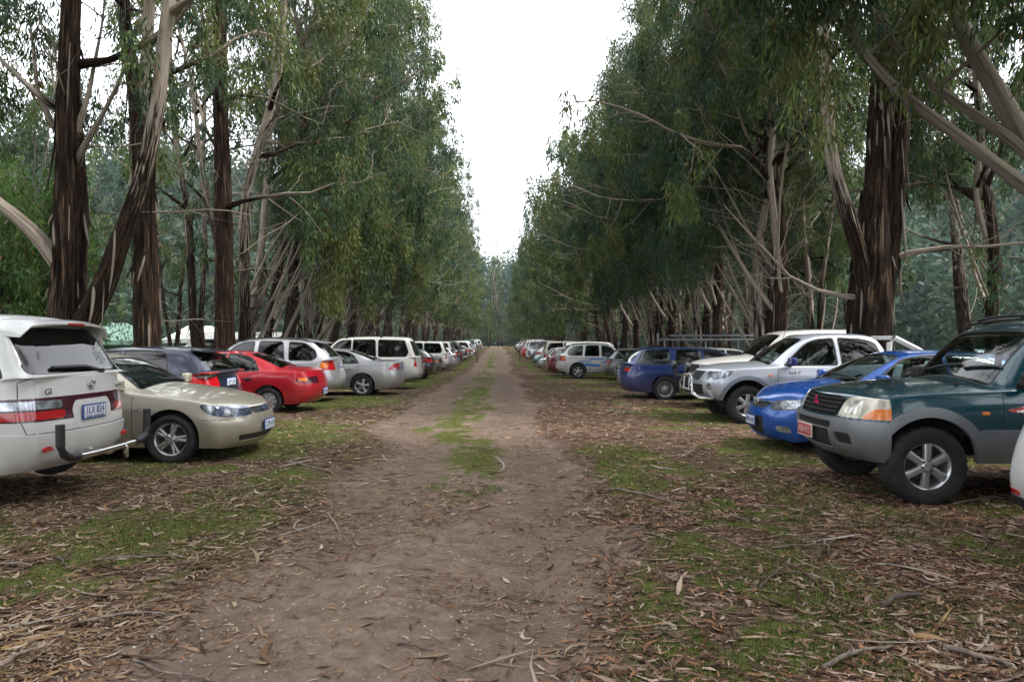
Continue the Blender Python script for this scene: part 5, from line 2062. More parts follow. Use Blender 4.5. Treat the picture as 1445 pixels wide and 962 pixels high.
def wagon_spec():
    s = sedan_spec()
    s.update(L=4.98, xr=4.35, xg=4.76, zg=1.06, yr=.60, wheel='road_many', roof=[(2.15, 1.41), (2.7, 1.46), (3.6, 1.475), (4.35, 1.45)], rear=[(.15, .24), (.03, .34), (0, .54), (.06, .80), (.16, 1.02)],
             shoulder=[(0, .68), (.45, .775), (.9, .845), (1.4, .905), (2.6, .945), (3.6, .965), (4.98, .985)],
             windows=[[(1.62, .955), (2.16, 1.30), (2.35, 1.36), (2.66, 1.375), (2.66, .965)], [(2.75, .97), (2.75, 1.38), (3.42, 1.39), (3.50, .985)], [(3.66, .99), (3.60, 1.39), (4.35, 1.36), (4.56, 1.01)]],
             rear_window=('yz', [(-.66, 1.05), (-.55, 1.38), (.55, 1.38), (.66, 1.05)]),
             seams=[[(1.46, .30), (1.46, .90)], [(2.70, .28), (2.70, .95)], [(1.46, .28), (2.70, .26), (3.45, .28)], [(3.47, .50), (3.60, .72), (3.58, .96)]])
    s['regions'] = [r for r in s['regions'] if r['name'] != 'tail_light'] + [
        dict(name='tail_light', plane='xz', pts=[(4.74, .78), (4.72, .93), (4.98, .94), (4.98, .78)], ymin=.48, mat='red_lens', pair=1, end=1, off=.004),
        dict(name='lamp_lens', plane='xz', pts=[(4.70, .885), (4.70, .95), (4.98, .95), (4.98, .885)], ymin=.44, mat='clear_lens', pair=1, end=1, off=.007, only=('tail_light',), of='tail_light')]
    return s


def crossover_spec():
    """tall estate of the road-going four wheel drive kind"""
    return dict(L=4.67, w=.935, zb=.28, tyre_r=.36, rim_r=.24, tyre_w=.25, wheel='road_five', wx=(.83, 3.65), arch=.425, arch_dz=.02,
                front=[(.13, .26), (.04, .36), (0, .56), (.03, .72), (.10, .88)], rear=[(.14, .34), (.0, .46), (.02, .66), (.08, .88), (.14, 1.12)],
                bow_f=.24, bow_r=.15, corner=.12, nose_w=.92, tail_w=.93,
                shoulder=[(0, .86), (.42, .93), (.9, .985), (1.3, 1.03), (2.4, 1.06), (3.5, 1.09), (4.67, 1.12)],
                plan=[(0, .95), (.6, .99), (1.3, 1), (3.3, 1), (4.1, .985), (4.67, .93)],
                xc=1.30, zc=1.13, xw=2.02, xr=3.98, xg=4.45, zg=1.17, yr=.62, roof=[(2.02, 1.66), (2.5, 1.715), (3.3, 1.715), (3.98, 1.66)], rear_glass='glass_dark',
                windows=[[(1.55, 1.085), (2.0, 1.50), (2.2, 1.575), (2.48, 1.60), (2.48, 1.09)], [(2.62, 1.095), (2.62, 1.605), (3.22, 1.60), (3.32, 1.10)], [(3.45, 1.12), (3.40, 1.59), (3.80, 1.56), (4.10, 1.36), (4.15, 1.20), (4.05, 1.12)]],
                rear_window=('yz', [(-.62, 1.20), (-.54, 1.58), (.54, 1.58), (.62, 1.20)]),
                regions=[
                    dict(name='headlight', plane='yz', pts=[(.36, .70), (.36, .85), (.95, .86), (.95, .72)], abs=1, mat='clear_lens', pair=1, end=-1, off=.003),
                    dict(name='grille', plane='yz', pts=[(-.30, .68), (-.30, .86), (.30, .86), (.30, .68)], mat='black', end=-1, off=-.012),
                    dict(name='tail_light', plane='xz', pts=[(4.22, .86), (4.30, 1.10), (4.67, 1.12), (4.67, .86)], ymin=.46, mat='red_lens', pair=1, end=1, off=.004),
                    dict(name='tail_indicator', plane='xz', pts=[(4.24, .94), (4.31, 1.085), (4.44, 1.09), (4.44, .90)], ymin=.5, mat='amber', pair=1, end=1, off=.007, only=('tail_light',), of='tail_light'),
                    dict(name='bumper', plane='xz', pts=[(4.25, .42), (4.28, .70), (4.80, .70), (4.80, .42)], mat='paint', end=1, off=.014, wall=.02)],
                seams=[[(1.36, .40), (1.38, 1.03)], [(2.55, .36), (2.55, 1.08)], [(1.36, .38), (2.55, .36), (3.2, .38)], [(3.22, .6), (3.38, .86), (3.40, 1.08)]],
                strips=[([(1.0, .97), (2.5, 1.0), (4.2, 1.01)], .012, .003, 'seam')], handles=[(2.34, .95, 'paint'), (3.2, .97, 'paint')], indicators=[(1.25, .86)], mirror=(1.62, 1.10, 'paint'), wipers=[])


def offroad_spec():
    """boxy long-wheelbase four wheel drive wagon"""
    return dict(L=4.72, w=.90, zb=.36, tyre_r=.375, rim_r=.215, tyre_w=.25, wheel='off_six', wx=(.78, 3.46), arch=.45, arch_dz=.02,
                front=[(.10, .36), (.02, .46), (0, .62), (.05, .78), (.07, .98)], rear=[(.10, .42), (.0, .52), (.02, .70), (.03, .92), (.05, 1.12)],
                bow_f=.15, bow_r=.08, corner=.10, nose_w=.93, tail_w=.95,
                shoulder=[(0, .96), (.42, 1.01), (.9, 1.05), (1.3, 1.075), (2.4, 1.10), (4.72, 1.12)],
                plan=[(0, .96), (.5, .99), (1.2, 1), (3.6, 1), (4.72, .97)],
                xc=1.25, zc=1.17, xw=1.88, xr=4.35, xg=4.60, zg=1.13, yr=.68, edge=.06, roof=[(1.88, 1.80), (2.4, 1.86), (3.4, 1.87), (4.35, 1.83)], rg_bulge=.05, rear_y3=.86, rear_glass='glass_dark',
                windows=[[(1.48, 1.12), (1.86, 1.62), (2.0, 1.70), (2.36, 1.72), (2.36, 1.125)], [(2.44, 1.13), (2.44, 1.725), (3.20, 1.73), (3.24, 1.14)], [(3.34, 1.145), (3.32, 1.73), (4.22, 1.70), (4.36, 1.30), (4.28, 1.15)]],
                rear_window=('yz', [(-.66, 1.17), (-.60, 1.68), (.60, 1.68), (.66, 1.17)]),
                regions=[
                    dict(name='headlight', plane='yz', pts=[(.46, .76), (.46, .95), (.95, .96), (.95, .78)], abs=1, mat='clear_lens', pair=1, end=-1, off=.004),
                    dict(name='grille', plane='yz', pts=[(-.42, .76), (-.42, .95), (.42, .95), (.42, .76)], mat='black', end=-1, off=-.012),
                    dict(name='lower_grille', plane='yz', pts=[(-.36, .46), (-.40, .60), (.40, .60), (.36, .46)], mat='black', end=-1, off=-.012),
                    dict(name='tail_light', plane='xz', pts=[(4.56, .80), (4.56, 1.14), (4.80, 1.14), (4.80, .80)], ymin=.68, mat='red_lens', pair=1, end=1, off=.006),
                    dict(name='lamp_lens', plane='xz', pts=[(4.57, 1.0), (4.57, 1.12), (4.80, 1.12), (4.80, 1.0)], ymin=.70, mat='clear_lens', pair=1, end=1, off=.009, only=('tail_light',), of='tail_light'),
                    dict(name='bumper', plane='xz', pts=[(4.30, .36), (4.34, .74), (4.90, .74), (4.90, .36)], mat='paint', end=1, off=.02, wall=.03)],
                seams=[[(1.30, .44), (1.32, 1.07)], [(2.40, .44), (2.40, 1.11)], [(1.30, .44), (2.40, .44), (3.0, .44)], [(3.02, .7), (3.24, .95), (3.28, 1.12)]],
                strips=[([(1.3, .72), (3.0, .73)], .09, .012, 'paint')], handles=[(2.20, 1.0, 'paint'), (3.08, 1.01, 'paint')], indicators=[(1.16, .90)], mirror=(1.52, 1.14, 'black'), wipers=[])


def pajero_spec():
    s = offroad_spec()
    s.update(L=4.80, w=.90, zb=.42, tyre_r=.39, rim_r=.237, tyre_w=.27, wheel='off_six', wx=(.77, 3.54), arch=.47, arch_dz=.0, flare=.095, flare_mat=M['cladding'], flare_off=.035,
             front=[(.20, .42), (.06, .50), (0, .66), (.012, .805), (.12, 1.055)], bow_f=.20, nose_w=.94, corner=.10, crown_f=.035, crease_hood=.35,
             shoulder=[(0, .99), (.42, 1.035), (.9, 1.075), (1.3, 1.105), (2.4, 1.13), (4.8, 1.14)], zc=1.20, xc=1.42, xw=2.02, hood_bulge=.035,
             roof=[(2.02, 1.78), (2.5, 1.86), (3.4, 1.87), (4.35, 1.83)],
             windows=[[(1.66, 1.15), (2.0, 1.60), (2.14, 1.685), (2.50, 1.72), (2.50, 1.155)]] + s['windows'][1:])
    s['windows'][1] = [(2.58, 1.16), (2.58, 1.725), (3.20, 1.73), (3.24, 1.16)]
    s['regions'] = [
        dict(name='front_bumper', plane='xz', pts=[(-.2, .36), (-.2, .812), (.12, .812), (.40, .80), (.42, .36)], mat='cladding', end=-1, off=.030, wall=.05, k=120),
        dict(name='bumper_slot', plane='yz', pts=[(-.40, .70), (-.41, .765), (.41, .765), (.40, .70)], mat='matt', end=-1, off=.018, wall=.0, only=('front_bumper',), k=160),
        dict(name='lower_grille', plane='yz', pts=[(-.34, .50), (-.38, .685), (.38, .685), (.34, .50)], mat='black', end=-1, off=.014, only=('front_bumper',), k=120),
        dict(name='fog_recess', plane='yz', pts=[(.46, .56), (.45, .675), (.66, .675), (.66, .56)], abs=1, mat='black', end=-1, off=.004, only=('front_bumper',), pair=1, k=110),
        dict(name='sill_cladding', plane='xz', pts=[(1.2, .36), (1.22, .74), (3.1, .74), (3.12, .36)], ymin=.6, mat='cladding', off=.028, wall=.05, pair=1, only=('body',)),
        dict(name='headlight', plane='yz', pts=[(.455, .825), (.49, 1.0), (.55, 1.035), (1.0, 1.015), (1.0, .825)], abs=1, mat='old_lens', pair=1, end=-1, off=.006, wall=.02, mask=None, only=('body',), k=90),
        dict(name='reflector_bowl', plane='yz', pts=[(.52, .865), (.535, .985), (.56, 1.005), (.70, 1.0), (.70, .865)], abs=1, mat='bowl', pair=1, end=-1, off=.008, only=('headlight',), of='headlight', k=60),
        dict(name='indicator_lens', plane='yz', pts=[(.72, .82), (.785, .93), (1.0, .93), (1.0, .82)], abs=1, mat='amber', pair=1, end=-1, off=.009, only=('headlight',), of='headlight', k=90),
        dict(name='grille', plane='yz', pts=[(-.44, .825), (-.475, 1.0), (-.40, 1.03), (.40, 1.03), (.475, 1.0), (.44, .825)], mat='matt', end=-1, off=-.03, wall=.0, only=('body',), k=110)]
    s['seams'] = [[(1.46, .44), (1.48, 1.10)], [(2.54, .44), (2.54, 1.13)], [(.36, .90), (.55, 1.0), (.9, 1.055), (1.46, 1.095)]]
    s['strips'] = []
    s['indicators'] = [(1.30, .90)]
    s['handles'] = [(2.34, 1.0, 'black'), (3.08, 1.01, 'black')]
    s['mirror'] = (1.72, 1.17, 'black')
    s['wipers'] = [[(1.62, -.66), (1.53, -.2)], [(1.56, -.10), (1.52, .45)]]
    return s


def cruiser_spec():
    s = offroad_spec()
    s.update(L=4.9, w=.95, zb=.38, front=[(.10, .38), (.02, .48), (0, .66), (.05, .86), (.14, 1.08)], bow_f=.2, crown_f=.04, zc=1.27, xc=1.45, xw=2.10,
             shoulder=[(0, 1.04), (.42, 1.09), (.9, 1.13), (1.4, 1.16), (2.4, 1.17), (4.9, 1.18)], zg=1.20,
             roof=[(2.10, 1.83), (2.6, 1.90), (3.4, 1.91), (4.45, 1.87)], xr=4.45, xg=4.72, wx=(.85, 3.70),
             rear=[(.10, .42), (.0, .52), (.02, .70), (.03, .92), (.05, 1.18)],
             windows=[[(1.72, 1.20), (2.08, 1.64), (2.24, 1.73), (2.56, 1.75), (2.56, 1.205)], [(2.66, 1.21), (2.66, 1.755), (3.40, 1.76), (3.44, 1.21)], [(3.54, 1.215), (3.52, 1.76), (4.40, 1.73), (4.50, 1.36), (4.42, 1.22)]],
             rear_window=('yz', [(-.68, 1.22), (-.60, 1.70), (.60, 1.70), (.68, 1.22)]), mirror=(1.78, 1.21, 'paint'))
    s['regions'] = [
        dict(name='headlight', plane='yz', pts=[(.52, .88), (.52, 1.04), (1.0, 1.03), (1.0, .86)], abs=1, mat='clear_lens', pair=1, end=-1, off=.004),
        dict(name='grille', plane='yz', pts=[(-.46, .84), (-.48, 1.04), (.48, 1.04), (.46, .84)], mat='black', end=-1, off=-.012),
        dict(name='front_bumper', plane='xz', pts=[(-.2, .36), (-.2, .76), (.3, .76), (.36, .36)], mat='black', end=-1, off=.03, wall=.04)] + [r for r in s['regions'] if r['name'] in ('tail_light', 'lamp_lens', 'bumper')]
    for r in s['regions']:
        if r['plane'] == 'xz' and r['name'] != 'front_bumper':
            r['pts'] = [(x + .18, z) for x, z in r['pts']]
    s['seams'] = [[(1.50, .46), (1.52, 1.15)], [(2.61, .46), (2.61, 1.17)]]
    s['indicators'] = [(1.3, .95)]
    return s


def dualcab_spec():
    """four-door pick-up with a body-coloured tub"""
    return dict(L=5.12, w=.895, zb=.42, tyre_r=.375, rim_r=.225, tyre_w=.26, wheel='off_six', wx=(.86, 3.88), arch=.455, arch_dz=.02, flare=.075, flare_mat=None, flare_off=.025,
                front=[(.16, .46), (.05, .54), (0, .70), (.03, .86), (.14, 1.03)], rear=[(.04, .50), (.0, .58), (.0, .75), (.0, .95), (.02, 1.12)],
                bow_f=.30, bow_r=.03, corner=.12, nose_w=.90, tail_w=.97, crown_f=.06,
                shoulder=[(0, .97), (.42, 1.02), (.9, 1.065), (1.4, 1.09), (2.6, 1.11), (3.7, 1.14), (5.12, 1.12)],
                plan=[(0, .93), (.6, .99), (1.3, 1), (4.9, 1), (5.12, .985)],
                xc=1.30, zc=1.18, xw=2.10, xr=3.48, xg=3.78, zg=1.13, yr=.60, roof=[(2.10, 1.71), (2.6, 1.775), (3.48, 1.74)], rg_bulge=.06, cabin_end=3.6, hood_bulge=.04, rear_glass='glass_dark',
                windows=[[(1.60, 1.125), (2.06, 1.53), (2.26, 1.62), (2.62, 1.655), (2.62, 1.13)], [(2.72, 1.135), (2.72, 1.66), (3.20, 1.645), (3.44, 1.56), (3.55, 1.16)]],
                regions=[
                    dict(name='headlight', plane='xz', pts=[(.14, .84), (.22, 1.0), (.56, 1.035), (.62, 1.02), (.50, .90), (.3, .84)], ymin=.42, mat='clear_lens', pair=1, end=-1, off=.004),
                    dict(name='grille', plane='yz', pts=[(-.34, .82), (-.40, 1.0), (.40, 1.0), (.34, .82)], mat='black', end=-1, off=-.012),
                    dict(name='lower_grille', plane='yz', pts=[(-.42, .52), (-.48, .74), (.48, .74), (.42, .52)], mat='black', end=-1, off=-.014),
                    dict(name='fog_lamp', plane='yz', pts=[(.57, .64), (.55, .74), (.65, .77), (.68, .66)], abs=1, mat='clear_lens', pair=1, end=-1, off=.004, k=150),
                    dict(name='tail_light', plane='xz', pts=[(4.98, .78), (4.98, 1.08), (5.3, 1.08), (5.3, .78)], ymin=.74, mat='red_lens', pair=1, end=1, off=.006)],
                seams=[[(1.44, .50), (1.46, 1.09)], [(2.67, .46), (2.67, 1.11)], [(1.44, .48), (2.67, .46), (3.36, .48)], [(3.38, .75), (3.56, .95), (3.60, 1.14)], [(3.72, .50), (3.72, 1.14)]],
                strips=[], handles=[(2.44, 1.0, 'steel'), (3.38, 1.02, 'steel')], indicators=[(1.30, .93)], mirror=(1.72, 1.15, 'flagblue'), wipers=[[(1.46, -.6), (1.40, .05)]])


def van_spec():
    """seven-seat people mover"""
    return dict(L=4.75, w=.905, zb=.26, tyre_r=.325, rim_r=.20, tyre_w=.21, wheel='road_seven', wx=(.85, 3.75), arch=.37, arch_dz=.01,
                front=[(.12, .20), (.03, .30), (0, .50), (.06, .70), (.16, .86)], rear=[(.16, .30), (.03, .40), (.0, .66), (.05, .97), (.07, 1.19)],
                bow_f=.34, bow_r=.16, corner=.13, nose_w=.90, tail_w=.935, crown_r=.0,
                shoulder=[(0, .84), (.42, .97), (.8, 1.05), (1.3, 1.11), (2.6, 1.16), (4.75, 1.19)],
                plan=[(0, .93), (.6, .985), (1.3, 1), (3.9, 1), (4.75, .955)], inset=.05,
                xc=.75, zc=1.13, xw=1.75, xr=4.22, xg=4.58, zg=1.20, yr=.69, edge=.07, roof=[(1.75, 1.77), (2.4, 1.85), (3.4, 1.86), (4.22, 1.80)], rg_bulge=.04, rear_y3=.88, rear_glass='glass_dark',
                windows=[[(1.2, 1.13), (1.75, 1.55), (1.95, 1.66), (2.2, 1.69), (2.2, 1.16)], [(2.3, 1.17), (2.3, 1.70), (3.2, 1.72), (3.2, 1.19)], [(3.30, 1.195), (3.30, 1.71), (4.12, 1.67), (4.36, 1.20)]],
                rear_window=('yz', [(-.76, 1.215), (-.66, 1.68), (.66, 1.68), (.76, 1.215)]),
                regions=[
                    dict(name='headlight', plane='xz', pts=[(.1, .66), (.16, .80), (.5, .86), (.4, .68)], ymin=.4, mat='clear_lens', pair=1, end=-1, off=.003),
                    dict(name='rear_bumper', plane='xz', pts=[(4.12, .22), (4.16, .66), (4.95, .635), (4.95, .22)], mat='paint', end=1, off=.016, wall=.02, k=110),
                    dict(name='tail_light', plane='xz', pts=[(4.15, .80), (4.22, .985), (4.95, 1.0), (4.95, .775), (4.40, .765)], mat='dark_lens', end=1, off=.004, k=120),
                    dict(name='plate_recess', plane='yz', pts=[(-.33, .86), (-.27, .945), (.27, .945), (.33, .86), (.31, .74), (.2, .60), (-.2, .60), (-.31, .74)], mat='paint', end=1, off=.001, only=('body', 'tail_light'), k=110),
                    dict(name='lamp_red', plane='yz', pts=[(.42, .785), (.42, .865), (.96, .865), (.96, .785)], abs=1, mat='red_lens', pair=1, end=1, off=.007, only=('tail_light',), of=None, k=140),
                    dict(name='lamp_clear', plane='yz', pts=[(.44, .885), (.44, .965), (.93, .965), (.93, .885)], abs=1, mat='clear_lens', pair=1, end=1, off=.007, only=('tail_light',), of=None, k=140)],
                rear_seams=[[(-.77, 1.19), (-.79, 1.0), (-.79, .76), (-.77, .655), (.77, .655), (.79, .76), (.79, 1.0), (.77, 1.19)]],
                seams=[[(2.25, .30), (2.25, 1.15)], [(3.25, .36), (3.25, 1.19)]],
                strips=[], handles=[(2.0, 1.0, 'paint')], indicators=[], mirror=(1.3, 1.16, 'paint'), wipers=[])


def city_spec():
    """white small car of which only a rear corner shows"""
    s = hatch_spec()
    s.update(rear=[(.13, .25), (.02, .36), (0, .56), (.07, .82), (.15, 1.04)])
    s['regions'] = [r for r in s['regions'] if r['name'] != 'tail_light'] + [
        dict(name='lower_bumper', plane='xz', pts=[(3.8, .16), (3.86, .40), (4.40, .40), (4.40, .16)], mat='black', end=1, off=.012, wall=.02),
        dict(name='tail_light', plane='xz', pts=[(3.95, 1.0), (3.95, 1.2), (4.40, 1.2), (4.40, 1.0)], ymin=.62, mat='red_lens', pair=1, end=1, off=.006),
        dict(name='reflector', plane='yz', pts=[(.50, .41), (.50, .45), (.85, .45), (.85, .41)], abs=1, mat='red_lens', pair=1, end=1, off=.006, k=200)]
    return s
# ================================================================ CARS IN PLACE
M['cladding'] = simple('silver_grey_cladding', (.20, .21, .225), .42, .45, noise_amt=.12, nscale=5)
PAINT = dict(
    white=paint_mat('paint_white', (.62, .62, .61), 0, .3), champagne=paint_mat('paint_champagne', (.46, .43, .35), .45, .3), navy=paint_mat('paint_navy', (.018, .022, .045), .3, .28),
    red=paint_mat('paint_red', (.43, .006, .018), .1, .28, .12), silver=paint_mat('paint_silver', (.48, .48, .50), .55, .32), white_old=paint_mat('paint_old_white', (.58, .57, .54), 0, .38, .35),
    teal=paint_mat('paint_teal', (.000, .040, .058), .15, .22, .2), azure=paint_mat('paint_azure', (.001, .075, .36), .3, .25, .12), ice=paint_mat('paint_ice_silver', (.50, .53, .60), .5, .3, .2),
    cream=paint_mat('paint_cream', (.55, .52, .44), 0, .35), royal=paint_mat('paint_royal_blue', (.002, .024, .135), .2, .3), maroon=paint_mat('paint_maroon', (.16, .008, .02), .2, .3),
    beige=paint_mat('paint_beige', (.38, .35, .30), .5, .3), black=paint_mat('paint_black', (.012, .012, .013), .1, .3), green=paint_mat('paint_green', (.01, .13, .075), .3, .3),
    sea=paint_mat('paint_sea_green', (.03, .16, .18), .35, .3), grey=paint_mat('paint_grey', (.16, .165, .175), .5, .32))

GL, GR = 'cars parked along the left side of the track', 'cars parked along the right side of the track'


def seat(root, x, y, tail, side, group, yaw=0., dz=0.):
    place_car(root, x, y, tail, side, 0, yaw)
    a = root['L'] / 2 * side
    root.location.z = float(terrain(x + a, y)) + dz
    root['group'] = group
    return root


# ---------------- white people mover, nearest on the left, tail to the track
p = van_spec()
van, sf = build_car('people_mover', p, PAINT['white'], 'white people mover with roof spoiler and black-ended tow bar, nearest on the left', 'car')
bm = bmesh.new()
prev = None
for y in np.linspace(-.70, .70, 15):               # roof spoiler lip
    c, n = sf.top(4.20, y)
    q = 1 - .25 * abs(y / .7) ** 3
    ring = [bm.verts.new(v) for v in (c + Vector((0, 0, -.012)), c + Vector((.0, 0, .012)), c + Vector((.20 * q, 0, .005)), c + Vector((.34 * q, 0, -.035)), c + Vector((.33 * q, 0, -.055)), c + Vector((.16 * q, 0, -.045)))]
    if prev:
        for k in range(6):
            bm.faces.new((prev[k], prev[(k + 1) % 6], ring[(k + 1) % 6], ring[k]))
    else:
        bm.faces.new(ring[::-1])
    prev = ring
bm.faces.new(prev)
bmesh.ops.recalc_face_normals(bm, faces=bm.faces)
spo = bm_obj('spoiler', bm, PAINT['white'], van)
bm = bmesh.new()
add_box(bm, Vector(sf.top(4.20, 0)[0]) + Vector((.33, 0, -.045)), (.02, .26, .028), bev=.008)
bm_obj('brake_light', bm, M['red_lens'], spo)
# rear wiper
bm = bmesh.new()
strip(bm, [sf.rear(y, z) for y, z in dense([(-.42, 1.27), (.10, 1.265), (.26, 1.22)], .04)], .022, .03)
c, n = sf.rear(.27, 1.20)
add_box(bm, c + n * .02, (.05, .06, .05), bev=.015)
bm_obj('rear_wiper', bm, M['black'], van)
pl_ = plate(van, sf, 'rear', -.02, .81, '1LX 824', sub='VICTORIA - THE PLACE TO BE', proud=.02)
# badge: three interlocked ovals
c, n = sf.rear(.0, 1.085)
bm = bmesh.new()
for (ry, rz, dz) in ((.062, .045, 0), (.022, .044, 0), (.045, .019, .020)):
    add_tube(bm, [c + Vector((.012, ry * math.cos(a), dz + rz * math.sin(a))) for a in np.linspace(0, 2 * math.pi, 25)], .006, 6, False)
bm_obj('badge', bm, M['steel'], van)
text_mesh('GLi', .085, M['lamp_dark'], 'badge_lettering', van, sf.rear(-.56, 1.045)[0] + Vector((.006, 0, 0)), (0, 1, 0), (0, 0, 1), xs=1.3)
text_mesh('wagon', .055, M['lamp_dark'], 'badge_lettering', van, sf.rear(.56, 1.045)[0] + Vector((.006, 0, 0)), (0, 1, 0), (0, 0, 1), xs=1.3)
# tow bar with upturned padded ends
bm = bmesh.new()
zt, xt = .41, 4.75 + .13
add_tube(bm, [(xt, -.62, zt), (xt, -.2, zt - .01), (xt, .2, zt - .01), (xt, .62, zt)], .030, 12)
add_box(bm, (xt - .2, 0, zt - .03), (.45, .08, .05), bev=.01)
add_box(bm, (xt + .02, .28, zt - .07), (.05, .03, .14), bev=.008)
tow = bm_obj('tow_bar', bm, M['steel'], van)
for s in (-1, 1):
    bm = bmesh.new()
    add_tube(bm, [(xt, s * .50, zt), (xt, s * .62, zt + .005), (xt, s * .72, zt + .05), (xt - .01, s * .76, zt + .14), (xt - .01, s * .765, zt + .34)], .040, 12)
    bm_obj('padded_end', bm, M['black'], tow)
for s in (-1, 1):
    c, n = sf.rear(s * .62, .50)
    bm = bmesh.new()
    add_box(bm, c + Vector((.02, 0, 0)), (.02, .15, .05), bev=.008)
    bm_obj('reflector', bm, M['red_lens'], van)
seat(van, -4.38, 7.2, True, -1, GL, 0, .06)

# ---------------- champagne sedan, nose to the track
p = sedan_spec()
fal, sf = build_car('sedan', p, PAINT['champagne'], 'champagne gold sedan, nose to the track, between the white people mover and dark hatchback', 'car')
plate(fal, sf, 'front', 0, .42, 'TZM 417', ('plate_white', 'plate_blue', 'plate_blue'), proud=.03)
c, n = sf.front(0, .645)
bm = bmesh.new()
add_box(bm, c + Vector((-.006, 0, 0)), (.02, .125, .052), bev=.02, seg=4)
bm_obj('badge', bm, M['plate_blue'], fal)
bm = bmesh.new()
add_tube(bm, [c + Vector((-.016, .066 * math.cos(a), .03 * math.sin(a))) for a in np.linspace(0, 2 * math.pi, 25)], .004, 6, False)
bm_obj('badge_ring', bm, M['steel'], fal)
seat(fal, -3.50, 9.82, False, -1, GL)

# ---------------- dark blue hatchback, tail to the track
p = dark_hatch_spec()
dh, sf = build_car('hatchback', p, PAINT['navy'], 'dark navy hatchback with white-topped red tail lights, behind the champagne sedan', 'car')
bm = bmesh.new()
for y in np.linspace(-.52, .52, 2):
    pass
add_box(bm, Vector(sf.top(3.72, 0)[0]) + Vector((.10, 0, .0)), (.26, 1.08, .035), rot=Matrix.Rotation(R(9), 3, 'Y'), bev=.012)
spo = bm_obj('spoiler', bm, PAINT['navy'], dh)
bm = bmesh.new()
add_box(bm, Vector(sf.top(3.72, 0)[0]) + Vector((.235, 0, -.03)), (.012, .24, .02), bev=.004)
bm_obj('brake_light', bm, M['red_lens'], spo)
bm = bmesh.new()
strip(bm, [sf.rear(y, z) for y, z in dense([(-.35, 1.17), (.05, 1.14), (.12, 1.08)], .04)], .022, .03)
bm_obj('rear_wiper', bm, M['black'], dh)
plate(dh, sf, 'rear', 0, .86, 'UFP 203')
bm = bmesh.new()
strip(bm, [sf.rear(y, .955) for y in np.linspace(-.42, .42, 12)], .03, .015)
bm_obj('chrome_bar', bm, M['steel'], dh)
seat(dh, -5.05, 12.45, True, -1, GL)

# ---------------- red sedan, tail to the track
p = small_sedan_spec()
reds, sf = build_car('sedan', p, PAINT['red'], 'bright red sedan with rounded boot, tail to the track on the left', 'car')
plate(reds, sf, 'rear', .0, .46, 'SKD 560')
bm = bmesh.new()
c, n = sf.top(3.86, -.62)
add_tube(bm, [c, c + Vector((.0, 0, .34))], [.006, .002], 6)
bm_obj('aerial', bm, M['black'], reds)
seat(reds, -4.30, 15.8, True, -1, GL)

# ---------------- silver crossover
p = crossover_spec()
cro, sf = build_car('crossover', p, PAINT['silver'], 'silver four-wheel drive estate with roof rails beside the red sedan', 'car')
for s in (-1, 1):
    bm = bmesh.new()
    pts = [Vector(sf.top(x, s * .56)[0]) + Vector((0, 0, .045 if 2.2 < x < 3.85 else 0)) for x in np.linspace(2.1, 3.95, 10)]
    add_tube(bm, pts, .018, 8)
    bm_obj('roof_rail', bm, M['black'], cro)
bm = bmesh.new()
add_box(bm, Vector(sf.top(3.98, 0)[0]) + Vector((.12, 0, -.02)), (.28, 1.06, .03), rot=Matrix.Rotation(R(12), 3, 'Y'), bev=.012)
bm_obj('spoiler', bm, PAINT['silver'], cro)
plate(cro, sf, 'rear', 0, .92, 'QEN 118')
seat(cro, -4.58, 18.6, True, -1, GL)

# ---------------- silver sedan
p = commodore_spec()
com, sf = build_car('sedan', p, PAINT['silver'], 'silver sedan with five-spoke alloys and tall red tail lights, left of the track', 'car')
plate(com, sf, 'rear', 0, .82, 'RHB 734')
seat(com, -3.34, 21.3, True, -1, GL)

# ---------------- white long four-wheel drive
p = offroad_spec()
pra, sf = build_car('four_wheel_drive', p, PAINT['white_old'], 'off-white long four-wheel drive with black roof rack feet, beyond the silver sedan', 'car')
for x in (2.2, 3.4):
    for s in (-1, 1):
        bm = bmesh.new()
        c = Vector(sf.top(x, s * .60)[0])
        add_box(bm, c + Vector((0, 0, .06)), (.10, .07, .15), bev=.02, taper=(.55, .6))
        bm_obj('rack_foot', bm, M['black'], pra)
plate(pra, sf, 'rear', -.3, .60, None)
seat(pra, -3.25, 24.5, True, -1, GL)

# ---------------- green four-wheel drive, nearest on the right
p = pajero_spec()
paj, sf = build_car('four_wheel_drive', p, PAINT['teal'], 'dark teal four-wheel drive with grey flares and red plate, nearest whole car on the right', 'car')
for i, z in enumerate((.865, .91, .955, 1.0)):          # grille bars
    bm = bmesh.new()
    strip(bm, [(sf.front(y, z)[0] + Vector((.012, 0, 0)), Vector((-1, 0, .25)).normalized()) for y in np.linspace(-.41 - .012 * i, .41 + .012 * i, 13)], .020, .014)
    bm_obj('grille_bar', bm, M['black'], paj, angle=30)
c, n = sf.front(0, .95)
bm = bmesh.new()
for a in (90, 210, 330):                                   # three-diamond badge
    d = Vector((0, math.cos(R(a)), math.sin(R(a))))
    e = Vector((0, -d.z, d.y))
    k = .052
    q = [Vector((0, 0, 0)), d * k * .58 + e * k * .33, d * k * 1.16, d * k * .58 - e * k * .33]
    top = [bm.verts.new(c + Vector((-.030, 0, 0)) + v) for v in q]
    bot = [bm.verts.new(c + Vector((-.016, 0, 0)) + v) for v in q]
    bm.faces.new(top); bm.faces.new(bot[::-1])
    for i in range(4):
        bm.faces.new((top[i], bot[i], bot[(i + 1) % 4], top[(i + 1) % 4]))
bmesh.ops.recalc_face_normals(bm, faces=bm.faces)
bm_obj('badge', bm, M['red_badge'], paj, smooth=False)
plate(paj, sf, 'front', .12, .62, 'ASU·012', ('plate_red', 'plate_cream', 'plate_cream'), size=(.36, .13), proud=.055)
bm = bmesh.new()
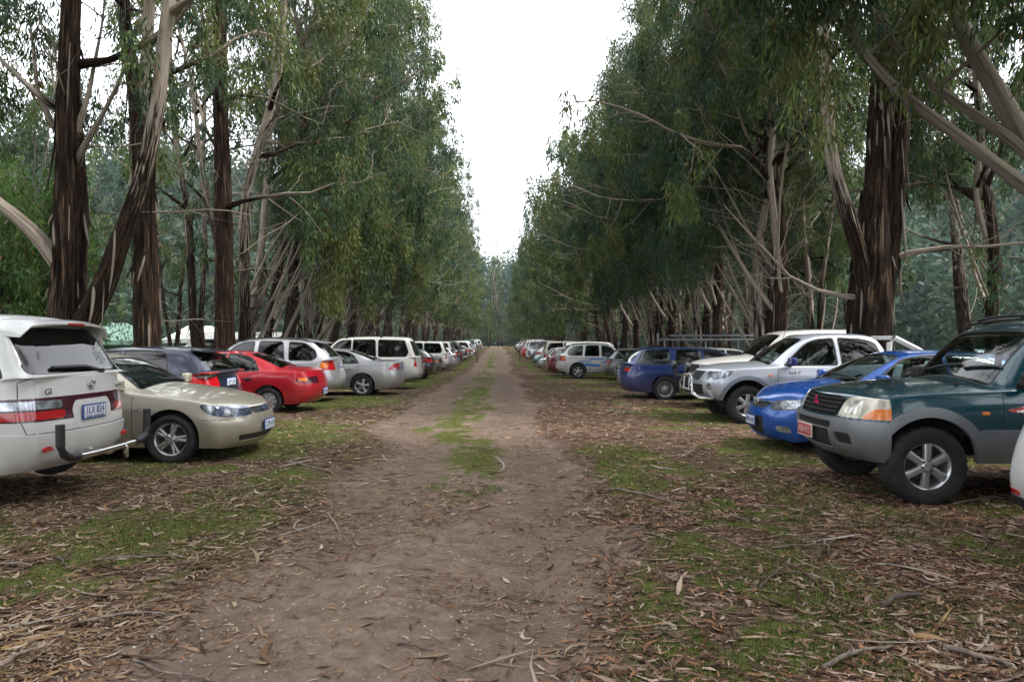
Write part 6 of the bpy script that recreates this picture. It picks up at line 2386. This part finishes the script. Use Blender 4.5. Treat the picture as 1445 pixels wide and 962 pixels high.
for x in (2.2, 2.7):
    add_tube(bm, [Vector(sf.top(x, y)[0]) + Vector((0, 0, .075)) for y in np.linspace(-.6, .6, 7)], .018, 8)
for s in (-1, 1):
    add_tube(bm, [Vector(sf.top(x, s * .60)[0]) + Vector((0, 0, .055)) for x in np.linspace(2.1, 4.0, 9)], .018, 8)
bm_obj('roof_rail', bm, M['black'], paj)
c, n = sf.side(1.22, 1.075, -1)
for s in (-1, 1):
    c = Vector(sf.top(1.20, s * .60)[0])
    bm = bmesh.new()
    add_box(bm, c + Vector((0, 0, .012)), (.04, .025, .02), bev=.006)
    bm_obj('washer_jet', bm, M['black'], paj)
seat(paj, 3.30, 7.52, False, 1, GR, R(-1.5))

# ---------------- bright blue hatchback
p = hatch_spec()
i30, sf = build_car('hatchback', p, PAINT['azure'], 'bright blue hatchback, nose to the track, between the teal four-wheel drive and silver pickup', 'car')
plate(i30, sf, 'front', 0, .42, 'WIN 482', ('plate_white', 'plate_blue', 'plate_blue'), proud=.025)
c, n = sf.front(0, .69)
bm = bmesh.new()
add_tube(bm, [c + Vector((-.012, .072 * math.cos(a), .038 * math.sin(a))) for a in np.linspace(0, 2 * math.pi, 25)], .006, 6, False)
for s in (-1, 1):
    add_tube(bm, [c + Vector((-.014, s * .026 + .006, -.028)), c + Vector((-.014, s * .026 - .006, .028))], .006, 6)
add_tube(bm, [c + Vector((-.014, -.026, .006)), c + Vector((-.014, .026, -.006))], .006, 6)
bm_obj('badge', bm, M['steel'], i30)
bm = bmesh.new()
strip(bm, [sf.front(y, .708) for y in np.linspace(-.40, .40, 15)], .018, .012)
bm_obj('chrome_bar', bm, M['steel'], i30)
seat(i30, 3.62, 10.35, False, 1, GR)

# ---------------- silver dual-cab pickup
p = dualcab_spec()
p['flare_mat'] = M['grey_flare'] = simple('grey_blue_flare', (.20, .23, .27), .4, .3)
tri, sf = build_car('pickup_truck', p, PAINT['ice'], 'silver dual-cab pickup with bull bar and flag-covered mirrors', 'pickup')
bm = bmesh.new()                                           # polished nudge bar
xb = -.10
add_tube(bm, [(.28, -.56, .46), (.02, -.53, .47), (xb, -.46, .56), (xb - .02, -.42, .74), (xb + .02, -.38, .86), (xb + .02, -.28, .90), (xb, 0, .905), (xb + .02, .28, .90), (xb + .02, .38, .86), (xb - .02, .42, .74), (xb, .46, .56), (.02, .53, .47), (.28, .56, .46)], .034, 14)
add_tube(bm, [(xb, -.43, .62), (xb - .02, 0, .62), (xb, .43, .62)], .026, 12)
for s in (-1, 1):
    add_tube(bm, [(xb - .01, s * .2, .62), (xb + .01, s * .2, .90)], .018, 10)
bm_obj('bull_bar', bm, M['steel'], tri)
for s in (-1, 1):                                          # flag on the mirror covers
    mo = [c for c in tri.children if c.name.startswith('side_mirror') and (sum(v.co.y for v in c.data.vertices) * s > 0)][0]
    xs_ = [v.co.x for v in mo.data.vertices]; ys_ = [v.co.y for v in mo.data.vertices]; zs_ = [v.co.z for v in mo.data.vertices]
    x0, yc, zc = min(xs_), (min(ys_) + max(ys_)) / 2, (min(zs_) + max(zs_)) / 2
    ysd = (min(ys_) if s < 0 else max(ys_))
    bvh = BVHTree.FromPolygons([v.co for v in mo.data.vertices], [q.vertices[:] for q in mo.data.polygons])

    def onm(u, v):
        d = Vector((.75, -s * .65, 0)).normalized()
        o_ = Vector((x0, yc, zc)) + Vector((.65, s * .75, 0)).normalized() * u * -1 * 1.0 + Vector((0, 0, v)) - d * .5
        h = bvh.ray_cast(o_, d)
        return (h[0], h[1]) if h[0] is not None else None
    bm = bmesh.new()
    for (a, b_, wd) in (((-.005, .035), (.07, .035), .008), ((.032, .015), (.032, .06), .008), ((-.005, .015), (.07, .058), .005), ((-.005, .058), (.07, .015), .005)):
        pts = [onm(lerp(a[0], b_[0], k / 6), lerp(a[1], b_[1], k / 6)) for k in range(7)]
        pts = [q for q in pts if q]
        if len(pts) > 2:
            strip(bm, pts, wd, .002)
    if bm.verts:
        bm_obj('flag_cross', bm, M['flagred'], mo, smooth=False)
    else:
        bm.free()
    bm = bmesh.new()
    for (u, v) in ((.03, -.03), (-.045, .045), (-.07, .01), (-.025, .0), (-.045, -.035), (-.035, -.012)):
        q = onm(u, v)
        if q:
            add_box(bm, q[0], (.013, .013, .013), rot=Matrix.Rotation(.7, 3, 'X'))
    bm_obj('flag_stars', bm, M['bluewhite'], mo, smooth=False)
bm = bmesh.new()                                           # sail-plane sports bar behind the cab
for s in (-1, 1):
    add_tube(bm, [(3.70, s * .66, 1.12), (3.74, s * .63, 1.56), (3.86, s * .60, 1.66), (4.25, s * .66, 1.45), (4.75, s * .74, 1.14)], [.05, .05, .055, .05, .04], 12)
add_tube(bm, [(3.84, -.60, 1.66), (3.84, .60, 1.66)], .045, 12)
bm_obj('sports_bar', bm, PAINT['white'], tri)
for s in (-1, 1):
    c, n = sf.side(1.72, .98, s)
    sx = 1 if s < 0 else -1
    text_mesh('4x4', .085, M['lamp_dark'], 'badge_lettering', tri, c + n * .003, (sx, 0, 0), (0, 0, 1), xs=1.2)
    bm = bmesh.new()
    add_box(bm, c + n * .004 + Vector((.14, 0, .012)), (.03, .006, .03), bev=.008)
    bm_obj('badge_mark', bm, M['red_badge'], tri)
seat(tri, 3.70, 14.08, False, 1, GR)

# ---------------- white long-bonnet four-wheel drive with spotlights
p = cruiser_spec()
lcr, sf = build_car('four_wheel_drive', p, PAINT['white_old'], 'white long-bonnet four-wheel drive with black spotlights, behind the silver pickup', 'car')
bm = bmesh.new()
add_tube(bm, [(-.12, -.85, .72), (-.15, -.5, .74), (-.15, .5, .74), (-.12, .85, .72)], .04, 10)
for s in (-1, 1):
    add_tube(bm, [(-.15, s * .5, .50), (-.15, s * .5, .98), (-.13, s * .44, 1.08), (-.13, 0, 1.09)], .032, 10)
bm_obj('bull_bar', bm, M['black'], lcr)
for s in (-1, 1):
    bm = bmesh.new()
    add_lathe(bm, [(0, .10), (.06, .09), (.105, .03), (.115, -.02), (.108, -.035), (.10, -.03)], 24, 'X', (-.20, s * .68, 1.0))
    for v in bm.verts:
        v.co.x = -.20 - (v.co.x + .20) * -1
    add_tube(bm, [(-.16, s * .68, .74), (-.17, s * .68, .92)], .015, 8)
    sp = bm_obj('spotlight', bm, M['black'], lcr)
    bm = bmesh.new()
    add_lathe(bm, [(0, -.032), (.10, -.028)], 24, 'X', (-.20, s * .68, 1.0))
    bm_obj('lamp_glass', bm, M['clear_lens'], sp)
seat(lcr, 4.35, 16.9, False, 1, GR)

# ---------------- royal blue wagon, tail to the track
p = wagon_spec()
blw, sf = build_car('station_wagon', p, PAINT['royal'], 'royal blue station wagon with multi-spoke wheels, tail to the track on the right', 'car')
plate(blw, sf, 'rear', 0, .74, 'OBL 296')
seat(blw, 3.05, 19.75, True, 1, GR)

# ---------------- white wagon under a ladder rack
M['rack_grey'] = simple('galvanised_rack', (.16, .17, .19), .45, .6)
rk = copy_tree(blw, None, ('plate_lettering',), PAINT['white'])
rk.name = 'station_wagon'
tag(rk, 'white wagon under a long tubular ladder rack, behind the royal blue wagon', 'car', GR)
bm = bmesh.new()
for s in (-1, 1):
    add_tube(bm, [(1.5, s * .62, 1.70), (4.6, s * .62, 1.70)], .035, 10)
    for x in (1.9, 3.0, 4.4):
        add_tube(bm, [(x, s * .58, 1.40), (x, s * .62, 1.70)], .022, 8)
for x in (1.6, 3.0, 4.5):
    add_tube(bm, [(x, -.7, 1.72), (x, .7, 1.72)], .022, 8)
add_box(bm, (3.0, .35, 1.84), (2.9, .16, .06), bev=.01)
add_box(bm, (4.62, -.62, 1.72), (.07, .07, .42), bev=.01)
bm_obj('ladder_rack', bm, M['rack_grey'], rk, angle=40)
seat(rk, 4.6, 22.6, True, 1, GR)

# ---------------- white rear corner at the right edge
p = city_spec()
wc, sf = build_car('hatchback', p, PAINT['white'], 'white car of which only a rear corner shows at the right edge', 'car')
seat(wc, 3.84, 4.75, True, 1, GR)

# ---------------- leaf scraps dropped on the bonnets and roofs
LV, LF, LT, lo_ = [], [], [], 0
for root_, x0, x1, w_, k_ in ((fal, .3, 1.3, .7, 46), (i30, .35, 1.1, .65, 40), (paj, .3, 1.3, .7, 46), (tri, .4, 1.2, .65, 26), (dh, 2.2, 3.6, .5, 18), (van, 2.4, 4.1, .6, 24), (reds, 2.1, 2.8, .45, 12)):
    body_ = [c for c in root_.children if c.name.split('.')[0] == 'body'][0]
    srf = Surf([tuple(v.co) for v in body_.data.vertices], [tuple(q.vertices) for q in body_.data.polygons])
    mw = Matrix.Translation(root_.location) @ root_.rotation_euler.to_matrix().to_4x4()
    for q in range(k_):
        c, n = srf.top(random.uniform(x0, x1), random.uniform(-w_, w_))
        if n.z < .5:
            continue
        d = Matrix.Rotation(random.uniform(0, 6.3), 3, n) @ n.orthogonal().normalized()
        e = n.cross(d)
        l_, b_ = random.uniform(.015, .06), random.uniform(.003, .007)
        pts = [c + n * .003 - d * l_ / 2, c + n * .006 + e * b_, c + n * .004 + d * l_ / 2, c + n * .006 - e * b_]
        LV += [tuple(mw @ v) for v in pts]
        LF.append((lo_, lo_ + 1, lo_ + 2, lo_ + 3))
        lo_ += 4
        t_ = random.choice(PAL_R)
        LT += [(*t_, 1)] * 4
o = np_mesh('fallen_leaves', np.array(LV), np.array(LF), attr_leaf_mat('leaf_scrap', .1, .8, .1), None, False, {'tint': np.array(LT)})
tag(o, 'small brown leaf scraps dropped on the bonnets and roofs of the nearest cars', kind='stuff')

# ---------------- the rest of both rows: copies of these kinds in other colours
SKIP = ('plate_lettering', 'plate_slogan', 'badge_lettering', 'spotlight', 'flag_cross', 'flag_stars', 'badge_mark', 'ladder_rack')
KIND = dict(sedan=(com, 'sedan', 'car'), small=(reds, 'sedan', 'car'), hatch=(i30, 'hatchback', 'car'), dark=(dh, 'hatchback', 'car'), wagon=(blw, 'station_wagon', 'car'), cross=(cro, 'crossover', 'car'), off=(pra, 'four_wheel_drive', 'car'),
            cab=(tri, 'pickup_truck', 'pickup'), van=(van, 'people_mover', 'car'), big=(lcr, 'four_wheel_drive', 'car'))
WORD = dict(sedan='sedan', small='compact sedan', hatch='hatchback', dark='five-door hatchback', wagon='station wagon', cross='crossover', off='boxy four-wheel drive', cab='pickup', van='people mover', big='tall four-wheel drive')
HUE = dict(white='white', champagne='champagne', navy='navy', red='red', silver='silver', white_old='off-white', teal='teal', azure='bright blue', ice='pale silver', cream='cream', royal='royal blue', maroon='maroon', beige='beige',
           black='black', green='green', sea='sea-green', grey='grey')
left = [('dark', 'black', 1, 0.9), ('wagon', 'maroon', 1, .6), ('hatch', 'black', 1, .35), ('off', 'black', 0, .8), ('small', 'grey', 1, .4), ('off', 'white', 1, .3), ('wagon', 'silver', 1, -.1), ('off', 'white_old', 1, .25), ('cross', 'navy', 1, .1), ('off', 'black', 1, 0), ('sedan', 'navy', 1, .2),
        ('hatch', 'grey', 1, .3), ('cab', 'black', 0, .1), ('sedan', 'maroon', 1, .3), ('hatch', 'black', 1, 0), ('van', 'white', 1, -.15), ('wagon', 'grey', 1, .2), ('off', 'silver', 1, .1), ('hatch', 'white', 1, -.1), ('small', 'sea', 0, .2), ('sedan', 'white', 1, 0),
        ('cross', 'black', 1, .2), ('wagon', 'white', 1, .1), ('hatch', 'red', 1, .2), ('off', 'green', 1, .1), ('sedan', 'silver', 1, 0), ('cab', 'white', 1, .2), ('van', 'silver', 1, .1), ('hatch', 'azure', 1, 0), ('wagon', 'beige', 1, .2), ('sedan', 'grey', 1, .1), ('off', 'cream', 1, 0)]
right = [('sedan', 'navy', 1, 1.9), ('wagon', 'grey', 0, 2.0), ('wagon', 'grey', 1, 2.1), ('cross', 'white', 1, .15), ('wagon', 'maroon', 1, -.2), ('dark', 'white', 1, .0), ('sedan', 'beige', 0, -.35), ('hatch', 'navy', 1, .2), ('off', 'cream', 1, .3), ('small', 'sea', 0, -.2), ('hatch', 'white', 1, .1),
         ('cross', 'black', 1, .3), ('off', 'grey', 0, -.1), ('cab', 'silver', 0, -.05), ('cross', 'navy', 1, .2), ('wagon', 'white', 1, .15), ('big', 'white', 1, .1), ('sedan', 'red', 1, -.3), ('off', 'white', 1, .1), ('hatch', 'silver', 1, .2), ('van', 'white', 0, -.1), ('sedan', 'ice', 0, .1), ('wagon', 'navy', 1, .2),
         ('hatch', 'maroon', 1, .1), ('cab', 'white', 0, .1), ('cross', 'beige', 1, .2), ('big', 'white_old', 0, -.2), ('off', 'white', 0, -.25), ('sedan', 'white', 1, .1), ('wagon', 'silver', 1, .0)]
gc = np.random.default_rng(3)
seen = set()
PLACED = {}


def row(lst, side, y, off, group, prevname):
    names = ['%s %s' % (HUE[c], WORD[k]) for k, c, t_, j in lst]
    for i, (k, c, tail, j) in enumerate(lst):
        src, nm, cat = KIND[k]
        r = copy_tree(src, None, SKIP, PAINT[c])
        r.name = nm
        sd_ = 'left' if side < 0 else 'right'
        before = prevname if i == 0 else names[i - 1]
        lab = '%s %s parked beyond the %s on the %s' % (HUE[c], WORD[k], before, sd_)
        if lab in seen:
            lab = 'distant ' + lab
        seen.add(lab)
        tag(r, lab, cat, group)
        o_ = off if y > 30 else lerp(3.3, off, max(0, (y - 20) / 10))
        x = float(axis_x(y)) + side * (o_ + j)
        seat(r, x, y, bool(tail), side, group, gc.normal(0, .02))
        PLACED[lab] = r
        y += 2.68 + gc.uniform(-.05, .25) + max(0, y - 60) * .006


row(left, -1, 27.4, 2.62, GL, 'off-white long four-wheel drive')
row(right, 1, 25.4, 2.75, GR, 'ladder-rack wagon')

# the white wagon with sign-written flanks: blue patches and lettering too small to read
sg = PLACED['white crossover parked beyond the grey station wagon on the right']
sg['label'] = 'white wagon with blue sign-written flanks and blue rear quarter, on the right'
_, sfw = None, Surf(*[[tuple(v.co) for v in sg.children[0].data.vertices], [tuple(q.vertices) for q in sg.children[0].data.polygons]]) if sg.children[0].name.startswith('body') else None
if sfw:
    M['sign_blue'] = simple('sign_blue', (.03, .20, .55), .4)
    for s in (-1, 1):
        for a, b_, w_ in (((1.55, .93), (3.3, .96), .06), ((1.7, .80), (2.5, .80), .09), ((2.6, .62), (3.4, .70), .12), ((3.0, .84), (3.6, .84), .05)):
            bm = bmesh.new()
            strip(bm, [sfw.side(lerp(a[0], b_[0], q / 8), lerp(a[1], b_[1], q / 8), s) for q in range(9)], w_, .003)
            bm_obj('sign_panel', bm, M['sign_blue'], sg, smooth=False)

# cars and a camp beyond the left row
for i, (k, c, x, y, rz, lab) in enumerate([('van', 'white', -19.2, 38.5, 1.2, 'white people mover parked in the camp behind the left row'), ('off', 'white_old', -15.8, 41.5, -.4, 'off-white four-wheel drive beside the cream caravan'),
                                           ('sedan', 'white', -23.5, 40.5, .2, 'white sedan by the green-roofed marquee'), ('cab', 'silver', -9.8, 45, .3, 'silver pickup in the paddock behind the left row'),
                                           ('van', 'white', 7.9, 42.5, 2.9, 'white van standing behind the right row under the trees'), ('sedan', 'white', 18.5, 31, .1, 'white sedan far back on the right under the gums')]):
    r = copy_tree(KIND[k][0], None, SKIP, PAINT[c])
    r.name = KIND[k][1]
    r.location = (x, y, float(terrain(x, y)))
    r.rotation_euler = (0, 0, rz)
    r['group'] = 'cars parked away from the two rows'
    tag(r, lab, 'car')
    seen.add(lab)

# cream caravan with an awning
cv = empty('caravan', (-14.6, 37.2, float(terrain(-14.6, 37.2))), R(8))
tag(cv, 'cream caravan with pale awning behind the slim straight gum on the left', 'caravan')
M['caravan'] = simple('caravan_cream', (.50, .44, .36), .5, noise_amt=.08, nscale=3)
M['canvas'] = simple('pale_canvas', (.55, .55, .52), .85, noise_amt=.1, nscale=6)
M['canvas_green'] = simple('green_canvas', (.17, .28, .22), .85, noise_amt=.15, nscale=6)
bm = bmesh.new()
add_box(bm, (0, 0, 1.35), (5.2, 2.2, 1.95), bev=.22, seg=4)
bm_obj('body', bm, M['caravan'], cv)
for x, w_, h_ in ((-1.7, 1.0, .6), (1.6, 1.1, .6)):
    bm = bmesh.new()
    add_box(bm, (x, -1.105, 1.65), (w_, .04, h_), bev=.03)
    bm_obj('window', bm, M['glass_dark'] if False else M['lamp_dark'], cv)
bm = bmesh.new()
add_box(bm, (.15, -1.105, 1.3), (.65, .04, 1.7), bev=.03)
bm_obj('door', bm, M['plate_white'], cv)
for s in (-1, 1):
    bm = bmesh.new()
    add_lathe(bm, [(.0, -.09), (.3, -.09), (.33, -.06), (.33, .06), (.3, .09), (0, .09)], 24, 'Y', (0, s * .98, .33))
    bm_obj('wheel', bm, M['rubber'], cv)
bm = bmesh.new()
add_tube(bm, [(-2.5, 0, .5), (-3.7, 0, .48)], .05, 8)
add_tube(bm, [(-3.6, 0, .5), (-3.6, 0, .0)], .04, 8)
bm_obj('drawbar', bm, M['black'], cv)
bm = bmesh.new()
aw = [(-2.3, -1.08, 2.25), (2.3, -1.08, 2.25), (2.3, -3.2, 1.95), (-2.3, -3.2, 1.95)]
a_ = [bm.verts.new(v) for v in aw]; b2 = [bm.verts.new((x, y, z - .02)) for x, y, z in aw]
bm.faces.new(a_); bm.faces.new(b2[::-1])
for i in range(4):
    bm.faces.new((a_[i], b2[i], b2[(i + 1) % 4], a_[(i + 1) % 4]))
awn = bm_obj('awning', bm, M['canvas'], cv, smooth=False)
for x in (-2.25, 2.25):
    bm = bmesh.new()
    add_tube(bm, [(x, -3.15, 0), (x, -3.15, 1.95)], .02, 6)
    bm_obj('awning_pole', bm, M['steel'], awn)


def marquee(x, y, w_, d_, h_, mat, label, rz=0.):
    r = empty('marquee', (x, y, float(terrain(x, y))), rz)
    tag(r, label, 'tent')
    bm = bmesh.new()
    e = [bm.verts.new((sx * w_ / 2, sy * d_ / 2, h_)) for sx, sy in ((-1, -1), (1, -1), (1, 1), (-1, 1))]
    lo = [bm.verts.new((sx * w_ / 2, sy * d_ / 2, h_ - .28)) for sx, sy in ((-1, -1), (1, -1), (1, 1), (-1, 1))]
    rd = [bm.verts.new((-w_ * .25, 0, h_ + d_ * .28)), bm.verts.new((w_ * .25, 0, h_ + d_ * .28))]
    bm.faces.new((e[0], e[1], rd[1], rd[0])); bm.faces.new((e[2], e[3], rd[0], rd[1]))
    bm.faces.new((e[1], e[2], rd[1])); bm.faces.new((e[3], e[0], rd[0]))
    for i in range(4):
        bm.faces.new((lo[i], lo[(i + 1) % 4], e[(i + 1) % 4], e[i]))
    bm_obj('roof', bm, mat, r, smooth=False)
    for sx, sy in ((-1, -1), (1, -1), (1, 1), (-1, 1)):
        bm = bmesh.new()
        add_tube(bm, [(sx * w_ / 2 * .98, sy * d_ / 2 * .98, 0), (sx * w_ / 2 * .98, sy * d_ / 2 * .98, h_ - .05)], .03, 8)
        bm_obj('pole', bm, M['steel'], r)
    bm = bmesh.new()
    add_box(bm, (0, d_ / 2 * .97, h_ / 2), (w_ * .96, .02, h_))
    bm_obj('back_wall', bm, mat, r, smooth=False)
    return r


marquee(-26.5, 44, 6.5, 4, 1.9, M['canvas_green'], 'pale green marquee in the camp at far left')
marquee(-21.5, 47, 3.4, 3.2, 2.0, M['canvas'], 'pale canvas tent right of the green marquee')

# marker stakes
for x, y, lab in ((-3.15, 62, 'brown wooden stake at the left edge of the track'), (.72, 64, 'brown wooden stake at the right edge of the track')):
    bm = bmesh.new()
    add_box(bm, (0, 0, .52), (.14, .14, 1.1), bev=.02, taper=(.85, .85))
    o = bm_obj('wooden_stake', bm, M['stick_dark'], None)
    o.location = (x, y, float(terrain(x, y)))
    tag(o, lab, 'stake', 'marker stakes along the track')

# ---------------- person standing among the far cars on the left
def person(loc, rz, label):
    J = dict(pel=(0, 0, .95), belly=(0, 0, 1.10), chest=(0, 0, 1.30), neck=(0, 0, 1.46), hd0=(0, .01, 1.55), hd1=(0, .02, 1.64), hd2=(0, .01, 1.72),
             hl=(-.09, 0, .92), kl=(-.11, .03, .50), al=(-.12, 0, .08), tl=(-.13, .14, .04), hr=(.09, 0, .92), kr=(.11, .05, .50), ar=(.12, .02, .08), tr=(.13, .16, .04),
             sl=(-.17, 0, 1.40), el=(-.23, .0, 1.12), wl=(-.22, .10, .90), fl=(-.21, .13, .80), sr=(.17, 0, 1.40), er=(.23, .02, 1.12), wr=(.20, .14, .92), fr=(.19, .18, .83))
    E = [('pel', 'belly'), ('belly', 'chest'), ('chest', 'neck'), ('neck', 'hd0'), ('hd0', 'hd1'), ('hd1', 'hd2'), ('pel', 'hl'), ('hl', 'kl'), ('kl', 'al'), ('al', 'tl'), ('pel', 'hr'), ('hr', 'kr'), ('kr', 'ar'), ('ar', 'tr'),
         ('chest', 'sl'), ('sl', 'el'), ('el', 'wl'), ('wl', 'fl'), ('chest', 'sr'), ('sr', 'er'), ('er', 'wr'), ('wr', 'fr')]
    rad = dict(pel=.135, belly=.125, chest=.145, neck=.058, hd0=.075, hd1=.092, hd2=.07, hl=.09, kl=.06, al=.045, tl=.04, hr=.09, kr=.06, ar=.045, tr=.04, sl=.07, el=.045, wl=.034, fl=.036, sr=.07, er=.045, wr=.034, fr=.036)
    ks = list(J)
    me = bpy.data.meshes.new('person')
    me.from_pydata([J[k] for k in ks], [(ks.index(a), ks.index(b)) for a, b in E], [])
    o = bpy.data.objects.new('tmp', me)
    COL.objects.link(o)
    md = o.modifiers.new('k', 'SKIN')
    for i, k in enumerate(ks):
        me.skin_vertices[0].data[i].radius = (rad[k], rad[k])
    me.skin_vertices[0].data[0].use_root = True
    o.modifiers.new('s', 'SUBSURF').levels = 2
    m2 = bpy.data.meshes.new_from_object(o.evaluated_get(bpy.context.evaluated_depsgraph_get()))
    bpy.data.objects.remove(o)
    skin, shirt, pants = simple('skin', (.42, .25, .18), .6), simple('pale_shirt', (.55, .60, .66), .85, noise_amt=.1), simple('dark_trousers', (.03, .035, .05), .85)
    for m in (shirt, pants, skin):
        m2.materials.append(m)
    for q in m2.polygons:
        z, x = q.center.z, abs(q.center.x)
        q.material_index = 2 if (z > 1.47 or (x > .17 and z < 1.08)) else (1 if z < .98 else 0)
        q.use_smooth = True
    b = link(bpy.data.objects.new('person', m2))
    tag(b, label, 'person')
    b.location = loc
    b.rotation_euler = (0, 0, rz)
    bm = bmesh.new()
    add_lathe(bm, [(0.0, 1.775), (.06, 1.765), (.095, 1.72), (.10, 1.665), (.09, 1.66)], 20, 'Z')
    add_box(bm, (0, .12, 1.672), (.14, .12, .012), bev=.005)
    bm_obj('cap', bm, M['bluewhite'], b)
    return b


person((-4.3, 78.6, float(terrain(-4.3, 78.6))), R(-60), 'person in a pale shirt and white cap standing beside far cars on the left')

# ================================================================ AIR: thin blue haze that only tells over distance
hz = bpy.data.materials.new('haze_air')
hz.use_nodes = True
hn = hz.node_tree
hn.nodes.clear()
ho = hn.nodes.new('ShaderNodeOutputMaterial')
hv = hn.nodes.new('ShaderNodeVolumePrincipled')
hv.inputs['Color'].default_value = (.72, .84, 1.0, 1)
hv.inputs['Density'].default_value = .00022
hv.inputs['Anisotropy'].default_value = .2
hn.links.new(hv.outputs[0], ho.inputs['Volume'])
bm = bmesh.new()
add_box(bm, (0, 900, 51.7), (3400, 2900, 106.6))
o = bm_obj('haze', bm, hz, smooth=False)
tag(o, 'thin bluish air between the near trees and the far hills', kind='stuff')
S.cycles.volume_bounces = 0
